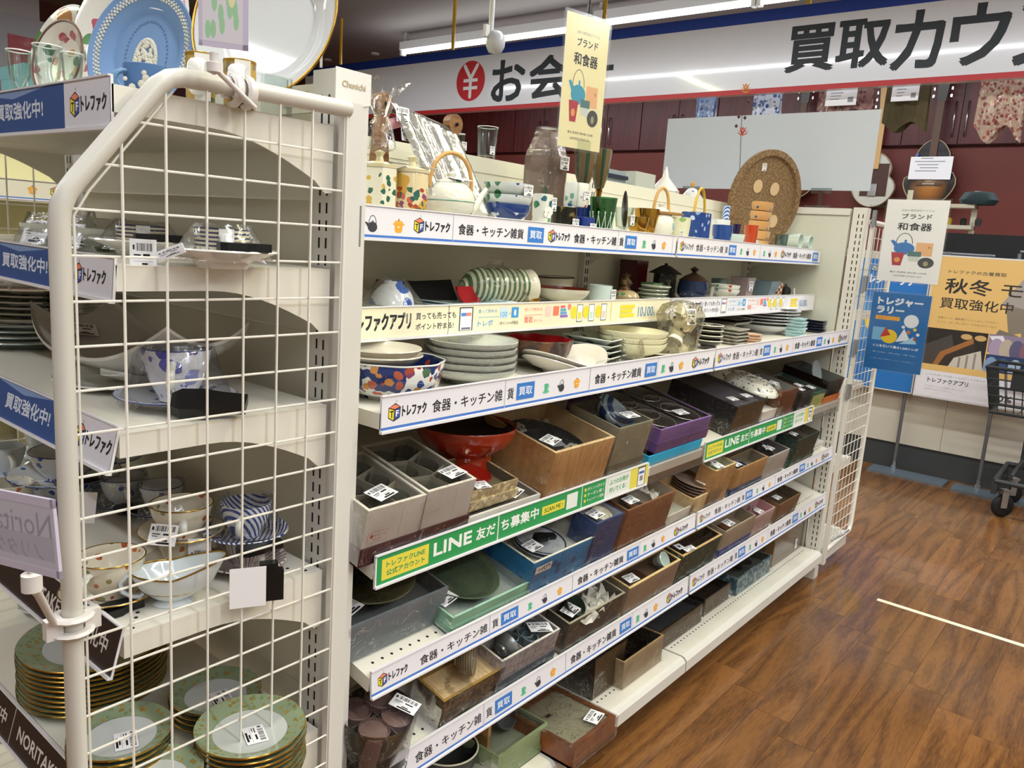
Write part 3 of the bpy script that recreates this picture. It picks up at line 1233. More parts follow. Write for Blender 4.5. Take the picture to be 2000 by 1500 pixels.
# fluorescent battens beyond the sign
TUBE = mat('tube_light', '#fdfbf2', .3, emit=9)
BAT = mat('batten_white', '#d8d8d4', .5)
for k, (ya, yb, h) in enumerate(((5.85, 3.44, 3.18), (3.34, 1.92, 3.20), (1.83, -.5, 3.20))):
 t = thing('fluorescent_light', ['fluorescent tube light farthest left beyond the hanging sign', 'fluorescent tube light in the middle of the row beyond the sign', 'fluorescent tube light at the right end of the row, cut by the frame'][k], 'ceiling light', 'fluorescent lights above the counter', (5.45, (ya + yb) / 2, h))
 L_ = (ya - yb) / 2
 MB().box(-.05, -L_ - .03, .04, .07, L_ + .03, .12).box(-.01, -L_, .12, .03, -L_ + .03, CEIL - h).box(-.01, L_ - .03, .12, .03, L_, CEIL - h).build('batten', BAT, t, 0)
 for q in (-.02,):
  MB().tube([(q, -L_, .012), (q, L_, .012)], .017, 10).build('tube', TUBE, t, 60)
 MB().box(-.03, -L_ - .04, -.01, .03, -L_ - .005, .05).box(-.03, L_ + .005, -.01, .03, L_ + .04, .05).build('lamp_holder', mat('holder', '#b9b7b0', .5), t, 0)

# ceiling camera on a pole
t = thing('ceiling_camera', 'white dome camera on a thin pole hanging from the ceiling', 'camera', None, (2.61, 2.075, 2.30))
MB().tube([(0, 0, .05), (0.01, 0.01, CEIL - 2.3)], .014, 10).build('pole', BAT, t, 60)
MB().lathe([(0, .06), (.03, .055), (.05, .03), (.052, 0), (.05, -.02), (.035, -.05), (0, -.06)], 20, c=(.02, -.02, .02)).build('dome', mat('dome_white', '#c4c5c6', .3), t, 60)
MB().box(-.05, -.01, .04, -.02, .01, .1).build('bracket', BAT, t, 0)
t = MB().tube([(0, 0, 0), (0, 0, CEIL - 1.55)], .006, 8).build('hanging_rod', BAT, None, 60)
q = at(627, 132, 'X', 1.6)
t.location = (q.x, q.y, 1.55)
t.location.z = at(627, 132, 'X', 1.6).z
t.scale.z = (CEIL - t.location.z) / (CEIL - 1.55)
tag(t, 'thin white rod hanging from the ceiling behind the near corner post', 'rod')
for u, v, lb in ((733, 104, 'small round ceiling fitting left of the first fluorescent light'), (640, 116, 'small round ceiling fitting beside the yellow hanger pipe')):
 o = MB().lathe([(0, -.02), (.05, -.018), (.055, 0)], 16).build('ceiling_fitting', BAT, None, 30)
 o.location = at(u, v, 'Z', CEIL)
 tag(o, lb, 'fitting')

# blank white board on its clear stand, standing on the far end panel
t = thing('white_board', 'blank pale grey sign board on a clear stand over the far end panel', 'board', None, (2.55, .4725, 1.505))
MB().box(0, -.4525, .067, .005, .4525, .369).build('panel', mat('board_grey', '#c2c9d6', .35), t, 0)
for y in (-.27, .30):
 MB().box(-.03, y - .05, 0, .04, y + .05, .006).box(-.006, y - .008, 0, .010, y + .008, .06).box(-.008, y - .04, .055, .012, y + .04, .075).build('clear_stand', glass('clear_stand', '#e6ecee', .25), t, 0)


# ---------------------------------------------------------------- posters
def tea_print(p, w, h, bg):
 D = '#2f3034'
 p.rect(0, 0, w, h, bg)
 p.text('当店の買取強化アイテム', .25 * w, .86 * h, .78 * w, col='#6a6a6a', y1=.885 * h)
 p.text('ブランド', .27 * w, .77 * h, .75 * w, col=D, bold=.0008, y1=.83 * h)
 p.text('和食器', .22 * w, .63 * h, .77 * w, col=D, bold=.0012, y1=.72 * h)
 B = '#3f7fc4' if bg != '#efe6b8' else '#4aa0bd'
 p.arc(.37 * w, .47 * h, .14 * w, .13 * h, .012 * w, '#4a4d52')
 p.ell(.38 * w, .41 * h, .17 * w, .075 * h, B)
 p.poly([(.24 * w, .41 * h), (.14 * w, .50 * h), (.19 * w, .51 * h), (.28 * w, .46 * h)], B)
 p.ell(.39 * w, .5 * h, .022 * w, .02 * h, B)
 p.rect(.57 * w, .33 * h, .84 * w, .49 * h, '#eab98b')
 p.text('和', .76 * w, .42 * h, .8 * w, col='#7a4a2a', y1=.45 * h)
 p.poly([(.18 * w, .36 * h), (.22 * w, .2 * h), (.36 * w, .2 * h), (.4 * w, .36 * h)], '#b5414f')
 p.ell(.29 * w, .27 * h, .05 * w, .03 * h, '#e0a060')
 p.poly([(.44 * w, .36 * h), (.48 * w, .26 * h), (.62 * w, .26 * h), (.68 * w, .36 * h)], '#cfd6d2')
 p.rect(.45 * w, .32 * h, .67 * w, .38 * h, '#5c7f80')
 p.ell(.76 * w, .25 * h, .13 * w, .065 * h, '#4d5054')
 p.ell(.76 * w, .24 * h, .04 * w, .03 * h, '#a89f7c')
 p.text('萬古 有田焼 清水焼 九谷焼', .2 * w, .11 * h, .8 * w, col='#6a6a6a', y1=.13 * h)
 p.text('山田平安堂 江戸切子 ほか', .26 * w, .065 * h, .73 * w, col='#6a6a6a', y1=.085 * h)


def card(t, w, h, th=.0012):
 return MB().box(0, -th, 0, w, 0, h).build('card', PAPER, t, 0)


def clear_sleeve(t, w, h):
 e = .006
 return MB().box(-e, -.0035, -e, w + e, -.0030, h + e).box(-e, .001, -e, w + e, .0015, h + e).build('clear_sleeve', film('sleeve', amount=.05, scale=4, strength=.15), t, 0)


# cream POP card standing on the top rail
t = thing('pop_card', 'cream paper card with Japanese tableware drawings standing on the top shelf', 'sign', 'tableware sign cards', (0, 0, 0))
w_, h_ = .132, .285
bl = at(1088, 284, 'Y', .19)
yaw = R(-12)
t.location = bl
t.rotation_euler = (0, 0, yaw)
card(t, w_, h_)
p = Print()
tea_print(p, w_, h_, '#efe6b8')
o = p.place('print', t)
o.rotation_euler = (PI / 2, 0, 0)
o.location = (0, -.0014, 0)
clear_sleeve(t, w_, h_)
zz = bl.z - 1.32
MB().tube([(.08, .004, -zz), (.08, .004, .02)], .002, 6).box(.06, -.004, -.0, .10, .008, .02).build('stem', GLASS, t, 60)

# white card and blue card sticking out of the far post
for k, (lb, y0, z0, w, h) in enumerate((('white paper card with Japanese tableware drawings on the far post', -.062, 1.238, .212, .302), ('blue poster card with yellow print below the white card', -.060, .900, .205, .295))):
 t = thing('pop_card', lb, 'sign', 'tableware sign cards' if k == 0 else None, (2.52, y0, z0))
 t.rotation_euler = (R(1.5), 0, -PI / 2)
 card(t, w, h)
 p = Print()
 if k == 0:
  tea_print(p, w, h, '#f0f0f1')
 else:
  p.rect(0, 0, w, h, '#1f6fb4')
  p.text('トレジャー', .1 * w, .84 * h, .86 * w, col='#eef2f6', bold=.003, y1=.93 * h)
  p.text('ラリー', .1 * w, .73 * h, .56 * w, col='#eef2f6', bold=.003, y1=.815 * h)
  p.rect(.1 * w, .65 * h, .52 * w, .70 * h, '#efb132')
  p.text('開催中イベント', .14 * w, .66 * h, .48 * w, col='#d4542e', y1=.69 * h)
  p.ell(.72 * w, .66 * h, .125 * w, .085 * h, '#e9eef2')
  p.rect(.08 * w, .38 * h, .32 * w, .55 * h, '#7cb9de')
  p.ell(.38 * w, .44 * h, .14 * w, .09 * h, '#f0cf31')
  p.poly([(.22 * w, .42 * h), (.3 * w, .56 * h), (.4 * w, .46 * h)], '#c43a2c')
  p.poly([(.5 * w, .38 * h), (.62 * w, .56 * h), (.74 * w, .42 * h)], '#e7eef2')
  p.poly([(.56 * w, .36 * h), (.86 * w, .38 * h), (.8 * w, .47 * h)], '#a9d3ea')
  p.ell(.7 * w, .52 * h, .035 * w, .025 * h, '#cf7a4e')
  for x_, y_, c_ in ((.8, .56, '#f2d94c'), (.86, .5, '#e9eef2'), (.82, .44, '#b3542e'), (.6, .58, '#e9eef2')):
   p.ell(x_ * w, y_ * h, .03 * w, .02 * h, c_)
  p.text('くじを引いて最大1,000トレポ', .12 * w, .29 * h, .9 * w, col='#eef2f6', bold=.0006, y1=.325 * h)
  p.text('1等 1,000pt   2等 500pt   3等 100pt', .12 * w, .215 * h, .88 * w, col='#cfe0ee', y1=.235 * h)
  p.text('お買い物や買取でスタンプを集めて', .12 * w, .13 * h, .86 * w, col='#9fc0dc', y1=.148 * h)
 o = p.place('print', t)
 o.rotation_euler = (PI / 2, 0, 0)
 o.location = (0, -.0014, 0)
 clear_sleeve(t, w, h)
 MB().box(-.06, -.003, .9 * h, .0, .003, .93 * h).box(-.06, -.003, .1 * h, .0, .003, .13 * h).build('clamp_arm', GLASS, t, 0)

# floor stands with posters in front of the counter
PIPEG = mat('stand_grey', '#7e7f84', .35, metal=.6)


def stand(lb, x, y, z0, z1, w, ytop, fn, foot_l, blank):
 t = thing('poster_stand', lb, 'poster stand', 'poster stands in front of the counter', (x, y, 0))
 MB().tube([(.03, 0, .012), (.03, 0, z1 + .04)], .011, 10).tube([(.03, 0, z1 + .05), (.03, -.36, z1 + .05)], .008, 8).build('pole', PIPEG, t, 60)
 MB().box(-.13, -.32, 0, .04, .12, .012).build('foot_plate', mat('foot_steel', '#6f7c88', .4, metal=.3), t, 0)
 MB().lathe([(0, .012), (.02, .012), (.02, .03), (.013, .035), (.013, .06), (0, .06)], 14, c=(.03, 0, 0)).build('collar', CHR, t, 30)
 MB().box(-.004, ytop - w - .008, z0 - .008, .008, ytop + .008, z1 + .008).build('frame', mat('frame_white', '#d9dadd', .35), t, 0)
 for yy in (-.12, -.33):
  MB().box(-.012, yy - .015, z1 - .01, .0, yy + .015, z1 + .062).build('clear_clip', glass('clear_stand', '#e6ecee', .25), t, 0)
 p = Print()
 fn(p, w, z1 - z0)
 o = p.place('print', t)
 o.matrix_local = Matrix.Translation((-.0052, ytop, z0)) @ Matrix.Rotation(-PI / 2, 4, 'Z') @ Matrix.Rotation(PI / 2, 4, 'X')
 return t


def autumn(p, w, h):
 OR = '#e0b872'
 p.rect(0, 0, w, h, '#e3e0e6')
 p.rect(0, .19 * h, w, h, OR)
 k = '#33302c'
 p.text('トレファクの古着買取', .13 * w, .885 * h, .62 * w, col='#5f5648', bold=.001, y1=.91 * h)
 p.text('秋冬', .12 * w, .745 * h, .52 * w, col=k, bold=.003, y1=.85 * h)
 # coat and trousers
 p.poly([(.62 * w, .70 * h), (.78 * w, .90 * h), (w, .93 * h), (w, .66 * h), (.9 * w, .62 * h), (.74 * w, .66 * h)], '#a39a92')
 p.poly([(.66 * w, .70 * h), (.98 * w, .66 * h), (.95 * w, .44 * h), (.84 * w, .44 * h), (.82 * w, .52 * h), (.72 * w, .50 * h)], '#857a6c')
 p.poly([(.60 * w, .47 * h), (.64 * w, .53 * h), (.80 * w, .50 * h), (.72 * w, .42 * h)], '#7b7263')
 p.text('モノ', .60 * w, .755 * h, .97 * w, col=k, bold=.002, y1=.835 * h)
 p.text('買取強化中', .10 * w, .64 * h, .72 * w, col=k, bold=.0015, y1=.715 * h)
 p.text('冬物コート / 最新春ファッション / アウター', .1 * w, .565 * h, .62 * w, col='#6a5f4c', y1=.58 * h)
 p.text('ニット / カーディガン / アクセサリーなど', .1 * w, .535 * h, .62 * w, col='#6a5f4c', y1=.55 * h)
 # hanging clothes photo band
 p.rect(0, .235 * h, .56 * w, .495 * h, '#2e2925')
 p.poly([(0, .235 * h), (0, .36 * h), (.25 * w, .46 * h), (.34 * w, .235 * h)], '#4a4440')
 p.poly([(.12 * w, .235 * h), (.17 * w, .33 * h), (.44 * w, .45 * h), (.5 * w, .235 * h)], '#a0693a')
 p.poly([(.17 * w, .235 * h), (.22 * w, .31 * h), (.46 * w, .42 * h), (.5 * w, .235 * h)], '#3a312b')
 p.poly([(.26 * w, .235 * h), (.30 * w, .30 * h), (.52 * w, .37 * h), (.56 * w, .235 * h)], '#c9c1b2')
 for k2 in range(3):
  p.rect((.34 + .065 * k2) * w, .235 * h, (.358 + .065 * k2) * w, (.31 + .018 * k2) * h, '#8f8780')
 for ex in (.38, .5):
  p.ell(ex * w, .455 * h, .05 * w, .02 * h, '#c9a36c')
 p.rect(.57 * w, .37 * h, w, .495 * h, '#8f7f92')
 p.poly([(.57 * w, .48 * h), (.68 * w, .49 * h), (.72 * w, .44 * h), (.6 * w, .45 * h)], '#e0dfe6')
 for q, c_ in enumerate(('#a694ae', '#b8aa98', '#5f5a78', '#8a5f6e', '#c4bcc8')):
  p.ell((.64 + .085 * q) * w, .40 * h, .06 * w, .07 * h, c_, 14)
 p.rect(.57 * w, .235 * h, w, .355 * h, '#2f3f66')
 for q, c_ in enumerate(('#7f9cc4', '#3c5288', '#a9bdd6', '#26345c')):
  p.ell((.62 + .1 * q) * w, .27 * h, .06 * w, .07 * h, c_, 14)
 p.rect(0, .19 * h, w, .235 * h, OR)
 p.rect(0, 0, w, .19 * h, '#e3e0e6')
 p.text('いつでも売っても買ってもポイントが貯まる', .08 * w, .155 * h, .6 * w, col='#7a7a80', y1=.168 * h)
 p.text('トレファクアプリ', .10 * w, .105 * h, .46 * w, col='#4a4850', bold=.0015, y1=.14 * h)
 p.text('アプリをダウンロードして会員証を提示するだけで', .08 * w, .07 * h, .44 * w, col='#9a9aa0', y1=.082 * h)
 p.text('買取金額もお会計もポイントが貯まります', .08 * w, .05 * h, .34 * w, col='#9a9aa0', y1=.06 * h)
 p.rect(.66 * w, .02 * h, .665 * w, .15 * h, '#c8c6ce')
 p.text('20%', .68 * w, .04 * h, .84 * w, col='#3a3a40', bold=.002, y1=.085 * h)


def bluep(p, w, h):
 p.rect(0, 0, w, h, '#2a73bd')
 p.text('おトクで楽しい', .2 * w, .9 * h, .85 * w, col='#e7d98a', bold=.002, y1=.94 * h)
 p.text('トレジャーラリー', .1 * w, .8 * h, .9 * w, col='#eef2f6', bold=.004, y1=.87 * h)
 p.rect(.1 * w, .35 * h, .9 * w, .7 * h, '#4f90cf')
 p.ell(.5 * w, .52 * h, .3 * w, .12 * h, '#f0cf31')
 p.text('くわしくはアプリでチェック', .15 * w, .2 * h, .85 * w, col='#9fc3e6', y1=.225 * h)
 p.text('スタンプを集めて応募しよう', .15 * w, .15 * h, .85 * w, col='#9fc3e6', y1=.17 * h)


stand('large yellow autumn winter clothes poster hanging on a grey floor stand', 4.62, -.25, .522, 1.372, .61, .42, autumn, 0, 0)
stand('tall blue poster on a grey floor stand beside the yellow poster', 4.66, .235, .52, 1.34, .42, .385, bluep, 0, 0)

# black monitor with its back to the shop
t = thing('monitor', 'wide black monitor standing on the counter behind the yellow poster', 'monitor', None, (4.98, -.32, 1.01))
MB().box(0, -.58, .10, .035, .55, .515).box(-.012, -.5, .18, 0, .47, .49).build('housing', mat('black_plastic', '#141619', .35), t, 0)
MB().box(-.06, -.2, 0, .14, .2, .012).box(.01, -.06, .012, .03, .06, .12).build('stand', mat('black_plastic', '#141619', .35), t, 0)
# white wire rack behind the monitor
t = thing('wire_rack', 'cream perforated rack with small goods standing behind the black monitor', 'rack', None, (5.5, .25, 1.01))
RK = mat('rack_cream', '#d5cfb8', .5)
MB().box(0, -.1, 0, .03, -.07, .82).build('upright', RK, t, 0)
MB().box(0, .32, 0, .03, .35, .82).build('upright', RK, t, 0)
for z in (.42, .56, .70):
 MB().box(-.1, -.1, z, .03, .35, z + .025).build('shelf', RK, t, 0)
for k in range(4):
 o = MB().lathe([(0, 0), (.018, 0), (.022, .04), (.012, .05), (0, .05)], 10).build('small_bottle', mat('bot%d' % k, ('#3b3b3b', '#26241f', '#b9a338', '#2b2b33')[k], .4), None, 30)
 o.location = (5.45, .12 + .09 * k, 1.01 + .585)
 tag(o, ('dark grey bottle farthest right on the cream rack', 'black bottle second from the right on the cream rack', 'yellow bottle on the cream rack behind the monitor', 'dark violet bottle farthest left on the cream rack')[k], 'bottle', 'bottles on the cream rack')
DKB = mat('dark_teal_bag', '#26383c', .7)
o = MB().lathe([(0, 0), (.10, 0), (.12, .03), (.09, .08), (0, .09)], 14, sx=.7).build('dark_bundle', DKB, None, 50)
o.location = (5.45, .14, 1.01 + .725)
tag(o, 'dark green folded bundle on top of the cream rack', 'bundle')

# ---------------------------------------------------------------- guitars and clothes on the back wall
def guitar(label, u, v, ac, X=7.22, tilt=.0, colors=('#1b1412', '#a86a25')):
 c = at(u, v, 'X', X)
 t = thing('acoustic_guitar' if ac else 'electric_guitar', label, 'guitar', 'guitars hanging on the back wall', c)
 ro = []
 n = 40
 for i in range(n):
  a = 2 * PI * i / n
  z = math.cos(a)
  if ac:
   w = math.sin(a) * (.185 if z < 0 else .135)
   w *= 1 - .25 * math.exp(-((z - .12) / .25) ** 2)
   ro.append((w, z * .235))
  else:
   w = math.sin(a) * (.165 if z < 0 else .13)
   w *= 1 - .22 * math.exp(-((z - .1) / .25) ** 2)
   ro.append((w + (.02 * max(0, z) ** 2 if w > 0 else 0), z * .2 + (.06 * max(0, -abs(w - .12) + .05) / .05 if z > .3 else 0)))
 th = .1 if ac else .045
 m = mat('burst' if ac else 'cream_body', colors[1], .2, coat=.6)
 if ac:
  tt, N, L, b = nodes(m)
  tc = N.new('ShaderNodeTexCoord')
  ln = N.new('ShaderNodeVectorMath')
  ln.operation = 'LENGTH'
  mp = N.new('ShaderNodeMapping')
  mp.inputs['Location'].default_value = (0, 0, .09 * 6.5)
  mp.inputs['Scale'].default_value = (0, 7.6, 6.5)
  L.new(tc.outputs['Object'], mp.inputs['Vector'])
  L.new(mp.outputs['Vector'], ln.inputs[0])
  cr = N.new('ShaderNodeValToRGB')
  cr.color_ramp.elements[0].position = .25
  cr.color_ramp.elements[0].color = lin('#a9691f')
  cr.color_ramp.elements[1].position = 1.0
  cr.color_ramp.elements[1].color = lin('#191110')
  L.new(ln.outputs['Value'], cr.inputs['Fac'])
  L.new(cr.outputs['Color'], b.inputs['Base Color'])
 mb = MB()
 k = len(ro)
 f = -th / 2
 mb.add([(f, y, z) for y, z in ro] + [(-f, y, z) for y, z in ro], [tuple(range(k)), tuple(range(k, 2 * k))[::-1]] + [(i, (i + 1) % k, k + (i + 1) % k, k + i) for i in range(k)])
 mb.build('body', m, t, 30)
 mb = MB().tube([(f - .002, y, z) for y, z in ro], .004, 6, closed=True)
 mb.build('binding', mat('binding', '#b9a988', .4), t, 60)
 dk = mat('fretboard', '#5b4436', .5) if ac else mat('maple', '#cfa870', .4)
 nz = .50
 MB().box(f - .014, -.024, .08, f - .001, .024, nz).box(f, -.018, .2, f + .02, .018, nz).build('neck', dk, t, 0)
 MB().add([(f - .005, -.028, nz), (f - .005, .028, nz), (f - .005, .042, nz + .17), (f - .005, -.042, nz + .17), (f + .012, -.028, nz), (f + .012, .028, nz), (f + .012, .042, nz + .17), (f + .012, -.042, nz + .17)],
             [(0, 1, 2, 3), (4, 7, 6, 5), (0, 3, 7, 4), (1, 5, 6, 2), (3, 2, 6, 7), (0, 4, 5, 1)]).build('headstock', mat('head_dark', '#17130f', .3) if ac else mat('maple', '#cfa870', .4), t, 0)
 for s in (-1, 1):
  for q in range(3):
   MB().lathe([(0, -.012), (.009, -.01), (.009, .01), (0, .012)], 8, c=(f, s * .058, nz + .035 + .05 * q)).build('tuning_peg', CHR, t, 40)
 if ac:
  MB().lathe([(0, 0), (.052, 0), (.052, .001)], 24).xform(Matrix.Translation((f - .001, 0, .06)) @ Matrix.Rotation(-PI / 2, 4, 'Y')).build('sound_hole', mat('black_hole', '#0b0908', .8), t, 0)
  MB().box(f - .01, -.085, -.085, f - .001, .085, -.065).build('bridge', dk, t, 0)
  MB().box(f - .013, -.04, -.078, f - .009, .04, -.072).build('saddle', mat('bone', '#ddd3b4', .4), t, 0)
 else:
  MB().box(f - .004, -.10, -.12, f - .001, .09, .12).build('pickguard', mat('pickguard_brown', '#4b3029', .4), t, 0)
  MB().box(f - .01, -.03, -.12, f - .004, .03, -.03).build('bridge', CHR, t, 0)
 s = 1.0
 t.rotation_euler = (tilt, 0, 0)
 t.scale = (1.22,) * 3
 # price card
 if ac:
  MB().box(f - .022, -.14, -.045, f - .021, .14, .115).build('price_card', PAPER, t, 0)
  p = Print()
  p.rect(.04, .12, .06, .135, '#4f6fd0')
  for k2, (a, b_) in enumerate(((.08, .16), (.04, .24), (.06, .2), (.08, .2), (.05, .19))):
   p.rect(a, .1 - .022 * k2, b_, .106 - .022 * k2, '#8f8f98')
  o = p.place('card_print', t)
  o.matrix_local = Matrix.Translation((f - .0225, .15, 0)) @ Matrix.Rotation(-PI / 2, 4, 'Z') @ Matrix.Rotation(PI / 2, 4, 'X')
 return t


g = guitar('sunburst acoustic guitar with a white price card on the back wall', 1820, 340, True, tilt=R(-0))
g = guitar('cream and brown electric guitar half hidden behind the blank board', 1708, 352, False, X=7.25, colors=('#17130f', '#c9c8ba'))
g2 = guitar('guitar with only its headstock showing above the blank board', 1560, 330, True, X=7.22)

CL = {}


def garment(label, u0, v0, u1, v1, m, X=4.95, hem=.03, name='hanging_shirt', split=False):
 a = at(u0, v0, 'X', X)
 b = at(u1, v1, 'X', X)
 t = thing(name, label, 'clothing', 'clothes hanging over the counter', (X, (a.y + b.y) / 2, a.z))
 w = abs(a.y - b.y)
 h = a.z - b.z
 mb = MB()
 nx, nz = 14, 10
 for s in (1, -1):
  vs = []
  for j in range(nz + 1):
   for i in range(nx + 1):
    q = i / nx - .5
    k = j / nz
    zz = -h * k + hem * math.sin(q * 9) * k
    vs.append((s * (.03 + .02 * math.cos(q * PI) + .012 * math.sin(q * 22 + k * 2)), -q * w * (1 + .08 * k), zz))
  fs = [(j * (nx + 1) + i, j * (nx + 1) + i + 1, (j + 1) * (nx + 1) + i + 1, (j + 1) * (nx + 1) + i) for j in range(nz) for i in range(nx)]
  mb.add(vs, fs)
 mb.build('cloth', m, t, 60)
 MB().tube([(0, -.001, -.01), (0, .0, 2.55 - t.location.z), (.02, 0, 2.60 - t.location.z), (.0, 0, 2.615 - t.location.z)], .003, 6).build('hanger_hook', CHR, t, 60)
 return t


PAIS = dots('paisley_red', '#b9a08c', ['#9c4a44', '#7f3f3d', '#c7b49c', '#a35f52'], 48, .5, .8, keep=.9)
BLUEP = dots('blue_leaf_cloth', '#cdd3dc', ['#4f6fa8', '#3b5590'], 34, .45, .8, keep=.8)
BLUEQ = dots('blue_cloth', '#8fa3c4', ['#4f6fa8', '#c5cede'], 40, .45, .8, keep=.8)
OLV = mat('olive_cloth', '#5d5236', .85, noise=('#4b4229', 4, .3, .7))
PINKC = dots('mauve_cloth', '#8a625d', ['#5f403f', '#a58078'], 40, .5, .85, keep=.8)
garment('red paisley shirt hanging at the right under the hanging sign', 1922, 150, 1990, 262, PAIS, hem=.05)
garment('olive green jacket hanging with a white price sheet', 1738, 165, 1806, 248, OLV, hem=.03)
garment('mauve patterned shirt hanging behind a white price sheet', 1608, 165, 1702, 222, PINKC)
garment('blue leaf print shirt hanging left of the mauve shirt', 1480, 170, 1520, 232, BLUEP)
garment('small blue shirt farthest left under the hanging sign', 1368, 175, 1394, 235, BLUEQ)
cr_ = thing('clothes_rail', 'steel clothes rail hanging from the ceiling behind the hanging sign', 'clothes rail', None, (4.95, 1.2, 2.60))
MB().tube([(0, -2, 0), (0, 2.2, 0)], .012, 8).build('rail', PIPEG, cr_, 60)
for y in (-1.6, 1.9):
 MB().tube([(0, y, 0), (0, y, CEIL - 2.6)], .008, 8).build('drop_rod', PIPEG, cr_, 60)
for lb, (u, v, w, h) in {'white price sheet hanging in front of the mauve shirt': (1616, 168, .20, .13), 'white price sheet hanging in front of the olive jacket': (1745, 160, .16, .12)}.items():
 c = at(u, v, 'X', 4.85)
 t = thing('price_sheet', lb, 'sign', 'price sheets on the hanging clothes', c)
 MB().box(0, -w, -h, .002, 0, 0).build('sheet', PAPER, t, 0)
 p = Print()
 for k in range(4):
  p.rect(.03, -.03 - k * .02, w * .6 - .01 * k, -.026 - k * .02, '#77777d')
 p.rect(w * .72, -h * .85, w * .9, -h * .6, '#8d8d92')
 o = p.place('print', t)
 o.matrix_local = Matrix.Translation((-.0008, 0, 0)) @ Matrix.Rotation(-PI / 2, 4, 'Z') @ Matrix.Rotation(PI / 2, 4, 'X')

# ---------------------------------------------------------------- shopping trolley with a basket, cut by the right edge
t = thing('shopping_trolley', 'dark grey shopping trolley with a black wire basket at the right edge', 'trolley', None, (4.31, -.66, 0))
BK = mat('basket_dark', '#25292b', .45)
mb = MB()
# basket: tapered ring frame with lattice
bz, tz = .56, .80
def ring(z, s):
 return [(-.17 * s, .27 * s + .10, z), (.17 * s, .27 * s + .10, z), (.17 * s, -.25 * s, z), (-.17 * s, -.25 * s, z)]
for z, s, r in ((tz, 1.12, .011), (tz - .06, 1.09, .004), (bz + .14, 1.05, .004), (bz + .09, 1.02, .004), (bz + .045, .99, .004), (bz, .95, .009)):
 mb.tube(ring(z, s), r, 6, closed=True)
for side in range(4):
 a0, a1 = ring(tz, 1.12)[side], ring(tz, 1.12)[(side + 1) % 4]
 b0, b1 = ring(bz, .95)[side], ring(bz, .95)[(side + 1) % 4]
 n = 16 if side % 2 else 11
 for k in range(n + 1):
  q = k / n
  mb.tube([Vector(a0).lerp(Vector(a1), q), Vector(b0).lerp(Vector(b1), q)], .0028, 5)
for k in range(12):
 y = -.24 + k * .043
 mb.tube([(-.16, y, bz), (.16, y, bz)], .003, 5)
tag(mb.build('basket', BK, t, 60), 'black lattice basket')
MB().box(-.19, -.28, .70, -.183, .28, .80).build('basket_panel', BK, t, 0)
SB = mat('trolley_grey', '#33373a', .4)
MB().tube([(-.2, .27, .20), (.22, .27, .22), (.25, 0, .22), (.22, -.27, .22), (-.2, -.27, .20)], .014, 8).tube([(-.2, .27, .20), (-.2, -.27, .20)], .014, 8).tube([(-.19, .2, .24), (.2, .2, .26)], .009, 8).tube([(-.19, .0, .24), (.2, .0, .26)], .009, 8).tube([(-.19, -.2, .24), (.2, -.2, .26)], .009, 8).box(-.21, .255, .13, .2, .28, .2).build('lower_frame', SB, t, 60)
MB().tube([(.2, .2, .2), (.2, .2, .6), (.17, .2, .98)], .011, 8).tube([(.2, -.2, .2), (.2, -.2, .6), (.17, -.2, .98)], .011, 8).tube([(.17, .2, .98), (.17, -.2, .98)], .014, 8).build('handle_frame', SB, t, 60)
for (x, y) in ((-.15, .22), (-.15, -.22), (.18, .22), (.18, -.22)):
 wh = MB().lathe([(0, -.014), (.045, -.014), (.058, -.008), (.062, 0), (.058, .008), (.045, .014), (0, .014)], 24).xform(Matrix.Translation((x, y, .062)) @ Matrix.Rotation(R(-50), 4, 'Z') @ Matrix.Rotation(PI / 2, 4, 'X')).build('wheel', mat('rubber', '#131416', .6), t, 40)
 MB().box(-.022, -.022, .055, .012, -.018, .15).box(-.022, .018, .055, .012, .022, .15).box(-.022, -.022, .145, .022, .022, .155).xform(Matrix.Translation((x, y, 0)) @ Matrix.Rotation(R(-50), 4, 'Z')).build('caster_fork', mat('fork_steel', '#a9acb0', .3, metal=.8), t, 0)
# ================================================================ WARE BUILDERS
CER = mat('white_ceramic', '#e4e3dc', .12, coat=.5)
CERG = mat('pale_celadon', '#c9d8d2', .12, coat=.5)
CREAM = mat('cream_ceramic', '#e2ddc6', .15, coat=.4)
GOLDM = mat('gold', '#b98f3e', .2, metal=1)
BLK = mat('black_tag', '#0e0f11', .35)
LACR = mat('lacquer_red', '#8c1c10', .12, coat=.7)
LACK = mat('lacquer_black', '#0d0c0c', .15, coat=.6)


def L2(fr, u, v, y):
 p = fr.inter(u, v, 'y', y)
 return p.x, p.z, mpp(fr.w(p.x, y, p.z))


def Z0(fr, u, v, z=0):
 p = fr.inter(u, v, 'z', z)
 return p.x, p.y, mpp(fr.w(p.x, p.y, z))


def bowlp(r, h, f=.5, t=.003, lip=0, foot=.006, k=2.0):
 """outer + inner profile of a bowl; k = roundness"""
 o = [(0, .002), (r * f * .85, .002), (r * f * .9, 0), (r * f, 0), (r * f, foot)]
 n = 7
 for i in range(1, n + 1):
  q = i / n
  o.append((r * f + (r - r * f) * (1 - (1 - q) ** k) + lip * (q > .99), foot + (h - foot) * q ** 1.15))
 o.append((o[-1][0] - t, h + .0006))
 for i in range(n - 1, 0, -1):
  q = i / n
  o.append((max(r * f + (r - r * f) * (1 - (1 - q) ** k) - t * 1.2, .001), foot + t + (h - foot) * q ** 1.15))
 o.append((0, foot + t))
 return o


def platep(r, h=.018, rim=.3, f=.55, t=.003):
 return [(0, .002), (r * f - .003, .002), (r * f - .002, 0), (r * f, 0), (r * f + .003, .004), (r * (1 - rim), h * .35), (r, h), (r - .0012, h + t * .7), (r * (1 - rim) + .001, h * .35 + t), (r * (1 - rim) - .006, h * .28 + t * .6), (0, h * .24 + t * .4)]


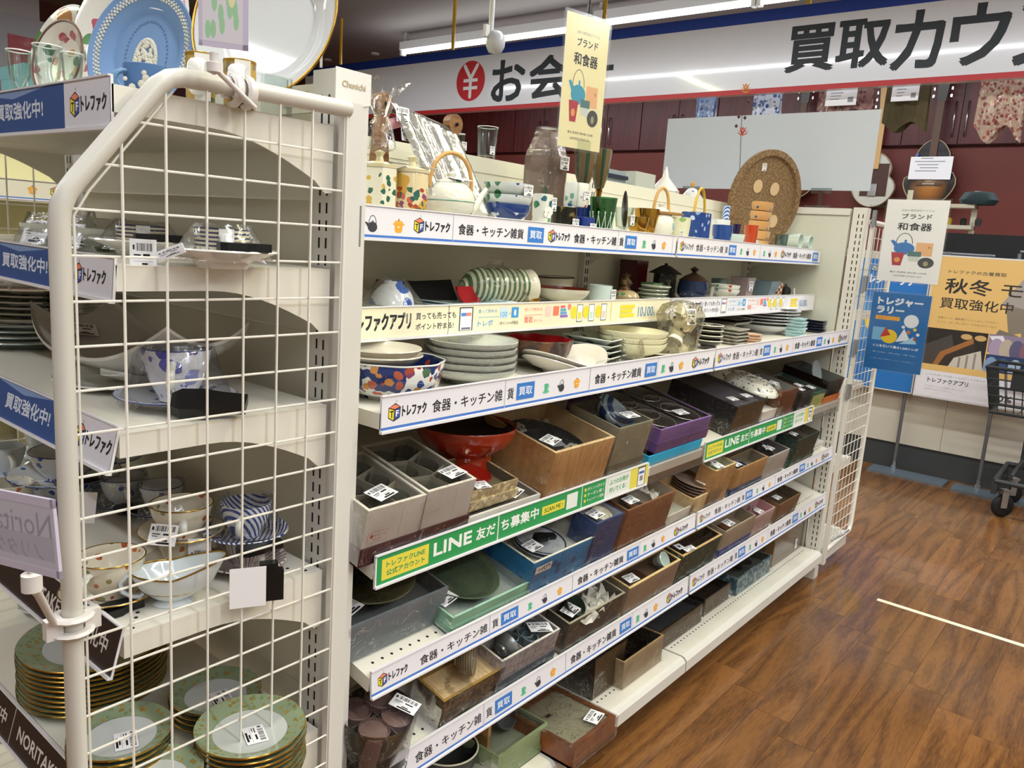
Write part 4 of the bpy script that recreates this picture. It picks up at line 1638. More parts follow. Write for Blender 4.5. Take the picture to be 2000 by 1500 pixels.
def cupp(r, h, b=.6, t=.0025, k=1.8):
 o = [(0, .003), (r * b * .8, .003), (r * b * .85, 0), (r * b, 0), (r * b, .004)]
 n = 6
 for i in range(1, n + 1):
  q = i / n
  o.append((r * b + (r - r * b) * (1 - (1 - q) ** k), .004 + (h - .004) * q))
 o.append((r - t, h + .0008))
 for i in range(n - 1, 0, -1):
  q = i / n
  o.append((r * b + (r - r * b) * (1 - (1 - q) ** k) - t, .006 + (h - .006) * q))
 o.append((0, .008))
 return o


def W1(name, label, cat, fr, x, y, z, mb, mats, group=None, rz=0, rx=0, ry=0, smooth=40):
 o = mb.build(name, mats, None, smooth)
 fr.put(o, x, y, z, rz, rx, ry)
 return tag(o, label, cat, group)


def WT(name, label, cat, fr, x, y, z, group=None, rz=0, rx=0, ry=0):
 t = thing(name, label, cat, group)
 fr.put(t, x, y, z, rz, rx, ry)
 return t


ST = None


def sticker(parent, m, w=.04, h=.027, name='price_sticker'):
 """white price sticker with barcode; sticker plane is local xy, facing +z"""
 global ST
 if ST is None:
  p = Print()
  p.rect(0, 0, 1, 1, '#ececf0')
  x = .2
  r2 = random.Random(3)
  while x < .86:
   w_ = r2.choice((.012, .02, .035))
   p.mb.add([(x, .66, .0012), (x + w_, .66, .0012), (x + w_, .92, .0012), (x, .92, .0012)], [(0, 1, 2, 3)], p.m('#1d1a1c'))
   x += w_ + r2.choice((.015, .02, .03))
  for (a, b, c, d) in ((.06, .7, .14, .86), (.1, .5, .4, .55), (.5, .48, .8, .57), (.1, .4, .32, .44), (.08, .31, .92, .32), (.45, .19, .7, .27), (.3, .06, .85, .16)):
   p.mb.add([(a, b, .0012), (c, b, .0012), (c, d, .0012), (a, d, .0012)], [(0, 1, 2, 3)], p.m('#1d1a1c'))
  p.mb.add([(0, 0, 0), (1, 0, 0), (1, 1, 0), (0, 1, 0), (0, 0, -.02), (1, 0, -.02), (1, 1, -.02), (0, 1, -.02)], [(3, 2, 6, 7), (0, 4, 5, 1), (1, 5, 6, 2), (0, 3, 7, 4)], 0)
  ST = p.mb.mesh('price_sticker', p.mats, 0)
 o = link(ST, name, parent)
 o.matrix_local = m @ Matrix.Diagonal((w, h, .3 * w, 1))
 return o


def face_front(x, y, z, lean=0):
 """matrix for a sticker on a front (-y) face"""
 return Matrix.Translation((x, y, z)) @ Matrix.Rotation(R(90 - lean), 4, 'X')


def face_top(x, y, z, rz=0, rx=0):
 return Matrix.Translation((x, y, z)) @ Matrix.Rotation(rz, 4, 'Z') @ Matrix.Rotation(rx, 4, 'X')


def security(parent, x, y, z, rz=0, rx=0, s=1.0, lab='black security tag'):
 mb = MB().prism([(-.034, -.012), (-.026, -.017), (.0, -.017), (.012, -.011), (.034, -.011), (.036, .008), (.010, .012), (-.004, .016), (-.026, .016), (-.035, .008)], 0, .011)
 o = mb.build('security_tag', BLK, parent, 20)
 o.matrix_local = Matrix.Translation((x, y, z)) @ Matrix.Rotation(rz, 4, 'Z') @ Matrix.Rotation(rx, 4, 'X') @ Matrix.Diagonal((s, s, s, 1))
 return o


def cone_wrap(parent, r0, r1, h, name='plastic_wrap', z0=.002, seg=18, m=None, mi=0):
 mb = MB()
 r2 = random.Random(int(r0 * 1e5))
 a = [(r0 * (1 + r2.uniform(-.03, .03))) for _ in range(seg)]
 vs = []
 for lv in range(5):
  q = lv / 4
  for i in range(seg):
   t = 2 * PI * i / seg
   rr = a[i] * (1 - q) + r1 * q
   rr *= 1 + .02 * math.sin(i * 5.1 + lv * 2)
   vs.append((rr * math.cos(t), rr * math.sin(t), z0 + h * q))
 fs = [(l * seg + i, l * seg + (i + 1) % seg, (l + 1) * seg + (i + 1) % seg, (l + 1) * seg + i) for l in range(4) for i in range(seg)]
 fs.append(tuple(4 * seg + i for i in range(seg)))
 mb.add(vs, fs)
 return mb.build(name, m or FILM, parent, 25)


def handle(mb, r, h, s=1.0, a=0, mi=0, th=.0035, z=None, flat=1.6):
 z = h * .52 if z is None else z
 pts = []
 for i in range(9):
  q = -PI * .5 + PI * i / 8
  pts.append((math.cos(a) * (r * .93 + h * .36 * s * math.cos(q)), math.sin(a) * (r * .93 + h * .36 * s * math.cos(q)), z + h * .30 * s * math.sin(q)))
 return mb.tube(pts, th, 8, mi, flat=flat)


ORD = ['topmost', 'second', 'third', 'fourth', 'fifth', 'sixth', 'seventh', 'eighth', 'ninth', 'tenth']


def stack(n, name, desc, cat, fr, x, y, z, mesh, dz, group, where, jit=.002, rz=0):
 """n copies one above another; label says the position from the top"""
 out = []
 for i in range(n):
  o = link(mesh, name)
  fr.put(o, x + rnd.uniform(-jit, jit), y + rnd.uniform(-jit, jit), z + i * dz, rz + rnd.uniform(-.1, .1))
  k = n - 1 - i
  pos = 'topmost' if k == 0 else ('bottom' if i == 0 else ORD[k] + ' from top')
  tag(o, f'{desc}, {pos} in stack {where}', cat, group)
  out.append(o)
 return out


CAT = '#d8d3c6'


def paperboard(hexc, rough=.6):
 return mat('board_' + hexc, hexc, rough, noise=(hexc_dark(hexc), 9, .35, .75))


def hexc_dark(h, k=.9):
 h = h.lstrip('#')
 return '#' + ''.join('%02x' % int(int(h[i:i + 2], 16) * k) for i in (0, 2, 4))


def open_box(label, fr, x0, x1, y0, d, h, out, ins='#d9d5cb', base=None, wrap=True, wall=.004, name='gift_box', floor_z=.35, rim=None, group=None, basef=.3, z0=0, stick=None, divide=0, rz=0):
 """box without its cover; parts: body, rim, base tray, dividers, wrap, price sticker"""
 w = x1 - x0
 t = WT(name, label, 'box', fr, x0, y0, z0, group, rz)
 om = out if not isinstance(out, str) else paperboard(out)
 im = ins if not isinstance(ins, str) else paperboard(ins)
 fz = h * floor_z
 hb = h * basef if base else 0
 mb = MB()
 mb.box(0, 0, hb * .5, w, wall, h).box(0, d - wall, hb * .5, w, d, h).box(0, wall, hb * .5, wall, d - wall, h).box(w - wall, wall, hb * .5, w, d - wall, h)
 mb.build('box_body', om, t, 0)
 e = .0006
 MB().box(wall + e, wall + e, fz - .003, w - wall - e, d - wall - e, fz).box(wall, wall, fz, wall + e, d - wall, h - .001).box(w - wall - e, wall, fz, w - wall, d - wall, h - .001).box(wall, d - wall - e, fz, w - wall, d - wall, h - .001).box(wall, wall, fz, w - wall, wall + e, h - .001).build('inner_lining', im, t, 0)
 if rim:
  e2 = .0006
  mb = MB()
  mb.box(0 - e2, -e2, h, w + e2, wall, h + .0015).box(-e2, d - wall, h, w + e2, d + e2, h + .0015).box(-e2, wall, h, wall, d - wall, h + .0015).box(w - wall, wall, h, w + e2, d - wall, h + .0015)
  mb.build('box_rim', rim if not isinstance(rim, str) else mat('rim_' + rim, rim, .5), t, 0)
 if base:
  g = .0035
  bm = base if not isinstance(base, str) else paperboard(base)
  MB().box(-g, -g, 0, w + g, 0, hb).box(-g, d, 0, w + g, d + g, hb).box(-g, 0, 0, 0, d, hb).box(w, 0, 0, w + g, d, hb).box(-g, -g, 0, w + g, d + g, .002).build('box_lid', bm, t, 0)
 if divide:
  for k in range(1, divide + 1):
   yy = d * k / (divide + 1)
   MB().box(wall, yy - .001, fz, w - wall, yy + .001, h * .93).build('divider', im, t, 0)
 if wrap:
  g = .0045
  H = h + .003
  nx, ny = 9, 9
  mb = MB()
  r2 = random.Random(int(w * 9999))
  gv = []
  for j in range(ny + 1):
   for i in range(nx + 1):
    gv.append((-g + (w + 2 * g) * i / nx, -g + (d + 2 * g) * j / ny, H + (r2.uniform(-.0016, .0016) if 0 < i < nx and 0 < j < ny else 0)))
  mb.add(gv, [(j * (nx + 1) + i, j * (nx + 1) + i + 1, (j + 1) * (nx + 1) + i + 1, (j + 1) * (nx + 1) + i) for j in range(ny) for i in range(nx)])
  for side in range(2):
   gv = []
   for j in range(6):
    for i in range(nx + 1):
     q = i / nx
     o_ = r2.uniform(0, .0035) if 0 < j < 5 else 0
     if side == 0:
      gv.append((-g + (w + 2 * g) * q, -g - o_, .004 + (H - .004) * j / 5))
     else:
      gv.append((-g - o_, -g + (d + 2 * g) * q, .004 + (H - .004) * j / 5))
   mb.add(gv, [(j * (nx + 1) + i, j * (nx + 1) + i + 1, (j + 1) * (nx + 1) + i + 1, (j + 1) * (nx + 1) + i) for j in range(5) for i in range(nx)])
  mb.build('cellophane_wrap', FILM, t, 20)
 if stick:
  for s_ in stick:
   sx_, sy_, rz_ = s_[:3]
   sticker(t, face_top(sx_ * w, sy_ * d, h + (.0065 if wrap else .003), rz_), *(s_[3:5] if len(s_) > 3 else (.042, .03)))
 t['_dim'] = (w, d, h, fz)
 return t


def bxp(fr, FL, FR, y0=.012, BL=None, d=.25, z0=0):
 a = fr.inter(FL[0], FL[1], 'y', y0)
 b = fr.inter(FR[0], FR[1], 'y', y0)
 h = (a.z + b.z) / 2
 if BL:
  c = fr.inter(BL[0], BL[1], 'z', h)
  d = min(max(c.y - y0, .05), .42 - y0)
 return a.x, b.x, y0, d, h


def inbox(t, fr, name, label, cat, fx, fy, z, mb, mats, group=None, rz=0, rx=0, ry=0, smooth=40):
 """things lying in a box: fx, fy are fractions of its width and depth"""
 w, d, h, fz = t['_dim']
 rm = Matrix.Rotation(rz, 4, 'Z') @ Matrix.Rotation(ry, 4, 'Y') @ Matrix.Rotation(rx, 4, 'X')
 q = [rm @ Vector(v) for v in mb.v[::3] or mb.v]
 lo = [min(p[i] for p in q) for i in range(3)]
 hi = [max(p[i] for p in q) for i in range(3)]
 s = min(1, (w - .013) / (hi[0] - lo[0]), (d - .013) / (hi[1] - lo[1]))
 mb.xform(Matrix.Scale(s, 4))
 o = mb.build(name, mats, None, smooth)
 cx = min(max(w * fx, .006 - lo[0] * s), w - .006 - hi[0] * s)
 cy = min(max(d * fy, .006 - lo[1] * s), d - .006 - hi[1] * s)
 m = t.matrix_basis @ Matrix.Translation((cx, cy, fz + z - lo[2] * s + .0003)) @ rm
 o.location = m.to_translation()
 o.rotation_euler = m.to_euler()
 return tag(o, label, cat, group)


def tissue(t, fx, fy, s=.06, z=.02, c='#dcdad2'):
 w, d, h, fz = t['_dim']
 r2 = random.Random(int(fx * 997 + fy * 31 + s * 1e4))
 n = 6
 vs = []
 for j in range(n + 1):
  for i in range(n + 1):
   vs.append(((i / n - .5) * s * 1.2, (j / n - .5) * s, r2.uniform(0, z)))
 fs = [(j * (n + 1) + i, j * (n + 1) + i + 1, (j + 1) * (n + 1) + i + 1, (j + 1) * (n + 1) + i) for j in range(n) for i in range(n)]
 o = MB().add(vs, fs).build('tissue_paper', mat('tissue_' + c, c, .7), t, 0)
 o.location = (w * fx, d * fy, fz + .01)
 o.rotation_euler = (0, 0, r2.uniform(0, 3))
 return o
# ================================================================ LEVEL C (green rail): open gift boxes
F = FRM['C']
GLW = glass('box_glass', '#f2f6f5', .12)


def box(label, F, FL, FR, out, **k):
 kw = {q: k.pop(q) for q in ('y0', 'BL', 'd') if q in k}
 z0 = k.get('z0', 0)
 x0, x1, y0, d, h = bxp(F, FL, FR, **kw)
 return open_box(label, F, x0, x1, y0, d, h - z0, out, **k)


def tumbler(r, h):
 return [(0, .002), (r * .8, 0), (r * .82, .01), (r, h), (r - .0015, h), (r * .8 - .001, .012), (0, .010)]


c1 = box('cream divided box of clear tumblers nearest the end post, maroon base', F, (720, 1000), (833, 967), '#cfc8c0', BL=(606, 905), base='#4a1a2a', basef=.32, ins='#b9b2a4', floor_z=.2, stick=[(.25, .05, .25, .05, .036)], wall=.005, rim='#e2dccf')
c2 = box('cream divided box of clear tumblers beside the red footed bowl', F, (837, 962), (930, 936), '#cdc6bf', BL=(707, 872), base='#451c20', basef=.32, ins='#b9b2a4', floor_z=.2, stick=[(.55, .06, .15, .05, .034)], wall=.005, rim='#e2dccf')
for q, (t, lab) in enumerate(((c1, 'nearest box'), (c2, 'second box'))):
 w, d, h, fz = t['_dim']
 dv = paperboard('#a9a18f')
 for (a, b) in (((.0, .36), (.5, .30)), ((.5, .30), (1, .42)), ((.5, .30), (.62, .0)), ((0, .70), (.5, .64)), ((.5, .64), (1, .76)), ((.5, .64), (.62, .32))):
  ax, ay, bx2, by2 = a[0] * w, a[1] * d, b[0] * w, b[1] * d
  ax = min(max(ax, .006), w - .006)
  bx2 = min(max(bx2, .006), w - .006)
  n = Vector((by2 - ay, ax - bx2)).normalized() * .0007
  MB().prism([(ax + n.x, ay + n.y), (bx2 + n.x, by2 + n.y), (bx2 - n.x, by2 - n.y), (ax - n.x, ay - n.y)][::-1], fz, h * .93).build('divider', dv, t, 0)
 for k, (fx, fy) in enumerate(((.26, .17), (.76, .22), (.27, .50), (.77, .54), (.27, .83), (.77, .88))):
  r = min(w * .21, d * .13)
  inbox(t, F, 'tumbler', f'clear tumbler at the {("front left", "front right", "middle left", "middle right", "back left", "back right")[k]} of the {"cream box nearest the end post" if q == 0 else "cream box beside the red bowl"}', 'glass', fx, fy, 0, MB().lathe(tumbler(r, (h - fz) * .86), 22), GLW, f'tumblers in the {lab}')
p = Print()
p.rect(0, 0, .042, .02, '#b3646c')
p.rect(.0006, .0006, .0414, .0194, '#cbc3be')
p.ell(.008, .013, .004, .004, '#b3444e')
p.text('創作硝子工房', .014, .010, .038, col='#b3646c', y1=.016)
p.text('耐熱', .012, .003, .03, col='#b3646c', y1=.008)
o = p.place('box_print', c1)
w, d, h, fz = c1['_dim']
o.matrix_local = Matrix.Translation((.01, -.0003, h * .38)) @ Matrix.Rotation(PI / 2, 4, 'X')

# flat tray box, basket-weave tan box, red saucer and tall red footed bowl
x0, x1, y0, d, h = bxp(F, (916, 1012), (1057, 962), y0=.014)
fb = open_box('flat white tray box under the tan woven box', F, x0, x1, y0, .20, .022, '#d7d3cb', ins='#8a8478', wrap=False, floor_z=.3, stick=[(.66, .04, .3, .05, .034)])
x0, x1, y0, d, h = bxp(F, (927, 950), (1015, 928), y0=.03)
TAN = dots('tan_weave', '#a08f6c', ['#c4b48e', '#8b7a58'], 95, .4, .6, keep=.9, metric='CHEBYCHEV')
tb = open_box('small tan woven paper box holding a red lacquer saucer', F, x0, x1, y0, .12, .042, TAN, ins='#6b5f4c', wrap=False, floor_z=.5, z0=.0225, base=TAN, basef=.5, stick=[(.1, .02, -.2, .036, .026)])
inbox(tb, F, 'lacquer_saucer', 'small red lacquer saucer lying in the tan woven box', 'saucer', .5, .5, .006, MB().lathe(platep(.036, .010), 28), LACR)
x, z, m = L2(F, 930, 880, .20)
r = 1.0
t = WT('footed_bowl', 'large red lacquer footed bowl behind the cream glass boxes', 'bowl', F, 0, 0, 0)
cx_, cy_, m = Z0(F, 928, 905, .03)
cx_, cy_ = F.inter(925, 835, 'z', .12).x, F.inter(925, 835, 'z', .12).y
rr = 101 * mpp(F.w(cx_, cy_, .13))
t.location = F.w(cx_, cy_, .028)
t.rotation_euler = (0, 0, 0)
REDL = mat('red_lacquer_ext', '#9c2d12', .14, coat=.7)
MB().lathe([(0, .0), (rr * .54, 0), (rr * .56, .004), (rr * .52, .012), (rr * .53, .034), (rr * .6, .038), (rr * .62, .042), (rr * .86, .056), (rr * .97, .078), (rr * .985, .088), (rr, .092), (rr * .985, .095), (rr * .955, .088)], 56).build('bowl_body', REDL, t, 50)
MB().lathe([(rr * .955, .088), (rr * .93, .076), (rr * .78, .062), (rr * .4, .054), (0, .052)], 56).build('bowl_inside', mat('dark_lacquer', '#2a0806', .12, coat=.8), t, 60)

WB = wood('wood_box', '#a77c4a', '#c79c68', 9, (12, 2, 2), .5)
WBD = wood('wood_box_pale', '#c7a878', '#dcc298', 9, (12, 2, 2), .5)
c4 = box('tall light wood box with a black cherry blossom bowl inside', F, (1087, 882), (1200, 858), WB, BL=(975, 803), ins=WBD, floor_z=.45, wall=.007, rim=WBD, stick=[(.06, .10, .25, .05, .034)])
w, d, h, fz = c4['_dim']
BLKB = mat('black_stoneware', '#23262a', .3, noise=('#34383c', 30, .45, .6))
o = inbox(c4, F, 'blossom_bowl', 'black stoneware bowl with white cherry blossoms in the tall wood box', 'bowl', .5, .52, .0, MB().lathe(bowlp(w * .45, h * .42, .4), 40, sy=1.25), BLKB)
for k, (a, q, s) in enumerate(((2.3, .75, 1.3), (1.6, .78, 1.4), (-.6, .7, 1.5), (3.6, .6, 1))):
 mb = MB()
 for j in range(5):
  b = 2 * PI * j / 5
  cx2, cy2 = .0065 * s * math.cos(b), .0065 * s * math.sin(b)
  n0 = len(mb.v)
  mb.add([(cx2 + .0048 * s * math.cos(b + e), cy2 + .0048 * s * math.sin(b + e), 0) for e in (0, .9, 1.8, 2.7, 3.6, 4.5, 5.4)], [tuple(range(7))])
 f_ = mb.build('blossom', mat('blossom_white', '#c9c6bc', .5), o, 0)
 R_ = max(v_.co.x for v_ in o.data.vertices)
 rr_ = R_ * q
 t_ = 1 - math.sqrt(max(0, 1 - (q - .4) / .6))
 f_.matrix_local = Matrix.Translation((rr_ * math.cos(a), rr_ * 1.25 * math.sin(a), .012 + h * .42 * R_ / (w * .45) * t_ ** 1.15)) @ Matrix.Rotation(a, 4, 'Z') @ Matrix.Rotation(-.45, 4, 'Y')
tissue(c4, .8, .9, .05)
MB().add([(w * .05, .02, h + .0045), (w * .22, .012, h + .0045), (w * .3, .05, h + .0045), (w * .12, .06, h + .0045)], [(0, 1, 2, 3)]).build('grey_slip', mat('slip_grey', '#5f6468', .5), c4, 0)

c5 = box('khaki paper box with a blue and white glazed bowl', F, (1211, 838), (1277, 820), '#8d8872', BL=(1125, 787), ins='#8f8a78', base='#6f6b58', floor_z=.55, stick=[(.45, .16, -.1, .05, .032)])
w, d, h, fz = c5['_dim']
inbox(c5, F, 'square_bowl', 'blue striped glazed bowl lying on its side in the khaki box', 'bowl', .45, .45, .012, MB().lathe(bowlp(w * .38, .045), 28), bands('blue_glaze', '#8d9a9c', '#1d3358', 14, 'X', .5), rx=.5, rz=.3)
tissue(c5, .35, .25, .05)
tissue(c5, .8, .8, .05)

# teal box seen through the clear rail, with the purple box of round glasses on it
tb2 = open_box('teal blue box under the purple box, seen at the green rail', F, .972, 1.268, .006, .2, .030, '#2aa3cc', wrap=False, ins='#1c7fa2')
p = Print()
for k, ch in enumerate('和食器'):
 p.text(ch, .135, -.0, .15, col='#dff1f8', y1=.013)
c6 = box('purple box of round black lacquer coasters', F, (1291, 842), (1390, 812), '#7a5a98', BL=(1160, 750), ins='#17151a', base='#6d4a86', basef=.45, floor_z=.86, z0=.031, stick=[(.55, .12, -.1, .05, .03)], rim='#8f6fae')
w, d, h, fz = c6['_dim']
for k, (fx, fy) in enumerate(((.27, .14), (.75, .16), (.27, .40), (.75, .42), (.27, .66), (.75, .68))):
 inbox(c6, F, 'coaster', f'round black silver rimmed coaster at the {("front left", "front right", "middle left", "middle right", "back left", "back right")[k]} of the purple box', 'coaster', fx, fy, .0005, MB().lathe([(0, 0), (w * .19, 0), (w * .2, .003), (w * .19, .0045), (0, .003)], 28).tube([(w * .195 * math.cos(a * PI / 14), w * .195 * math.sin(a * PI / 14), .0045) for a in range(28)], .0009, 5, 1, closed=True), [LACK, mat('silver_rim', '#c8c4c4', .3, metal=.6)], 'coasters in the purple box')
# dark oval tin
x, y, m = Z0(F, 1372, 850, .05)
t = WT('oval_tin', 'dark oval lacquered tin with a white sticker between the purple and black boxes', 'tin', F, x, .145, 0)
MB().lathe([(0, 0), (.038, 0), (.040, .004), (.040, .058), (.042, .060), (.042, .066), (.039, .066)], 40, sy=3).build('tin_body', LACK, t, 40)
MB().lathe([(.039, .064), (.036, .060), (0, .060)], 40, sy=3).build('tin_top', mat('tin_grey', '#3f4347', .3), t, 40)
sticker(t, face_front(.0, -.1225, .03), .035, .024)

c8 = box('long black box with a brown wooden front panel', F, (1439, 799), (1497, 776), '#17130f', BL=(1296, 742), ins='#54505a', floor_z=.9, stick=[(.1, .12, -.1, .04, .026), (.55, .11, -.1, .04, .026)])
w, d, h, fz = c8['_dim']
MB().box(.001, -.002, .004, w - .001, -.0005, h - .001).build('front_panel', mat('brown_front', '#4c3a22', .35), c8, 0)
c9 = box('pale box with a small flowered bowl on top', F, (1490, 808), (1531, 791), '#c9c0b4', d=.30, floor_z=.9, wrap=False, base='#2f4a8c')
FLW = dots('flower_ware', '#dddcd0', ['#5c7a5a', '#7f6a86', '#4c5f74'], 90, .36, .15, keep=.5)
w, d, h, fz = c9['_dim']
for k, fy in enumerate((.12, .42, .72)):
 inbox(c9, F, 'flowered_bowl', ['flowered white bowl at the front of the pale narrow box', 'flowered white bowl in the middle of the pale narrow box', 'flowered white bowl at the back of the pale narrow box'][k], 'bowl', .5, fy, h * .1 + .036, MB().lathe(bowlp(w * .48, .036), 28), FLW, 'flowered bowls in the narrow box', rx=PI)
c10 = box('brown wooden box with grey paper and a green cloth', F, (1530, 766), (1561, 757), wood('wood_dark', '#5c3319', '#7d4a28', 9, (12, 2, 2), .4), BL=(1445, 735), ins='#8f8f8f', floor_z=.7, stick=[(.2, .25, .2)])
tissue(c10, .5, .5, .05, c='#b9b9b2')
inbox(c10, F, 'green_cloth', 'folded olive cloth in the brown wooden box', 'cloth', .5, .78, .004, MB().box(-.02, -.03, 0, .02, .03, .01), mat('olive_fold', '#6f7038', .8), smooth=0)
c11 = box('small black box with white stickers beside the brown wooden box', F, (1566, 768), (1589, 762), '#1b1716', BL=(1500, 738), ins='#2b2524', floor_z=.8, stick=[(.1, .03, 0, .035, .03), (.5, .2, 0, .035, .03)])
c12 = box('green paper box with a lime front', F, (1591, 767), (1613, 762), '#3d5f4c', BL=(1515, 730), ins='#5c6f68', floor_z=.6, stick=[(.2, .1, 0, .04, .03)])
w, d, h, fz = c12['_dim']
MB().box(.001, -.002, 0, w - .001, -.0005, h * .8).build('lime_front', mat('lime', '#b9bd6f', .5), c12, 0)
c13 = box('clear plastic box with an orange band at the far end of the green rail', F, (1620, 745), (1650, 738), film('brown_film', '#b59a86', .12, 8, .2), d=.18, ins='#6a6f6c', floor_z=.5, base='#c46a2c', wrap=False)
inbox(c13, F, 'oval_dish', 'grey oval dish standing in the clear orange banded box', 'dish', .5, .5, .0, MB().lathe(platep(.05, .01), 30), mat('grey_dish', '#8d979a', .25), rx=1.1)

# ================================================================ LEVEL D
F = FRM['D']
d1 = box('grey blue paper box with a dark moss plate and black security tag', F, (682, 1226), (876, 1148), '#7f8890', y0=.05, d=.24, ins='#6b6f6c', floor_z=.55, stick=[(.02, .06, .3, .055, .042)])
w, d, h, fz = d1['_dim']
MOSS = mat('moss_glaze', '#4c4b33', .25, noise=('#6a6648', 14, .4, .65))
o = inbox(d1, F, 'moss_plate', 'square moss brown glazed plate in the grey blue box', 'plate', .5, .5, .02, MB().lathe(platep(w * .44, .02), 36), MOSS)
security(d1, w * .46, d * .45, fz + .048, .3, 0, 1.1)
tissue(d1, .86, .6, .07)
tissue(d1, .8, .85, .06)
p = Print()
p.rect(0, 0, .045, .03, '#e3e3e6')
st = [(.022 + .009 * (1 if k % 2 == 0 else .42) * math.sin(k * PI / 5), .015 + .011 * (1 if k % 2 == 0 else .42) * math.cos(k * PI / 5)) for k in range(10)]


def star(p, cx, cy, r, c='#1c1a1a'):
 for k in range(5):
  a = k * 2 * PI / 5
  p.poly([(cx, cy), (cx + .42 * r * math.sin(a - PI / 5), cy + .42 * r * math.cos(a - PI / 5)), (cx + r * math.sin(a), cy + r * math.cos(a)), (cx + .42 * r * math.sin(a + PI / 5), cy + .42 * r * math.cos(a + PI / 5))][::-1], c)


def star_sticker(t, fx, fy, rz=0, s=1):
 w, d, h, fz = t['_dim']
 p = Print()
 p.rect(0, 0, .036 * s, .03 * s, '#e3e3e6')
 star(p, .018 * s, .015 * s, .011 * s)
 o = p.place('star_sticker', t)
 o.matrix_local = face_top(w * fx, d * fy, h + .0072, rz)


star_sticker(d1, .0, .22, .3, 1.3)
d2 = box('mint green double box with a large green oval plate', F, (885, 1206), (1034, 1140), '#8fbfa4', d=.27, ins='#a9b3ac', floor_z=.45, base='#86b79b', basef=.5, stick=[(.02, .1, .2, .05, .036)], rim='#a6d0b8')
w, d, h, fz = d2['_dim']
inbox(d2, F, 'green_plate', 'large dark green oval plate in the mint box', 'plate', .47, .5, .006, MB().lathe(platep(w * .44, .022, .2), 44, sy=1.3), mat('green_glaze', '#4a5a49', .15, noise=('#5d6b52', 12, .4, .65), coat=.5))
d3 = box('bright blue plum patterned box with white striped plates', F, (1044, 1099), (1160, 1051), dots('blue_print_box', '#2476ac', ['#1b4f80', '#1e5f94'], 38, .33, .5, keep=.6), BL=(960, 1036), ins='#d5d6cc', floor_z=.6, stick=[(.1, .18, .1, .045, .032)], rim='#dcdccf')
w, d, h, fz = d3['_dim']
GP = mat('grey_white_plate', '#c3c9cf', .12, coat=.5)
for k in range(2):
 inbox(d3, F, 'rimmed_plate', ['lower white plate with a navy rim in the blue box', 'upper white plate with a navy rim in the blue box'][k], 'plate', .5, .52, .002 + k * .009, MB().lathe(platep(w * .43, .014), 40).tube([(w * .41 * math.cos(a * PI / 20), w * .41 * math.sin(a * PI / 20), .0165) for a in range(40)], .0022, 6, 1, closed=True), [GP, mat('navy_rim', '#1f2b52', .3)], 'navy rimmed plates in the blue box')
security(d3, w * .45, d * .4, fz + .035, -.3, 0, .8)
p = Print()
p.rect(0, 0, .055, .018, '#e2dfd8')
p.text('一代門', .006, .003, .05, col='#2b2727', bold=.0006, y1=.015)
o = p.place('name_slip', d3)
o.matrix_local = Matrix.Translation((.006, -.0052, h * .68)) @ Matrix.Rotation(PI / 2, 4, 'X')
d4 = box('navy paper box with a small cream dish', F, (1166, 1024), (1219, 1001), '#344a7c', BL=(1098, 1006), ins='#c7cbd0', floor_z=.75, stick=[(.05, .12, .1, .045, .032)])
inbox(d4, F, 'cream_dish', 'small cream dish in the navy box', 'dish', .6, .45, .004, MB().lathe(bowlp(.028, .018), 24), CREAM, rx=.2)
d5 = box('brown cardboard box with an orange and grey wrapped bowl', F, (1228, 995), (1320, 961), '#8a5a38', BL=(1165, 968), ins='#b9ab95', floor_z=.62, stick=[(.1, .12, 0, .045, .03)], base='#7c4e2f', basef=.16)
w, d, h, fz = d5['_dim']
inbox(d5, F, 'orange_bowl', 'orange bowl with a pale rim lying in the brown cardboard box', 'bowl', .52, .48, .0, MB().lathe(bowlp(w * .36, .05, k=2.6), 32), mat('orange_glaze', '#c98a5a', .4), rx=-.1)
inbox(d5, F, 'grey_bowl', 'dark grey bowl nested in the orange bowl', 'bowl', .5, .48, .014, MB().lathe(bowlp(w * .27, .04), 30), mat('stone_grey', '#7d746a', .6))
tissue(d5, .85, .7, .05)
d6 = box('small white box with black cups and a star sticker', F, (1303, 1008), (1356, 988), '#cfcabd', d=.16, ins='#b9b5a8', floor_z=.6, stick=[(.5, .3, .2, .03, .024)])
star_sticker(d6, .35, .55, .2, .7)
inbox(d6, F, 'black_cup', 'small black cup in the white star box', 'cup', .3, .3, 0, MB().lathe(cupp(.02, .02), 20), LACK)
d7 = box('pale wooden box of pinkish grey fluted plates', F, (1355, 975), (1411, 951), WBD, BL=(1286, 938), ins=WBD, floor_z=.55, stick=None, wall=.005)
w, d, h, fz = d7['_dim']
ROSE = mat('rose_grey', '#a8948a', .4)
for k in range(4):
 inbox(d7, F, 'fluted_plate', f'pinkish grey fluted plate, {["bottom", "third", "second", "topmost"][k]} of the stack in the pale wooden box', 'plate', .5, .52, .004 + k * .009, MB().lathe(platep(w * .52, .012), 40, sy=1.5, wob=lambda a, q: .02 * math.sin(a * 14) * q), [ROSE], 'pinkish fluted plates', rz=.1 * k)
sticker(d7, face_top(w * .45, d * .12, h + .02, .1), .04, .028)
d8 = box('narrow wooden box with a green lidded tin and star sticker', F, (1397, 926), (1440, 900), WB, BL=(1369, 905), ins='#b9b59c', floor_z=.8, d=.2, wall=.005, rim=WBD, stick=[(.1, .05, -.2, .04, .028)])
star_sticker(d8, .2, .35, -.1, .8)
inbox(d8, F, 'round_cover', 'green and white round cover in the narrow wooden box', 'cover', .6, .6, .0, MB().lathe([(0, 0), (.03, 0), (.03, .004), (.02, .009), (0, .011)], 24), mat('leaf_green', '#6d7a4a', .3))
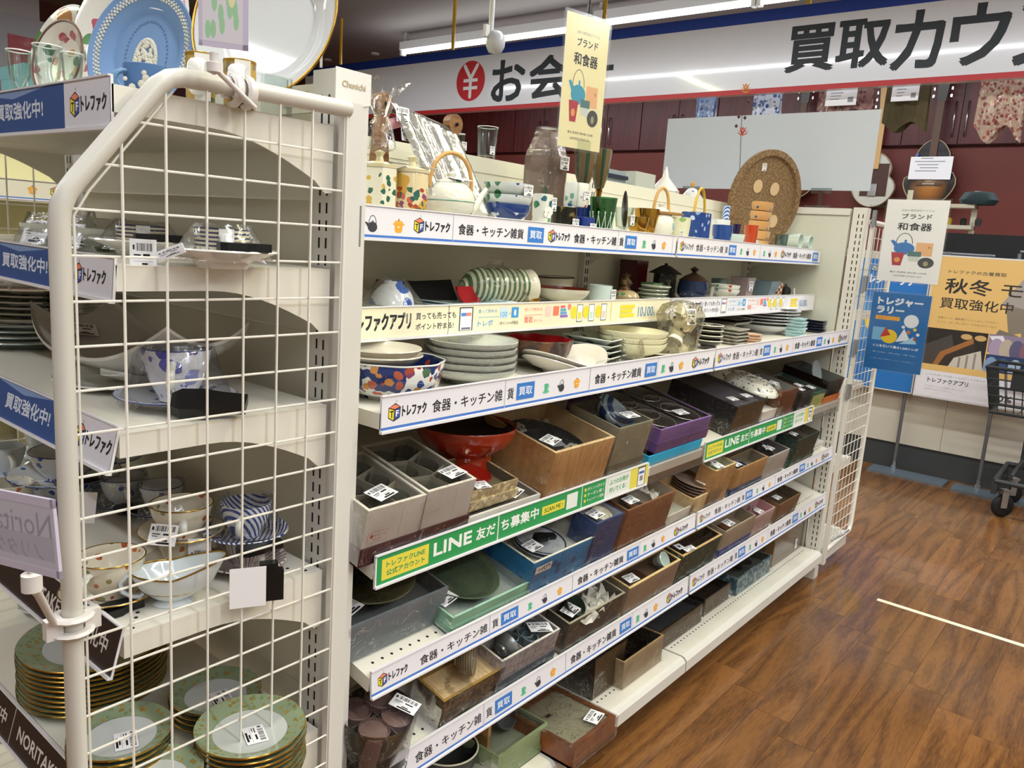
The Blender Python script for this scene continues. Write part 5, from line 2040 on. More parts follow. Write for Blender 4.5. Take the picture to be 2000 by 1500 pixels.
d9 = box('brown wooden box of dark blue patterned bowls', F, (1441, 918), (1500, 892), WB, BL=(1395, 905), ins='#8f8470', floor_z=.6, d=.2, stick=[(.02, .1, 0, .04, .028)], base='#2b4470')
NAVYP = dots('navy_flower', '#1f2f55', ['#5c77ad', '#8fa3c8'], 80, .3, .15, keep=.6)
w, d, h, fz = d9['_dim']
for k in range(3):
 inbox(d9, F, 'blue_bowl', ['bottom navy flowered bowl in the brown wooden box', 'middle navy flowered bowl in the brown wooden box', 'top navy flowered bowl in the brown wooden box'][k], 'bowl', .45, .55, .0 + k * .008, MB().lathe(bowlp(w * .42, .032), 32, sy=1.3), NAVYP, 'navy flowered bowls', rx=.12)
d10 = box('white paper box lined in grey beside the dark green box', F, (1504, 893), (1543, 877), '#c2bbb4', BL=(1462, 868), ins='#6f6f70', floor_z=.6, stick=[(.3, .2, .1, .04, .028)])
inbox(d10, F, 'dark_dish', 'dark scalloped dish in the white grey lined box', 'dish', .5, .6, .0, MB().lathe(platep(.04, .01), 24, wob=lambda a, q: .05 * math.sin(a * 8) * q), LACK, rx=.4)
d11 = box('dark green box with a dark oval plate wrapped in film', F, (1556, 866), (1604, 838), '#20392f', BL=(1503, 850), ins='#3d3a34', floor_z=.75, base='#1f4a3c', stick=[(.1, .25, .1, .04, .026)])
inbox(d11, F, 'oval_plate', 'dark brown oval plate in the dark green box', 'plate', .5, .5, .0, MB().lathe(platep(.06, .012), 30, sy=1.2), mat('dark_brown_glaze', '#2e251e', .2))
x0, x1, y0, d, h = bxp(F, (1592, 877), (1622, 858), y0=.02)
for k in range(3):
 W1('paper_plate', f'flat white square dish, {["bottom", "middle", "top"][k]} of the three at the far end', 'dish', F, (x0 + x1) / 2 - .01, .10, k * .012, MB().prism([(-.055, -.07), (.055, -.07), (.055, .07), (-.055, .07)], 0, .006), CER, 'flat white dishes', smooth=0)

# ================================================================ LEVEL E
F = FRM['E']
x, y, m = Z0(F, 738, 1388, .10)
t = WT('oval_tray', 'black oval lacquer tub holding four brown cups under cellophane', 'tub', F, x, y, 0)
rx_ = 76 * m
WEAVE = mat('dark_basket', '#211c17', .3, noise=('#4a3a22', 18, .5, .6), coat=.4)
MB().lathe([(0, 0), (rx_ * .72, 0), (rx_ * .78, .004), (rx_ * .95, .06), (rx_, .098), (rx_ * .985, .101), (rx_ * .95, .09), (rx_ * .7, .008), (0, .006)], 56, sy=.9).build('tub_body', WEAVE, t, 40)
MB().box(-.001, -rx_ * .8, .01, .001, rx_ * .8, .092).box(-rx_ * .85, -.001, .01, rx_ * .85, .001, .092).build('divider', mat('card_brown', '#4a403a', .7), t, 0)
cone_wrap(t, rx_ * 1.03, rx_ * 1.0, .104, m=FILM, seg=30)
sticker(t, face_top(rx_ * .28, -rx_ * .05, .108, -1.2), .05, .034)
MB().lathe([(0, 0), (rx_ * 1.06, 0), (rx_ * 1.06, .002)], 40, sy=.9).build('tray_base', mat('felt_grey', '#2c3230', .8), t, 0)
PINKB = mat('dull_mauve', '#6f5753', .4, noise=('#7d625c', 6, .4, .7))
for k, (a, b, lb) in enumerate(((-.42, -.38, 'front left'), (.36, -.34, 'front right'), (-.36, .42, 'back left'), (.42, .40, 'back right'))):
 W1('mauve_cup', f'dull mauve cup at the {lb} of the black oval tub', 'cup', F, x + a * rx_, y + b * rx_, .010, MB().lathe([(0, 0), (rx_ * .26, 0), (rx_ * .38, .05), (rx_ * .405, .085), (rx_ * .39, .086), (rx_ * .38, .080), (0, .080)], 36), PINKB, 'mauve cups in the oval tub')
e2 = box('gold brown embossed box with a ribbed bowl on a wooden tray', F, (869, 1366), (985, 1308), mat('gold_emboss', '#3f2f17', .35, noise=('#6a5228', 60, .48, .55), bump=(70, .6)), BL=(819, 1324), ins=WBD, floor_z=.9, wall=.005, d=.16, rim='#9c7c3c')
w, d, h, fz = e2['_dim']
RIB = bands('ribbed_stone', '#8d8066', '#6c6049', 60, 'Z', .5, .5)
inbox(e2, F, 'ribbed_bowl', 'brown ribbed bowl lying on its side on the gold brown box', 'bowl', .45, .3, .01, MB().lathe(bowlp(w * .30, .055, .5), 32), RIB, rx=1.3, rz=.6)
cone_wrap(e2, .03, .004, .04).location = (w * .35, d * .25, fz)
e3 = box('silver patterned box of small grey blue cups', F, (981, 1294), (1094, 1228), mat('silver_emboss', '#a9a4a6', .35, noise=('#8d8890', 70, .48, .54), bump=(80, .5)), BL=(928, 1255), ins='#b9b8b4', base='#2b4a5c', basef=.35, floor_z=.45, d=.2, rim='#d8d4cc', stick=[(.62, .35, -.5, .055, .032)])
w, d, h, fz = e3['_dim']
GB = mat('grey_blue_glaze', '#66757c', .3)
for k, (fx, fy, lb) in enumerate(((.62, .25, 'nearest the front'), (.62, .55, 'in the middle'), (.42, .70, 'at the left back'), (.8, .72, 'at the right back'))):
 inbox(e3, F, 'small_cup', f'grey blue sake cup {lb} in the silver box', 'cup', fx, fy, .0, MB().lathe(cupp(.019, h * .5, .8), 24), GB, 'grey blue cups in the silver box')
inbox(e3, F, 'metal_bowl', 'grey metallic bowl standing on edge in the silver box', 'bowl', .2, .5, .012, MB().lathe(bowlp(.034, .03), 26), mat('pewter', '#8b8f90', .3, metal=.5), ry=1.2)
MB().box(w * .38, .005, fz, w * .385, d - .005, h * .98).build('divider', paperboard('#c9c6be'), e3, 0)
e4 = box('dark grey brown box with folded papers and a small cup', F, (1112, 1221), (1221, 1157), '#4e463c', BL=(1063, 1192), ins='#6b665a', floor_z=.6, rim='#aaa48e', d=.2, stick=[(.08, .12, .2, .05, .034)], base='#6a6a5c', basef=.15)
for k in range(4):
 tissue(e4, .35 + .15 * k, .35 + .12 * k, .06, .03, '#cfccc2')
inbox(e4, F, 'green_cup', 'small dark cup with a green stripe among papers in the dark box', 'cup', .25, .75, .01, MB().lathe(cupp(.03, .035), 24), mat('dark_green_glaze', '#2d3a30', .3), rx=.5)
e5 = box('beige box with a gold rim, dark tray and bagged tableware', F, (1230, 1151), (1330, 1093), '#a08a74', BL=(1186, 1127), ins='#5b4634', floor_z=.75, rim='#e0c58c', wall=.006, d=.2, stick=[(.05, .16, -.1, .045, .03)])
inbox(e5, F, 'lacquer_tray', 'dark brown lacquer tray in the beige gold rimmed box', 'tray', .4, .5, .002, MB().box(-.03, -.05, 0, .03, .05, .01), mat('brown_lacquer', '#3a2218', .2), smooth=0)
inbox(e5, F, 'bagged_cup', 'pale cup in a clear bag in the beige box', 'cup', .75, .6, .004, MB().lathe(cupp(.022, .03), 20), CERG, rx=.8)
e6 = box('dark green box with a pale wood rim and divider', F, (1335, 1086), (1410, 1046), '#1f3b2c', BL=(1299, 1067), ins='#3b2f22', floor_z=.5, rim='#d3b27c', wall=.006, d=.2, stick=[(.1, .05, -.1, .05, .02)], divide=1)
star_sticker(e6, .05, .35, -.1, .8)
e7 = box('beige box of brown wooden dishes and twigs', F, (1419, 1037), (1476, 1008), '#b3a48f', BL=(1383, 1017), ins='#a89a84', base='#2c3f8c', basef=.3, floor_z=.55, d=.2, stick=[(.15, .1, 0, .045, .03)])
inbox(e7, F, 'wooden_dish', 'brown wooden dish in the beige box', 'dish', .45, .45, .004, MB().box(-.03, -.05, 0, .03, .05, .012), wood('wood_dark', '#5c3319', '#7d4a28'), smooth=0)
e8 = box('pale pink box of three pink fish shaped dishes', F, (1477, 1012), (1515, 990), '#c4a9a4', BL=(1450, 990), ins='#c99aa0', floor_z=.65, d=.2, stick=[(.2, .05, 0, .035, .025)])
for k in range(3):
 inbox(e8, F, 'pink_dish', ['pink and white oval dish at the front of the pink box', 'pink and white oval dish in the middle of the pink box', 'pink and white oval dish at the back of the pink box'][k], 'dish', .5, .22 + .28 * k, .006, MB().lathe(bowlp(.024, .012), 20, sx=.8, sy=1.3), dots('pink_fish', '#dcd3d4', ['#c9828e'], 60, .5, .3), 'pink dishes', rx=.3)
e9 = box('open brown box with dark wooden pieces at the far end', F, (1524, 984), (1564, 965), '#7d5c3c', BL=(1480, 965), ins='#4a3726', floor_z=.5, d=.2, stick=[(.1, .2, 0, .04, .026)])

# ================================================================ BASE DECK
F = FRM['G']
WTR = wood('tray_wood', '#7c3f1c', '#a05a2c', 8, (10, 1.5, 1.5), .3, coat=.4)
a = F.inter(1121, 1462, 'z', .055)
b = F.inter(1224, 1408, 'z', .055)
c = F.inter(1012, 1385, 'z', .055)
w = b.x - a.x
d = c.y - a.y
t = WT('wooden_tray', 'large red brown wooden tray box with a cream cloth, jutting over the base', 'tray', F, a.x, a.y, 0)
MB().box(0, 0, 0, w, .012, .055).box(0, d - .012, 0, w, d, .055).box(0, .012, 0, .012, d - .012, .055).box(w - .012, .012, 0, w, d - .012, .055).box(0, 0, 0, w, d, .006).box(-.004, -.004, .018, w + .004, 0, .024).build('tray_frame', WTR, t, 0)
mb = MB().prism([(.014, .014), (w - .014, .014), (w - .014, d - .014), (.014, d - .014)], .007, .044)
mb.build('inner_board', WTR, t, 0)
MB().box(-.003, -.003, .056, w + .003, d + .003, .0565).box(-.004, -.005, .002, w + .004, -.0045, .056).build('cellophane_wrap', FILM, t, 0)
sticker(t, face_top(w * .62, d * .06, .0575, .2), .052, .036)
pts = []
hh = []
for k in range(24):
 an = 2 * PI * k / 24
 cx2 = max(-1, min(1, math.cos(an) * 1.35))
 sy2 = max(-1, min(1, math.sin(an) * 1.35))
 pts.append((cx2 * (w * .44), sy2 * (d * .44)))
o = W1('cream_platter', 'rectangular cream glazed platter with a small red seal in the wooden tray', 'platter', F, a.x + w / 2, a.y + d / 2, .045, MB().prism(pts, 0, .005), mat('cream_glaze', '#b9b59b', .3, noise=('#aaa68c', 8, .4, .7)), smooth=30)
MB().box(-w * .2, d * .12, .0052, -w * .08, d * .18, .0055).build('red_seal', mat('seal_black', '#2a1412', .5), o, 0)
g2 = box('pale green open box with grey bowls on the base shelf', F, (975, 1466), (1069, 1422), '#9fb083', y0=.03, d=.20, ins='#a3ad94', base='#93a878', basef=.3, floor_z=.35, wrap=True)
w, d, h, fz = g2['_dim']
for k in range(2):
 inbox(g2, F, 'grey_bowl', ['grey fluted bowl at the left of the pale green box', 'grey fluted bowl at the right of the pale green box'][k], 'bowl', .3 + .42 * k, .5 + .1 * k, .01, MB().lathe(bowlp(.036, .04), 26), bands('grey_flute', '#6d7070', '#5a5d5e', 24, 'A', .5, .4), rx=1.0 * (1 if k else -1))
x, y, m = Z0(F, 868, 1470, .05)
W1('dark_pot', 'dark grey round pot with a pale rim on the base shelf', 'pot', F, x, .13, 0, MB().lathe(bowlp(.07, .07), 36).tube([(.068 * math.cos(q * PI / 18), .068 * math.sin(q * PI / 18), .071) for q in range(36)], .002, 6, 1, closed=True), [mat('stone_dark', '#2e302f', .4), CREAM])
W1('wood_board', 'thin wooden board leaning beside the dark round pot', 'board', F, x + .10, .16, .0, MB().box(-.01, -.07, 0, 0, .07, .10), WB, smooth=0)
g4 = box('dark box with brown paper lining, left of the beige upright box', F, (1162, 1289), (1222, 1248), '#1d1b19', y0=.06, d=.22, ins='#6a4c2b', floor_z=.3, stick=None)
w, d, h, fz = g4['_dim']
MB().box(.002, -.0025, .003, w - .002, -.0005, h - .002).build('brown_front', mat('brown_front', '#4c3a22', .35), g4, 0)
g5 = box('beige wooden upright box with black lacquer bowls', F, (1220, 1290), (1296, 1245), mat('beige_ply', '#a28d70', .5, noise=('#93805f', 7, .4, .7)), y0=.03, d=.20, ins='#3a332c', floor_z=.5, rim='#c9ab7c')
w, d, h, fz = g5['_dim']
for k in range(2):
 inbox(g5, F, 'lacquer_bowl', ['black lacquer bowl at the front of the beige upright box', 'black lacquer bowl at the back of the beige upright box'][k], 'bowl', .5, .28 + .4 * k, .0, MB().lathe(bowlp(w * .38, .035), 28), LACK)
g6 = box('long low black box with a plate and wooden tongs', F, (1287, 1234), (1372, 1180), '#2a221a', y0=.06, d=.22, ins='#3f434a', floor_z=.75, stick=[(.8, .6, 0, .05, .034)])
w, d, h, fz = g6['_dim']
MB().box(.001, -.002, .001, w - .001, -.0005, h - .001).build('brown_front', mat('brown_front', '#4c3a22', .35), g6, 0)
inbox(g6, F, 'black_plate', 'black round plate in the long low black box', 'plate', .3, .5, .0, MB().lathe(platep(.05, .012), 36), LACK)
inbox(g6, F, 'wooden_tongs', 'bent wooden tongs lying in the long low black box', 'tongs', .72, .5, .012, MB().tube([(-.03, -.02, 0), (.0, .0, .012), (.02, .02, .02), (.012, .03, .024), (-.004, .024, .02), (.02, -.02, .004)], .003, 6, flat=2.5), WB)
g7 = box('black box with red brown inside behind the tongs box', F, (1376, 1172), (1425, 1137), '#211b17', y0=.07, d=.22, ins='#2b1d17', floor_z=.6)
MB().box(.001, -.002, .001, g7['_dim'][0] - .001, -.0005, g7['_dim'][2] - .001).build('brown_front', mat('brown_front', '#4c3a22', .35), g7, 0)
g8 = box('blue grey mottled box with two dark plates, wrapped in film', F, (1441, 1122), (1506, 1091), mat('blue_mottle', '#3f5d68', .5, noise=('#8aa3a8', 50, .5, .56)), y0=.06, d=.2, ins='#5d625c', floor_z=.55, stick=[(.2, .3, 0, .04, .02)])
w, d, h, fz = g8['_dim']
for k in range(2):
 inbox(g8, F, 'dark_plate', ['dark grey round plate at the front of the blue grey box', 'dark grey round plate at the back of the blue grey box'][k], 'plate', .5, .28 + .44 * k, .02, MB().lathe(platep(.042, .01), 28), mat('stone_dark', '#2e302f', .4))
a = F.inter(1515, 1041, 'y', .07)
b = F.inter(1572, 1012, 'y', .07)
t = WT('upright_box', 'flat brown cardboard box standing upright at the far end of the base', 'box', F, a.x, .07, 0)
MB().box(0, 0, 0, b.x - a.x, .03, a.z).build('box_body', mat('kraft', '#7f5f3c', .6, noise=('#6f5232', 5, .4, .7)), t, 0)
MB().lathe([(0, 0), (.06, 0), (.065, .002), (0, .002)], 30).xform(Matrix.Translation((.07, -.0, a.z * .62)) @ Matrix.Rotation(PI / 2, 4, 'X')).build('round_window', mat('brown_front', '#4c3a22', .35), t, 0)
MB().box(-.003, -.004, 0, b.x - a.x + .003, -.0035, a.z).build('cellophane_wrap', film('thin_film', amount=.02, scale=25, strength=.3), t, 0)
sticker(t, face_front((b.x - a.x) * .78, -.005, a.z * .1) @ Matrix.Rotation(PI / 2, 4, 'Z'), .04, .024)
W1('grey_board', 'pale grey panel leaning behind the blue grey box on the base', 'panel', F, a.x - .14, .20, 0, MB().box(0, 0, 0, .15, .012, a.z * .9), mat('pale_grey_board', '#8f9486', .5), smooth=0)
W1('navy_board', 'navy upright box against the far end panel', 'box', F, b.x + .02, .12, 0, MB().box(0, 0, 0, .05, .2, a.z * 1.02).box(.0, -.002, .0, .05, 0, .03), mat('navy_board', '#24354e', .5), smooth=0)
# ================================================================ TOP SHELF (eye level), local y: 0 = front edge
F = FRM['T']


def span(F, u0, u1, vt, y):
 """x centre, radius, top z for something seen between pixel columns u0..u1 with its top at row vt"""
 a = F.inter(u0, vt, 'y', y)
 b = F.inter(u1, vt, 'y', y)
 ra = mpp(F.w((a.x + b.x) / 2, y, a.z)) * (u1 - u0) / 2
 p = F.inter((u0 + u1) / 2, vt, 'y', y)
 return p.x, ra, p.z


BAMB = dots('bamboo_jar', '#d9d5c0', ['#2f5f4a', '#2f5f4a', '#c4a24a'], 75, .42, .15, band=(.02, .075), keep=.4)
PEON = dots('peony_jar', '#d9c9a0', ['#a4452f', '#3b6b52', '#c4624a', '#8a4a6a', '#2f5f5a'], 85, .55, .15, band=(.006, .055), keep=.85, back=('#c49a3c', 14, .5))
for k, (u0, u1, vt, y, m_, lb, cover) in enumerate(((706, 776, 328, .06, BAMB, 'cream lidded canister painted with green bamboo beside the end post', 1), (772, 837, 338, .045, PEON, 'yellow lidded canister painted with red peonies', 1))):
 x, r, z = span(F, u0, u1, vt, y)
 t = WT('canister', lb, 'canister', F, x, y, 0, 'painted canisters')
 MB().lathe([(0, 0), (r, 0), (r, .006), (r * 1.0, z - .002), (r * .98, z), (0, z)], 6 if k == 0 else 32, sy=1).build('canister_body', m_, t, 30)
 MB().lathe([(r * 1.002, -.0002), (r * 1.004, .008), (r * 1.0, .008)], 6 if k == 0 else 32).build('gilt_foot', mat('brown_band', '#8a5a2c', .3), t, 20)
 MB().lathe([(r * 1.03, z), (r * 1.03, z + .006), (r * .6, z + .010), (.008, z + .012), (.006, z + .02), (.010, z + .028), (0, z + .032)], 6 if k == 0 else 32).build('canister_lid', mat('lid_cream', '#c9bf9a', .25), t, 30)
 sticker(t, face_top(r * .2, -r * .7, z + .012, -.2), .045, .03)
 if k == 0:
  MB().lathe([(r * .5, z + .03), (r * .9, z + .035), (.02, z + .075), (.012, z + .09), (.03, z + .13), (.045, z + .15)], 14, wob=lambda a, q: .15 * math.sin(a * 5 + q * 6)).build('plastic_wrap', FILM, t, 15)

# wooden stand with a foil-like wrapped panel
x, z = F.inter(742, 330, 'y', .17).x, 0
t = WT('wooden_mill', 'antique wooden stand with round knobs and a silvery wrapped slanting panel', 'wooden stand', F, x, .17, 0)
DW = wood('walnut', '#5f4024', '#8a623a', 9, (2, 2, 10), .4)
zt = F.inter(742, 178, 'y', .17).z
for s, dx, zz in ((0, 0, zt), (1, .20, F.inter(884, 222, 'y', .17).z)):
 pr = [(-.012, 0), (.030, 0), (.014, zz * .45), (.008, zz - .045)]
 for q in range(13):
  a = -PI * .35 + PI * 1.7 * q / 12
  pr.append((.0 + .021 * math.cos(a), zz - .022 + .021 * math.sin(a)))
 pr += [(-.012, zz - .05), (-.02, zz * .45)]
 mb = MB().prism(pr, -.01, .01)
 mb.xform(Matrix.Translation((dx, 0, 0)) @ Matrix.Rotation(PI / 2, 4, 'X'))
 mb.build('side_post', DW, t, 20)
 MB().lathe([(0, 0), (.004, 0), (.004, .003), (0, .004)], 10).xform(Matrix.Translation((dx, -.012, zz - .022)) @ Matrix.Rotation(PI / 2, 4, 'X')).build('bolt', mat('bolt_dark', '#2c2a2a', .3, metal=.8), t, 30)
MB().tube([(0, 0, zt - .022), (.2, 0, zt - .05)], .010, 10).build('roller', mat('roller_dark', '#4a4238', .4), t, 60)
n = 26
FOIL = mat('silver_foil', '#b9b6ac', .22, metal=.85, bump=(60, .5))
vs = []
for j in range(9):
 for i in range(n + 1):
  q = i / n
  vs.append((.004 + q * .19 + .035 * j / 8, -.02 - .085 * j / 8 + .004 * math.sin(i * 2.4) + .002 * math.sin(j * 3 + i), (zt - .018) * (1 - q) + (zt - .055) * q - j / 8 * (zt - .075)))
MB().add(vs, [(j * (n + 1) + i, j * (n + 1) + i + 1, (j + 1) * (n + 1) + i + 1, (j + 1) * (n + 1) + i) for j in range(8) for i in range(n)]).build('wrapped_panel', FOIL, t, 50)
sticker(t, Matrix.Translation((.008, -.035, zt - .055)) @ Matrix.Rotation(R(80), 4, 'X'), .035, .03)
sticker(t, Matrix.Translation((.014, -.045, zt - .09)) @ Matrix.Rotation(R(80), 4, 'X'), .035, .025)
MB().tube([(0.01, -.01, zt - .06), (.035, -.02, zt - .05)], .011, 10).build('pink_tape', mat('pink_tape', '#c98a96', .5), t, 60)

# white teapot with green motif and rattan handle
RAT = mat('rattan', '#c69a5a', .45, bump=(60, .3))


def teapot(label, u0, u1, vt, y, m_, hz, spout=1, group='teapots with rattan handles', rat=RAT, lidk=.55, hscale=1.0, name='teapot'):
 x, r, z = span(F, u0, u1, vt, y)
 t = WT(name, label, 'teapot', F, x, y, 0, group, -.35)
 MB().lathe([(0, .002), (r * .6, 0), (r * .7, .004), (r * .95, z * .3), (r, z * .5), (r * .9, z * .78), (r * lidk, z * .98), (r * lidk * .9, z)], 36).build('pot_body', m_, t, 50)
 MB().lathe([(r * lidk * 1.02, z * .985), (r * lidk * .9, z * 1.03), (r * .2, z * 1.12), (.006, z * 1.13), (.010, z * 1.22), (0, z * 1.26)], 28).build('pot_lid', m_, t, 40)
 if spout:
  MB().tube([(r * .8, 0, z * .3), (r * 1.15, 0, z * .42), (r * 1.45, 0, z * .78), (r * 1.62, 0, z * .93)], [r * .22, r * .17, r * .11, r * .08], 12).build('spout', m_, t, 60)
 pts = []
 hh = hz
 for k in range(15):
  a = PI * k / 14
  pts.append((-math.cos(a) * r * .88 * hscale, 0, z * .80 + (hh - z * .80) * math.sin(a) ** .8))
 MB().tube(pts, .0045, 8).build('handle', rat, t, 60)
 return t, x, r, z


TPM = dots('green_motif', '#dcdccb', ['#4f7f6a', '#5c8a72'], 22, .34, .12, keep=.45)
hz = F.inter(860, 294, 'y', .06).z
t, x, r, z = teapot('white teapot with green ring motifs and a tall rattan handle', 832, 930, 356, .06, TPM, hz, lidk=.6, hscale=1.05)
sticker(t, face_top(-.01, -.035, z * 1.06, .2, .2), .05, .026)
MB().tube([(r * .99 * math.cos(a * PI / 16), r * .99 * math.sin(a * PI / 16), z * .52) for a in range(32)], .0012, 5, closed=True).build('green_line', mat('green_line', '#4f7f6a', .3), t, 60)

# stack of three blue and white bowls
x, r, z = span(F, 944, 1043, 358, .06)
BPET = dots('blue_petal', '#24407c', ['#dfe3e6', '#c9d2e0'], 55, .42, .12, band=(0, .03), keep=.9)
BLEAF = dots('blue_leaf_ware', '#d3dcd9', ['#2c4f94', '#3f7a54'], 40, .36, .12, keep=.5)
zb = z / 3
o = W1('stacked_bowl', 'dark blue bowl with white petals, bottom one of the stack by the teapot', 'bowl', F, x, .06, 0, MB().lathe(bowlp(r * .93, zb * 1.55, .5), 40), BPET, 'blue and white bowls on the top shelf')
o = W1('stacked_bowl', 'white bowl with blue leaves, middle one of the stack by the teapot', 'bowl', F, x, .06, zb * .85, MB().lathe(bowlp(r * .97, zb * 1.3, .5), 40), BLEAF, 'blue and white bowls on the top shelf')
o = W1('stacked_bowl', 'white bowl with blue rim, topmost of the stack by the teapot', 'bowl', F, x, .06, zb * 1.7, MB().lathe(bowlp(r, zb * 1.25, .5), 40), BLEAF, 'blue and white bowls on the top shelf')
for zz, dx in ((zb * 2.5, .005), (zb * 1.55, .03), (zb * .9, .035)):
 pass
sticker(o, face_front(-.012, -r * .99, zb * .45), .03, .022)

# glasses on the panel behind
for k, (u0, u1, vt, lb) in enumerate(((930, 971, 249, 'clear glass tumbler standing behind the stack of blue bowls'), (890, 906, 262, 'slim clear glass behind the rattan teapot handle'))):
 x, r, z = span(F, u0, u1, vt, .34)
 t = WT('glass_tumbler', lb, 'glass', F, x, .335, .1725, 'glasses on the ledge of the back panel')
 MB().lathe([(0, .004), (r * .8, 0), (r * .85, .002), (r, z - .1725), (r - .0015, z - .1725), (r * .8, .008), (0, .008)], 28).build('glass_body', GLASS, t, 40)
 MB().tube([(r * math.cos(a * PI / 14), r * math.sin(a * PI / 14), z - .1725) for a in range(28)], .0009, 5, closed=True).build('rim', mat('rim_white', '#dfe5e2', .1), t, 60)
 sticker(t, face_front(-r * .6, -r * .95, .01), .018, .02)

# white camellia cup, green paper leaf
x, r, z = span(F, 1041, 1081, 380, .05)
CAM_ = dots('camellia', '#e0e0d2', ['#3f7f5a', '#2f6b7a', '#5a9a6a'], 36, .32, .12, keep=.5)
t = WT('camellia_cup', 'tall white cup painted with a white camellia and green leaves', 'cup', F, x, .05, 0)
MB().lathe(cupp(r, z, .9), 32).build('cup_body', CAM_, t, 40)
fl = MB()
for k in range(5):
 a = 2 * PI * k / 5
 fl.add([(.0075 * math.cos(a) + .006 * math.cos(b * PI / 5), .0075 * math.sin(a) + .006 * math.sin(b * PI / 5), 0) for b in range(10)], [tuple(range(10))])
f_ = fl.build('flower', mat('petal', '#efece2', .5), t, 0)
f_.matrix_local = Matrix.Translation((-r * .25, -r * .985, z * .5)) @ Matrix.Rotation(-.2, 4, 'Z') @ Matrix.Rotation(PI / 2, 4, 'X')
sticker(t, face_front(r * .15, -r * 1.03, z * .55), .018, .03)
x, z = F.inter(1062, 372, 'y', .12).x, F.inter(1062, 342, 'y', .12).z
t = W1('green_leaf_dish', 'dark green leaf shaped dish standing behind the camellia cup', 'dish', F, x, .12, z - .05, MB().lathe([(0, 0), (.02, .002), (.028, .006), (.027, .008), (0, .003)], 20, sx=.6), mat('leaf_dark', '#2f5a33', .25), rx=1.2, rz=.3, ry=.7)
# tall clear-wrapped square bottle
x, r, z = span(F, 1037, 1118, 250, .15)
t = WT('decanter', 'tall square bottle in cellophane with a white sticker', 'bottle', F, x, .16, 0)
MB().lathe([(0, .0), (r * 1.0, 0), (r * 1.03, .008), (r * 1.03, z * .70), (r * .95, z * .78), (r * .5, z * .9), (r * .45, z * .97), (0, z * .97)], 4).xform(Matrix.Rotation(PI / 4, 4, 'Z')).build('bottle_body', mat('amber_grey', '#7f6c60', .08, coat=.6), t, 20)
MB().lathe([(r * 1.08, 0), (r * 1.1, z * .72), (r * .7, z * .9), (r * .6, z), (0, z * 1.01)], 10, wob=lambda a, q: .04 * math.sin(a * 6 + q * 9)).build('plastic_wrap', FILM, t, 20)
sticker(t, face_front(-.012, -r * 1.06, z * .60), .036, .032)
# two gold stemmed goblets
GOB = bands('goblet_ware', '#6a5636', '#22402f', 6, 'A', .62, .2)
for k, (u0, u1, vt, vb, y, lb) in enumerate(((1121, 1170, 284, 400, .10, 'brown and green patterned goblet with a gold stem, left of the pair'), (1156, 1197, 292, 400, .12, 'brown and green patterned goblet with a gold stem, right of the pair'))):
 x, r, z = span(F, u0, u1, vt, y)
 t = WT('goblet', lb, 'goblet', F, x, y, 0, 'gold stemmed goblets')
 MB().lathe([(.005, z * .52), (r * .45, z * .56), (r * .75, z * .68), (r, z * .98), (r * .97, z), (r * .9, z * .97), (r * .6, z * .66), (0, z * .57)], 8).build('cup_body', GOB, t, 20)
 MB().lathe([(0, 0), (r * .7, 0), (r * .65, .004), (.006, .012), (.004, z * .3), (.008, z * .5), (.010, z * .53)], 24).build('stem', GOLDM, t, 40)
# white cup with painted scene, standing on a dark cup and a blue box
x, r, z = span(F, 1103, 1152, 358, .05)
zl = F.inter(1127, 405, 'y', .05).z
t = WT('painted_cup', 'white cup painted with blue and red flowers on top of the dark cup', 'cup', F, x, .05, zl)
MB().lathe([(0, .0), (r * .92, 0), (r, .006), (r, z - zl - .006), (r * .96, z - zl), (r * .9, z - zl - .004), (0, z - zl - .004)], 32).build('cup_body', dots('painted_scene', '#dfe1d6', ['#3f68a8', '#b84a3f', '#6fa88a'], 70, .4, .12, band=(0, .03), keep=.5), t, 40)
sticker(t, face_front(-.012, -r * 1.02, (z - zl) * .3), .024, .022)
x, r, z = span(F, 1078, 1128, 405, .04)
t = WT('dark_cup', 'short black cup with gold specks and a white sticker', 'cup', F, x, .04, 0)
MB().lathe(cupp(r, z, .85), 30).build('cup_body', mat('black_gold', '#17170f', .2, noise=('#6f6238', 50, .55, .62)), t, 40)
sticker(t, face_front(-.006, -r * 1.0, z * .12), .026, .024)
for k, (u0, u1, vt, zb_, y) in enumerate(((1124, 1162, 425, 0, .025), (1122, 1162, 401, .0, .10))):
 x, r, z = span(F, u0, u1, vt, y)
 t = WT('blue_cup', ['small dark blue cup with a sticker at the front, below the goblets', 'dark blue cup behind the small blue cup'][k], 'cup', F, x, y, 0, 'dark blue cups')
 MB().lathe(cupp(r, max(z, .012), .8), 28).build('cup_body', mat('cobalt', '#1f3a86', .12, coat=.6), t, 40)
 sticker(t, face_front(-.01, -r * .98, .004), .026, .02)
# green cut glass
x, r, z = span(F, 1152, 1207, 386, .035)
t = WT('cut_glass', 'green cut glass tumbler with a white star pattern', 'glass', F, x, .035, 0)
MB().lathe([(0, .004), (r * .68, 0), (r * .72, .004), (r, z), (r - .0025, z), (r * .7, .012), (0, .012)], 16).build('glass_body', film('green_cut', '#6fc08a', .22, 60, .2), t, 10)
mb = MB()
for k in range(12):
 a = 2 * PI * k / 12
 for s in (.30, -.30):
  mb.tube([((r * .74) * math.cos(a), (r * .74) * math.sin(a), .004), ((r * .93) * math.cos(a + s), (r * .93) * math.sin(a + s), z * .62)], .0009, 4)
mb.build('cut_lines', mat('cut_white', '#d8f0dc', .2), t, 30)
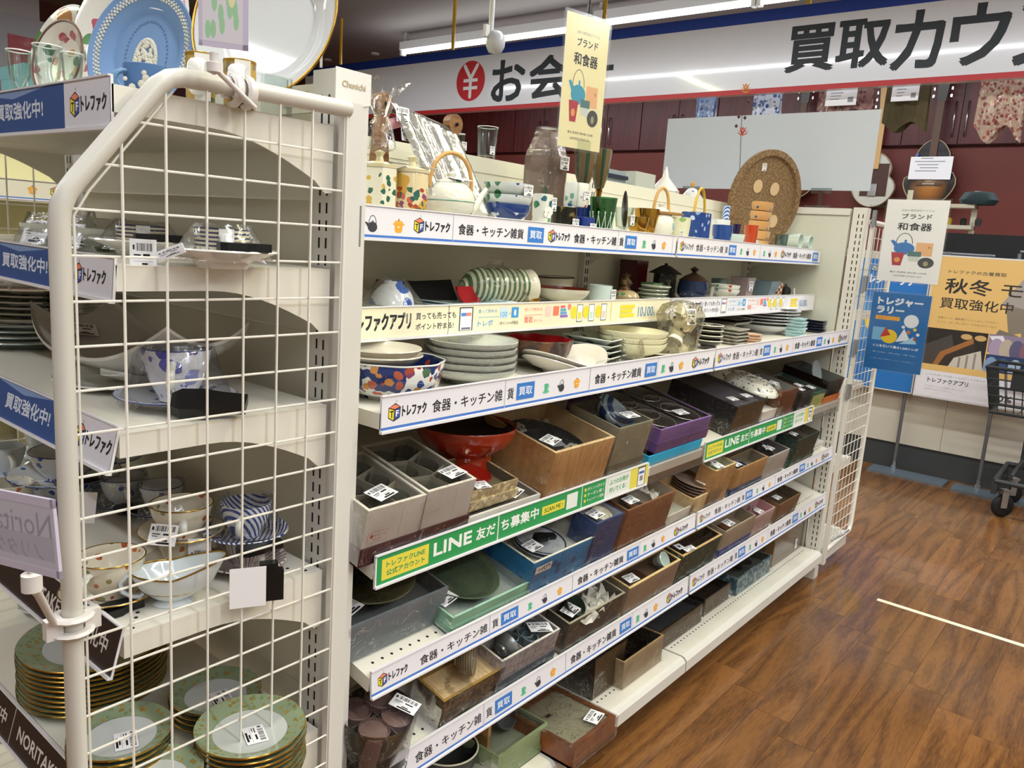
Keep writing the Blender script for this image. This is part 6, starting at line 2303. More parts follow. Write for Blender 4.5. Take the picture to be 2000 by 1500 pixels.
# gold foil-lined bowls, black fan, clear glass
x, r, z = span(F, 1200, 1240, 405, .03)
t = WT('stem_glass', 'small clear glass with a sticker beside the green cut glass', 'glass', F, x, .03, 0)
MB().lathe([(0, .0), (r * .5, 0), (r * .5, .004), (.004, .010), (r * .7, .024), (r, z), (r - .001, z), (r * .65, .026), (0, .016)], 24).build('glass_body', GLASS, t, 30)
sticker(t, face_front(-.006, -r * .95, z * .4), .02, .026)
for k, (u0, u1, vt, y) in enumerate(((1226, 1268, 424, .035), (1255, 1283, 428, .055), (1240, 1290, 408, .10))):
 x, r, z = span(F, u0, u1, vt, y)
 W1('gold_bowl', ['gold lined bowl at the front, right of the clear glass', 'small gold bowl beside the white rattan teapot', 'gold rimmed bowl behind the other gold bowls'][k], 'bowl', F, x, y, 0, MB().lathe(bowlp(r, max(z, .01), .5), 28), GOLDM, 'gold bowls')
x, z = F.inter(1215, 380, 'y', .14).x, F.inter(1215, 366, 'y', .14).z
W1('folding_fan', 'dark curved fan shaped dish leaning behind the gold bowls', 'dish', F, x, .13, z - .062, MB().lathe([(0, 0), (.03, .001), (.034, .004), (0, .003)], 24, sx=.5, sy=1.8), LACK, rx=1.3, ry=.4)
# second rattan teapot, bag of white ware
hz = F.inter(1270, 362, 'y', .08).z
t, x, r, z = teapot('small white teapot with a leaning rattan handle, left of the blue mugs', 1262, 1320, 412, .08, dots('pale_motif', '#dcdcd0', ['#8fb6a0', '#7aa2c0'], 40, .3, .12, keep=.4), hz, spout=0, hscale=.75)
x, r, z = span(F, 1308, 1350, 425, .04)
t = WT('flower_mug', 'cream mug with a blue flower in front of the small teapot', 'mug', F, x, .04, 0)
MB().lathe(cupp(r, z, .85), 28).build('cup_body', dots('pastel_flower', '#d9d8b8', ['#7ab8cc', '#8fae6a'], 40, .35, .12, keep=.5), t, 40)
sticker(t, face_front(-r * 1.3, -r * .8, .004), .02, .028)
MB().lathe([(0, 0), (.06, .0), (.065, .006), (0, .004)], 24, sy=.6).xform(Matrix.Translation((-.02, .03, z * 1.08))).build('flat_fan', mat('orange_edge', '#c99a5c', .4), t, 30)
# blue square mugs, vase, blue cup
BW = dots('blue_white_print', '#24488c', ['#c9d6ea', '#9db6da'], 45, .34, .15, keep=.6)
x, r, z = span(F, 1345, 1395, 416, .04)
hz = F.inter(1385, 369, 'y', .04).z
t = WT('blue_jug', 'square blue and white patterned jug with a yellow hoop handle', 'jug', F, x, .045, 0)
MB().box(-r, -.02, 0, r, .04, z).build('jug_body', BW, t, 0)
MB().box(-r + .003, -.017, z, r - .003, .037, z + .001).build('jug_mouth', mat('navy_inside', '#1a2b52', .3), t, 0)
MB().tube([(r * (-.55 + 1.9 * q / 12), .01, z * .9 + (hz - z * .9) * math.sin(PI * q / 12) ** .6) for q in range(13)], .004, 8).build('handle', mat('yellow_handle', '#c9a43a', .35), t, 60)
x, r, z = span(F, 1392, 1432, 440, .03)
W1('blue_cup', 'dark blue cup with a white ring, right of the square blue jug', 'cup', F, x, .03, 0, MB().lathe(cupp(r, z, .8), 28), BW, 'dark blue cups')
x, r, z = span(F, 1413, 1427, 402, .10)
W1('slim_vase', 'slim blue and white diagonal striped vase', 'vase', F, x, .10, 0, MB().lathe([(0, 0), (r, 0), (r, z), (r * .8, z), (r * .8, .01)], 20), bands('blue_diag', '#c9d4e2', '#3f64a8', 50, 'DIAGONAL', .5))
x, r, z = span(F, 1395, 1430, 430, .07)
W1('wrapped_cup', 'white crumpled tissue wrapped cup behind the dark blue cup', 'cup', F, x, .075, 0, MB().lathe(cupp(r, z, .7), 18, wob=lambda a, q: .08 * math.sin(a * 5 + q * 8)), mat('tissue_white', '#dcdedd', .7), smooth=15)
# cork tray
x, r, z = span(F, 1421, 1570, 292, .20)
t = WT('cork_tray', 'large oval brown cork tray standing upright with pale round spots', 'tray', F, x, .20, 0, rz=R(-28), rx=R(8))
CORK = mat('cork', '#6b5336', .8, noise=('#8a7050', 130, .42, .6), bump=(120, .4))
mb = MB().lathe([(0, 0), (r * .84, 0), (r * .86, .006), (r * .88, .012), (r, .010), (r, -.004), (0, -.004)], 52)
mb.xform(Matrix.Translation((0, 0, z / 2)) @ Matrix.Diagonal((1.12, 1, z / 2 / r, 1)) @ Matrix.Rotation(-PI / 2, 4, 'X') @ Matrix.Diagonal((1, 1, -1, 1)))
mb.build('tray_body', CORK, t, 30)
for (a, b, s) in ((-.30, .26, .13), (.25, .24, .13), (.42, -.40, .13)):
 MB().lathe([(0, 0), (r * s, 0), (r * s, .001), (0, .001)], 24).xform(Matrix.Translation((a * r, -.0016, z / 2 + b * z / 2)) @ Matrix.Diagonal((1.1, 1, 1.3, 1)) @ Matrix.Rotation(PI / 2, 4, 'X')).build('round_spot', mat('cork_spot', '#c9ad86', .6), t, 0)
sticker(t, face_front(-r * .28, -.0022, z * .78) @ Matrix.Rotation(.1, 4, 'Z'), .02, .028)
# stack of beige fan-shaped dishes
zt = F.inter(1480, 391, 'y', .09).z
x = F.inter(1484, 440, 'y', .09).x
BEI = dots('beige_fan', '#c9995f', ['#2f4468', '#3f5580'], 55, .32, .4, keep=.4)
for k in range(5):
 o = W1('fan_dish', f'tan block dish with a blue motif, {ORD[4 - k] if k else "bottom"} of the stack before the cork tray', 'dish', F, x + .004 * math.sin(k * 2), .09, k * zt / 5, MB().lathe([(0, 0), (.052, 0), (.060, zt / 11), (.060, zt / 5.6), (0, zt / 5.6)], 28, sy=.55), BEI, 'tan stacked dishes')
x, r, z = span(F, 1455, 1482, 440, .03)
t = WT('red_glass', 'orange red cut glass cup with a sticker', 'glass', F, x, .03, 0)
MB().lathe([(0, .0), (r * .8, 0), (r, z), (r - .002, z), (r * .75, .01), (0, .008)], 16).build('glass_body', mat('orange_glass', '#b8421f', .1, coat=.6), t, 10)
sticker(t, face_front(-.006, -r * 1.02, z * .1), .02, .02)
x, r, z = span(F, 1431, 1448, 438, .035)
W1('purple_glass', 'small dark purple tapered glass', 'glass', F, x, .035, 0, MB().lathe([(0, 0), (r * .5, 0), (r, z), (r * .9, z), (r * .45, .008), (0, .006)], 18), mat('purple_glass', '#22103f', .1, coat=.5))
x, r, z = span(F, 1420, 1470, 458, .015)
W1('white_dish', 'shallow pale grey square dish at the front edge below the red glass', 'dish', F, x, .03, 0, MB().lathe(bowlp(r * .8, max(z, .014), .6), 4), CERG, smooth=20)
# celadon cups lying upside down
for k, (u0, u1, vt) in enumerate(((1517, 1545, 430), (1540, 1566, 432))):
 x, r, z = span(F, u0, u1, vt, .08)
 t = WT('celadon_cup', ['pale celadon cup lying on its side, left of the pair at the shelf end', 'pale celadon cup lying on its side, right of the pair at the shelf end'][k], 'cup', F, x, .08, .001 + r * 1.0, 'celadon cups')
 mb = MB().lathe(cupp(r * 1.05, r * 2, .7), 26)
 mb.xform(Matrix.Translation((0, -.02, .012)) @ Matrix.Rotation(PI / 2, 4, 'X'))
 mb.build('cup_body', CERG, t, 40)
x, r, z = span(F, 1514, 1540, 458, .02)
W1('small_glass', 'small pale glass cup at the front of the celadon cups', 'glass', F, x, .02, 0, MB().lathe(cupp(r, z, .8), 20), glass('pale_glass', '#cfe0e0', .2))
for k in range(2):
 x, r, z = span(F, 1540, 1568, 470, .03)
 W1('celadon_plate', ['lower pale blue square plate at the end of the top shelf', 'upper pale blue square plate at the end of the top shelf'][k], 'plate', F, x, .03, k * .009, MB().box(-r, -.02, 0, r, .03, .004), CERG, smooth=0)
# dried flower stem
t = WT('dried_flower', 'artificial stem with an orange and a yellow flower and brown pods', 'flower', F, F.inter(1440, 470, 'y', .24).x, .24, 0)
pts = [F.inter(1443, 470, 'y', .24), F.inter(1446, 300, 'y', .24), F.inter(1448, 245, 'y', .24), F.inter(1452, 190, 'y', .24)]
b0 = Vector((F.inter(1440, 470, 'y', .24).x, .24, 0))
MB().tube([(0, 0, 0)] + [(p - b0) for p in pts[1:]], .0012, 5).build('stem', mat('stem_brown', '#3f3327', .7), t, 60)
for k, (u, v, c, s) in enumerate(((1450, 262, '#d2522f', .012), (1456, 178, '#d9922c', .012))):
 p = F.inter(u, v, 'y', .24) - b0
 mb = MB()
 for j in range(3):
  for i in range(7):
   a = 2 * PI * i / 7 + j * .4
   l = s * (2.1 - .3 * j)
   mb.add([(p.x, p.y, p.z + s * (.8 * j - .6)), (p.x + l * .6 * math.cos(a - .3), p.y + l * .6 * math.sin(a - .3), p.z + s * (.8 * j)), (p.x + l * math.cos(a), p.y + l * math.sin(a), p.z + s * (.8 * j + .5)), (p.x + l * .6 * math.cos(a + .3), p.y + l * .6 * math.sin(a + .3), p.z + s * (.8 * j))], [(0, 1, 2, 3)])
 mb.build('blossom', mat('flower' + c, c, .6), t, 0)
for k, (u, v) in enumerate(((1443, 228), (1455, 230), (1438, 246), (1462, 198))):
 p = F.inter(u, v, 'y', .24) - b0
 MB().lathe([(0, -.008), (.007, 0), (0, .008)], 8, c=p).build('pod', mat('pod_brown', '#4a3028', .7), t, 40)
# things standing on the other side, showing above the back panel
FB = Fr((0, .62, 1.36), 0)
FB.yaw = 0
for k, (u0, u1, vt, vb, lb, c, c2) in enumerate(((1243, 1290, 334, 365, 'white cardboard box showing above the back panel', '#b9bcb2', None), (1184, 1234, 328, 355, 'grey and white flat box stack showing above the back panel', '#8f9aa0', 1))):
 a = FB.inter(u0, vt, 'y', .0)
 b = FB.inter(u1, vt, 'y', .0)
 t = WT('carton', lb, 'box', FB, a.x, 0, 0, 'boxes behind the back panel')
 MB().box(0, 0, 0, (b.x - a.x) * .8, .1, a.z).build('box_body', mat('carton' + c, c, .6), t, 0)
 if c2:
  MB().box(-.01, -.01, a.z - .028, (b.x - a.x) * .8, .11, a.z - .016).build('box_band', mat('carton_navy', '#20263c', .5), t, 0)
 else:
  MB().box((b.x - a.x) * .8, .0, 0, (b.x - a.x) * .82, .1, a.z).build('box_side', mat('carton_side', '#9c9c88', .6), t, 0)
x, r, z = span(FB, 1285, 1342, 345, .02)
t = WT('cone_lid_jar', 'white jar with a tall pointed lid showing above the back panel', 'jar', FB, x, .05, 0)
MB().lathe([(0, 0), (r * .9, 0), (r, z * .5), (r, z * .75)], 28).build('jar_body', CER, t, 40)
MB().lathe([(r * 1.05, z * .74), (r * .7, z * .85), (r * .25, z * .98), (r * .1, z * 1.12), (.004, z * 1.16), (0, z * 1.18)], 28).build('jar_lid', CER, t, 40)
x, r, z = span(FB, 1328, 1360, 366, .02)
t = WT('knob_lid_jar', 'white and blue jar with a golden knob above the back panel', 'jar', FB, x, .0, 0)
MB().lathe([(0, 0), (r * 1.2, 0), (r * 1.3, z * .8), (r * .6, z * .96), (0, z)], 28).build('jar_body', dots('blue_speck', '#dcdedd', ['#5f7fb8'], 60, .3, .2, keep=.3), t, 40)
MB().lathe([(0, z), (.007, z + .003), (.009, z + .012), (.004, z + .022), (0, z + .024)], 14).build('knob', mat('knob_gold', '#c9923a', .25), t, 40)

# ================================================================ SECOND SHELF
F = FRM['A']
SQW = mat('square_white', '#dcdcd2', .12, coat=.5)


def sqplate(s, h=.012, t=.004):
 return [(0, 0), (s * .8, 0), (s, h), (s * .985, h + .001), (s * .78, t), (0, t)]


x, r, z = span(F, 724, 812, 548, .09)
t = WT('blue_flower_bowl', 'white bowl with big blue flowers turned upside down under clear film', 'bowl', F, x, .09, .006)
MB().lathe(bowlp(r, z - .008, .42), 36).xform(Matrix.Translation((0, 0, z - .006)) @ Matrix.Rotation(PI, 4, 'X')).build('bowl_body', dots('big_blue_flower', '#dfe3e6', ['#2f55a8', '#5a80c4', '#3f66b4'], 24, .42, .12, keep=.75), t, 40)
cone_wrap(t, r * 1.5, r * .55, z * .95)
W1('square_saucer', 'thin white square dish under the blue flowered bowl', 'dish', F, x - .005, .085, 0, MB().lathe(sqplate(r * 1.9, .008), 4).xform(Matrix.Rotation(PI / 4, 4, 'Z')), SQW, smooth=20)
W1('clear_cover', 'folded clear plastic cover standing at the near end of the second shelf', 'cover', F, span(F, 690, 706, 590, .06)[0], .06, 0, MB().add([(-.03, -.03, 0), (.05, -.03, .002), (-.03, .05, .045), (-.03, -.03, .06)], [(0, 1, 2), (0, 1, 3), (0, 3, 2)]), film('stiff_film', amount=.25, scale=20, strength=.6), smooth=0)
for k, (u0, u1, vt, y) in enumerate(((722, 770, 546, .22), (780, 822, 549, .20))):
 x, r, z = span(F, u0, u1, vt, y)
 W1('red_bowl', ['dark red lacquer bowl behind the blue flowered bowl, left one', 'dark red lacquer bowl behind the blue flowered bowl, right one'][k], 'bowl', F, x, y, 0, MB().lathe(bowlp(r, z, .5), 30).xform(Matrix.Translation((0, 0, z)) @ Matrix.Rotation(PI, 4, 'X')), mat('dull_red', '#6b1d1a', .25, coat=.3), 'dark red bowls')
a = F.inter(808, 597, 'y', .10)
b = F.inter(925, 597, 'y', .10)
zt = F.inter(850, 557, 'y', .14).z
w = b.x - a.x
t = WT('lacquer_plate', 'black square lacquer dish with a half round red dish leaning on it', 'dish', F, a.x, .12, .012)
MB().add([(0, 0, 0), (w * .82, 0, 0), (w * .98, .03, .0), (w * .98, .05, zt * .95), (0, .05, zt * .8), (0, .05, 0)], [(0, 1, 2, 3, 4), (0, 4, 5), (1, 2, 5)]).build('black_panel', mat('black_cloth', '#0c0e13', .5), t, 0)
mb = MB()
pts = [(.042 * math.cos(PI + PI * k / 16), .042 * math.sin(PI + PI * k / 16)) for k in range(17)]
mb.prism(pts, 0, .006)
mb.xform(Matrix.Translation((w * .80, -.035, zt - .010)) @ Matrix.Rotation(R(80), 4, 'X'))
mb.build('red_half_dish', mat('bright_red', '#a8141c', .25, coat=.5), t, 20)
a = F.inter(842, 596, 'y', .045)
b = F.inter(988, 600, 'y', .045)
for k in range(2):
 W1('pale_blue_plate', ['lower pale blue square plate at the edge of the second shelf', 'upper pale blue square plate at the edge of the second shelf'][k], 'plate', F, (a.x + b.x) / 2, .10, k * .006, MB().lathe(sqplate((b.x - a.x) * .62, .010), 4).xform(Matrix.Rotation(PI / 4, 4, 'Z')), mat('pale_blue_ware', '#bcd0d6', .15, coat=.4), 'pale blue square plates', smooth=20)
# green ring bowls nested on their sides
a = F.inter(918, 565, 'y', .10)
b = F.inter(1022, 570, 'y', .06)
r = 33 * mpp(F.w(b.x, .07, .03))
for k in range(6):
 q = k / 5
 xx = a.x * (1 - q) + b.x * q
 last = k == 5
 o = W1('ring_bowl', f'green striped bowl on its side, {["farthest left", "second from the left", "third from the left", "third from the right", "second from the right", "rightmost with a sticker"][k]} of the row', 'bowl', F, xx - .02, .105 - .03 * q, r, MB().lathe(bowlp(r, .05, .4, k=2.4), 36).xform(Matrix.Rotation(R(82), 4, 'Y')), bands('green_rings', '#cfcfb4', '#4f6b47', 26, 'X', .5, .2) if not last else CREAM, 'striped bowls nested on their sides', rz=-.25)
 if last:
  sticker(o, Matrix.Translation((.051, -.018, -.01)) @ Matrix.Rotation(PI / 2, 4, 'Z') @ Matrix.Rotation(PI / 2, 4, 'X'), .034, .03)
t = WT('wrap_bag', 'crumpled cellophane bag with a gold tie over the striped bowls', 'bag', F, (a.x + b.x) / 2, .09, 0)
MB().lathe([(.02, .0), (.075, .01), (.07, .05), (.05, .075), (.015, .09), (.02, .10)], 18, sx=1.15, wob=lambda a_, q: .12 * math.sin(a_ * 5 + q * 8)).build('film', FILM, t, 15)
x, r, z = span(F, 1027, 1056, 574, .05)
W1('gold_ball', 'small shiny gold ball next to the scalloped white bowl', 'ornament', F, x, .05, 0, MB().lathe([(0, 0), (r * .7, r * .3), (r, r), (r * .7, r * 1.7), (0, r * 2)], 24), GOLDM, smooth=80)
x, r, z = span(F, 1048, 1160, 563, .075)
t = WT('scalloped_bowl', 'white scalloped square bowl with a red brown inside', 'bowl', F, x, .085, 0)
wob = lambda a_, q: .07 * math.cos(4 * a_) * q + .02 * math.cos(12 * a_) * q
pf = bowlp(r, z, .5)
h_ = len(pf) // 2 + 1
MB().lathe(pf[:h_ + 1], 48, wob=lambda a_, q: wob(a_, q)).build('bowl_body', mat('cream_white', '#dcd9c4', .15, coat=.4), t, 50)
MB().lathe(pf[h_:][::-1][::-1], 48, wob=lambda a_, q: wob(a_, 1 - q)).build('bowl_inside', mat('brick_red', '#7c2c1c', .3), t, 50)
x, r, z = span(F, 1028, 1140, 541, .20)
t = W1('oblong_dish', 'long white dish with a dark rim at the back of the second shelf', 'dish', F, x, .20, 0, MB().lathe(bowlp(r * .9, z, .6), 40, sy=.6).tube([(r * .9 * math.cos(q * PI / 20), r * .54 * math.sin(q * PI / 20), z) for q in range(40)], .002, 6, 1, closed=True), [CREAM, mat('dark_rim', '#2a2622', .3)])
x, r, z = span(F, 1149, 1197, 557, .05)
t = WT('celadon_cup', 'straight pale celadon cup with a white sticker on the second shelf', 'cup', F, x, .05, 0)
MB().lathe(cupp(r, z, .92), 30).build('cup_body', CERG, t, 40)
sticker(t, face_front(.004, -r * 1.03, z * .12), .022, .034)
x, r, z = span(F, 1197, 1250, 566, .06)
t = WT('domed_pot', 'beige domed lidded pot painted with red flowers', 'pot', F, x, .06, 0)
MB().lathe([(0, 0), (r * .7, 0), (r, z * .35), (r * .98, z * .5)], 30).build('pot_body', mat('tan_ware', '#a8906a', .3), t, 40)
MB().lathe([(r, z * .5), (r * .85, z * .78), (r * .5, z * .96), (.006, z), (.004, z * 1.03), (.008, z * 1.1), (0, z * 1.14)], 30).build('pot_lid', dots('red_flower_lid', '#b8a27a', ['#b8402a', '#5a8a6a'], 60, .45, .25, keep=.55), t, 40)
x, r, z = span(F, 1216, 1263, 508, .24)
W1('red_canister', 'tall dark red square canister at the back of the second shelf', 'canister', F, x, .24, 0, MB().box(-r * .9, -.03, 0, r * .9, .03, z * .96).box(-r * .92, -.031, z * .8, r * .92, .031, z), mat('ox_red', '#4a1418', .25, coat=.3), smooth=0)
x, r, z = span(F, 1207, 1240, 532, .13)
t = WT('carved_figure', 'small brown carved wooden figure among the second shelf dishes', 'figurine', F, x, .13, 0)
MB().lathe([(0, 0), (r * .9, 0), (r, z * .2), (r * .6, z * .45), (r * .75, z * .6), (r * .4, z * .8), (r * .5, z * .9), (0, z)], 12, wob=lambda a_, q: .2 * math.sin(a_ * 3 + q * 20)).build('body', mat('carved_brown', '#4a3420', .5, noise=('#9a7a3a', 60, .5, .6)), t, 20)
MB().lathe([(0, 0), (r * 1.6, .0), (r * 1.7, .02), (r * 1.2, .024), (0, .02)], 20).build('base', mat('gold_brown', '#8a6a2c', .3, metal=.4), t, 30)
x, r, z = span(F, 1256, 1290, 552, .13)
W1('green_box', 'small pale green box behind the plates on the second shelf', 'box', F, x, .13, 0, MB().box(-r, -.02, 0, r, .02, z * .85).box(-r * 1.03, -.021, z * .85, r * 1.03, .021, z), mat('pale_green', '#5f8a5c', .6), smooth=0)
PLT = {}
x, r, z = span(F, 1248, 1308, 562, .07)
me = MB().lathe(platep(r, .012), 36).mesh('plate', mat('grey_green', '#b9bfae', .15, coat=.4), 40)
stack(4, 'small_plate', 'grey green plate', 'plate', F, x, .07, 0, me, .0105, 'small grey green plates', 'behind the lantern', .006)
x, r, z = span(F, 1270, 1333, 515, .17)
t = WT('lantern', 'black miniature lantern with a pointed roof', 'lantern', F, x, .17, 0)
MB().lathe([(r * 1.05, z * .70), (r * 1.0, z * .72), (r * .3, z * .93), (.005, z * .96), (.006, z), (0, z * 1.02)], 6).build('roof', mat('iron_dark', '#1c1e1d', .6), t, 10)
MB().lathe([(0, 0), (r * .8, 0), (r * .7, .01), (r * .7, z * .70), (0, z * .70)], 6).build('lantern_body', mat('iron_pattern', '#17181a', .4, noise=('#6f6a4a', 70, .55, .62)), t, 10)
x, r, z = span(F, 1325, 1384, 548, .08)
t = WT('blue_tea_jar', 'dark blue dotted jar with a dark wooden knob lid', 'jar', F, x, .08, 0)
MB().lathe([(0, 0), (r * .7, 0), (r, z * .3), (r, z * .6), (r * .92, z)], 32).build('jar_body', dots('navy_scale', '#16284a', ['#6f88ae'], 120, .3, .2, band=(0, .02), keep=.9), t, 40)
zk = F.inter(1345, 520, 'y', .08).z
MB().lathe([(r * .95, z), (r * .6, z + (zk - z) * .3), (r * .2, z + (zk - z) * .5), (r * .12, z + (zk - z) * .6), (r * .3, z + (zk - z) * .8), (0, zk)], 24).build('wooden_lid', mat('dark_wood_lid', '#3a211a', .4), t, 40)
MB().box(.018, -r - .006, .0, .036, -r - .003, z * .8).xform(Matrix.Rotation(.1, 4, 'Y')).build('silver_tag', mat('silver_tag', '#c9c8bc', .25, metal=.5), t, 0)
x, r, z = span(F, 1386, 1446, 556, .05)
FLB = dots('flower_bowl', '#dcdfd8', ['#b8463a', '#6f9a86', '#7c86a8'], 60, .36, .12, keep=.4)
for k in range(2):
 W1('rice_bowl', ['lower white rice bowl with small flowers, right of the dark jar', 'upper white rice bowl nested in the flowered bowl'][k], 'bowl', F, x, .05, k * .014, MB().lathe(bowlp(r * .98, z * .72, .42), 32), FLB, 'flowered rice bowls')
x, r, z = span(F, 1405, 1428, 545, .13)
W1('glass_bowl', 'greenish glass bowl behind the flowered rice bowls', 'bowl', F, x, .15, 0, MB().lathe(bowlp(r * 1.4, z, .6), 20), mat('green_glass_grey', '#5f6f69', .15, coat=.5))
x, r, z = span(F, 1430, 1475, 541, .09)
t = WT('square_vase', 'tall dull pink flared square vase with a white label', 'vase', F, x, .09, 0)
MB().lathe([(0, 0), (r * .85, 0), (r * 1.15, z), (r * 1.08, z), (r * .8, .01), (0, .008)], 4).xform(Matrix.Rotation(PI / 4, 4, 'Z')).build('vase_body', mat('dull_pink', '#9a8a8c', .5), t, 10)
sticker(t, face_front(-.018, -r * .78, z * .35), .034, .034)
x, r, z = span(F, 1468, 1522, 548, .07)
t = W1('square_bowl', 'grey blue square bowl right of the dull pink vase', 'bowl', F, x, .07, 0, MB().lathe([(0, 0), (r * .7, 0), (r * 1.2, z), (r * 1.12, z), (r * .66, .008), (0, .006)], 4).xform(Matrix.Rotation(PI / 4, 4, 'Z')), mat('slate_blue', '#6f8390', .3), smooth=10)
x, r, z = span(F, 1508, 1530, 552, .08)
W1('plaid_cup', 'small red and cream plaid cup', 'cup', F, x, .08, 0, MB().lathe(cupp(r, z, .8), 20), bands('plaid', '#c9bca0', '#8a4a38', 90, 'X', .5, checker=True))
x, r, z = span(F, 1525, 1545, 556, .09)
t = WT('iron_pot', 'small black iron pot with a wire loop handle', 'pot', F, x, .09, 0)
MB().lathe([(0, 0), (r, 0), (r * 1.1, z * .5), (r * .8, z * .8), (0, z * .85)], 20).build('pot_body', mat('iron_dark', '#1c1e1d', .6), t, 40)
MB().tube([(-r + 2 * r * q / 8, 0, z * .6 + .02 * math.sin(PI * q / 8)) for q in range(9)], .0018, 6).build('handle', mat('iron_dark', '#1c1e1d', .6), t, 60)
MB().box(.01, -.035, -.02, .022, -.034, .03).xform(Matrix.Rotation(-.5, 4, 'Y')).build('price_tag', PAPER, t, 0)
x, r, z = span(F, 1540, 1570, 563, .12)
W1('beige_block', 'beige wooden block at the far end of the second shelf', 'block', F, x, .12, 0, MB().box(-r, -.03, 0, r, .03, z * .9).box(-r * .9, -.02, z * .9, r * .9, .02, z), WB, smooth=0)

# ================================================================ THIRD SHELF
F = FRM['B']
# imari bowl with plates standing in it
p0 = F.inter(775, 735, 'y', .16)
x, r, z = span(F, 680, 874, 722, .165)
zr = F.inter(700, 716, 'y', .07).z
IMO = dots('imari_outside', '#dfe0dc', ['#a8402c', '#2c3f7c', '#c98a4a', '#4a6b4a', '#b8604a', '#7c3f5c'], 62, .5, .12, band=(.016, .2), keep=.85, back=('#24356e', 22, .52))
IMI = dots('imari_inside', '#1f2c58', ['#a8402c', '#c9bfa0', '#3f5f9a'], 40, .36, .12, keep=.5)
x = F.inter(766, 735, 'y', .093).x
r = 102 * mpp(F.w(x, .115, .06))
t = WT('imari_bowl', 'large red and blue patterned deep bowl at the near end of the third shelf', 'bowl', F, x, .097, 0)
hb_ = .066
wv = lambda a_, q: .022 * math.cos(9 * a_) * q
MB().lathe([(0, .002), (r * .5, 0), (r * .52, .006), (r * .78, .012), (r * .92, .024), (r * .97, .042), (r, hb_), (r * .985, hb_ + .002)], 72, wob=wv).build('bowl_body', IMO, t, 50)
MB().lathe([(r * .985, hb_ + .002), (r * .95, hb_ - .01), (r * .9, .026), (r * .5, .014), (0, .012)], 72, wob=lambda a_, q: .022 * math.cos(9 * a_) * (1 - q)).build('bowl_inside', IMI, t, 50)
MB().tube([((r * .995 * (1 + .022 * math.cos(9 * q * PI / 36))) * math.cos(q * PI / 36), (r * .995 * (1 + .022 * math.cos(9 * q * PI / 36))) * math.sin(q * PI / 36), hb_ + .001) for q in range(72)], .0016, 6, closed=True).build('bowl_rim', CER, t, 60)
BEP = mat('beige_plate', '#cfc8b6', .2, coat=.3)
for k in range(2):
 W1('deep_plate', f'deep beige plate, {["lower", "upper"][k]} of two lying in the patterned bowl', 'plate', F, x - .022, .10, hb_ - .008 + .011 * k, MB().lathe(platep(r * (.80 - .03 * k), .018, .15), 48), BEP, 'deep beige plates', rx=0)
# stack of six white lobed bowls
x, y = F.inter(921, 682, 'z', .115).x, F.inter(921, 682, 'z', .115).y
x, y = F.inter(921, 700, 'y', .11).x, .112
r = 90 * mpp(F.w(x, y, .08))
zt = F.inter(921, 664, 'z', .10)
me = MB().lathe(bowlp(r, .032, .45), 60, wob=lambda a_, q: .02 * math.cos(6 * a_) * max(0, 1 - abs(q - .5) * 2.2)).mesh('bowl', mat('pale_grey_ware', '#cfd2c8', .12, coat=.5), 40)
stack(5, 'lobed_bowl', 'white lobed bowl', 'bowl', F, x, y, .001, me, .0135, 'white lobed bowls', 'beside the patterned bowl', .001)
t = WT('wrap_bag', 'clear film wrapped around the stack of white lobed bowls', 'film', F, x, y, .0)
MB().lathe([(r * .5, .0), (r * 1.02, .03), (r * 1.03, .089), (r * .9, .0905), (0, .0905)], 30, wob=lambda a_, q: .012 * math.sin(a_ * 7 + q * 9)).build('film', FILM, t, 20)
# red lacquer lobed bowl on white boat dishes
x, y = F.inter(1052, 674, 'y', .17).x, .17
r = 66 * mpp(F.w(x, y, .07))
zt = F.inter(1052, 660, 'y', y).z
t = WT('lobed_lacquer_bowl', 'dark bark textured lobed bowl with a bright red inside', 'bowl', F, x, y, .022)
wv2 = lambda a_, q: .06 * math.cos(8 * a_) * q
MB().lathe([(0, 0), (r * .8, 0), (r * .9, .01), (r, .042), (r * .97, .044)], 64, wob=wv2).build('bowl_body', mat('bark_brown', '#2a1512', .35, noise=('#5f3a22', 30, .5, .62)), t, 50)
MB().lathe([(r * .97, .044), (r * .9, .02), (r * .7, .01), (0, .01)], 64, wob=lambda a_, q: .06 * math.cos(8 * a_) * (1 - q)).build('bowl_inside', mat('bright_red', '#a8141c', .25, coat=.5), t, 50)
x, y = F.inter(1108, 712, 'y', .08).x, .088
r = 96 * mpp(F.w(x, y, .04))
for k in range(2):
 z_ = k * .011
 W1('boat_dish', ['lower large white boat shaped dish on the third shelf', 'upper large white boat shaped dish on the third shelf'][k], 'dish', F, x, y, z_, MB().lathe(platep(r, .022, .25, .5), 60, sy=.8, wob=lambda a_, q: .0 if q < .3 else 0).xform(Matrix.Identity(4)), mat('pearl_white', '#dcd6cc', .12, coat=.6), 'white boat dishes')
 o = bpy.data.objects[-1] if False else None
for o in [q for q in COL.objects if q.name.startswith('boat_dish')]:
 for v in o.data.vertices:
  a_ = math.atan2(v.co.y, v.co.x)
  q_ = math.hypot(v.co.x, v.co.y / .8) / r
  v.co.z += .035 * max(0, q_ - .45) * (math.cos(2 * a_) * .7 + .3) * 1.1
W1('black_bowl', 'black bowl on the boat dishes under the lobed red bowl', 'bowl', F, F.inter(1065, 690, 'y', .17).x, .17, .002, MB().lathe(bowlp(.045, .020, .5), 32), LACK)
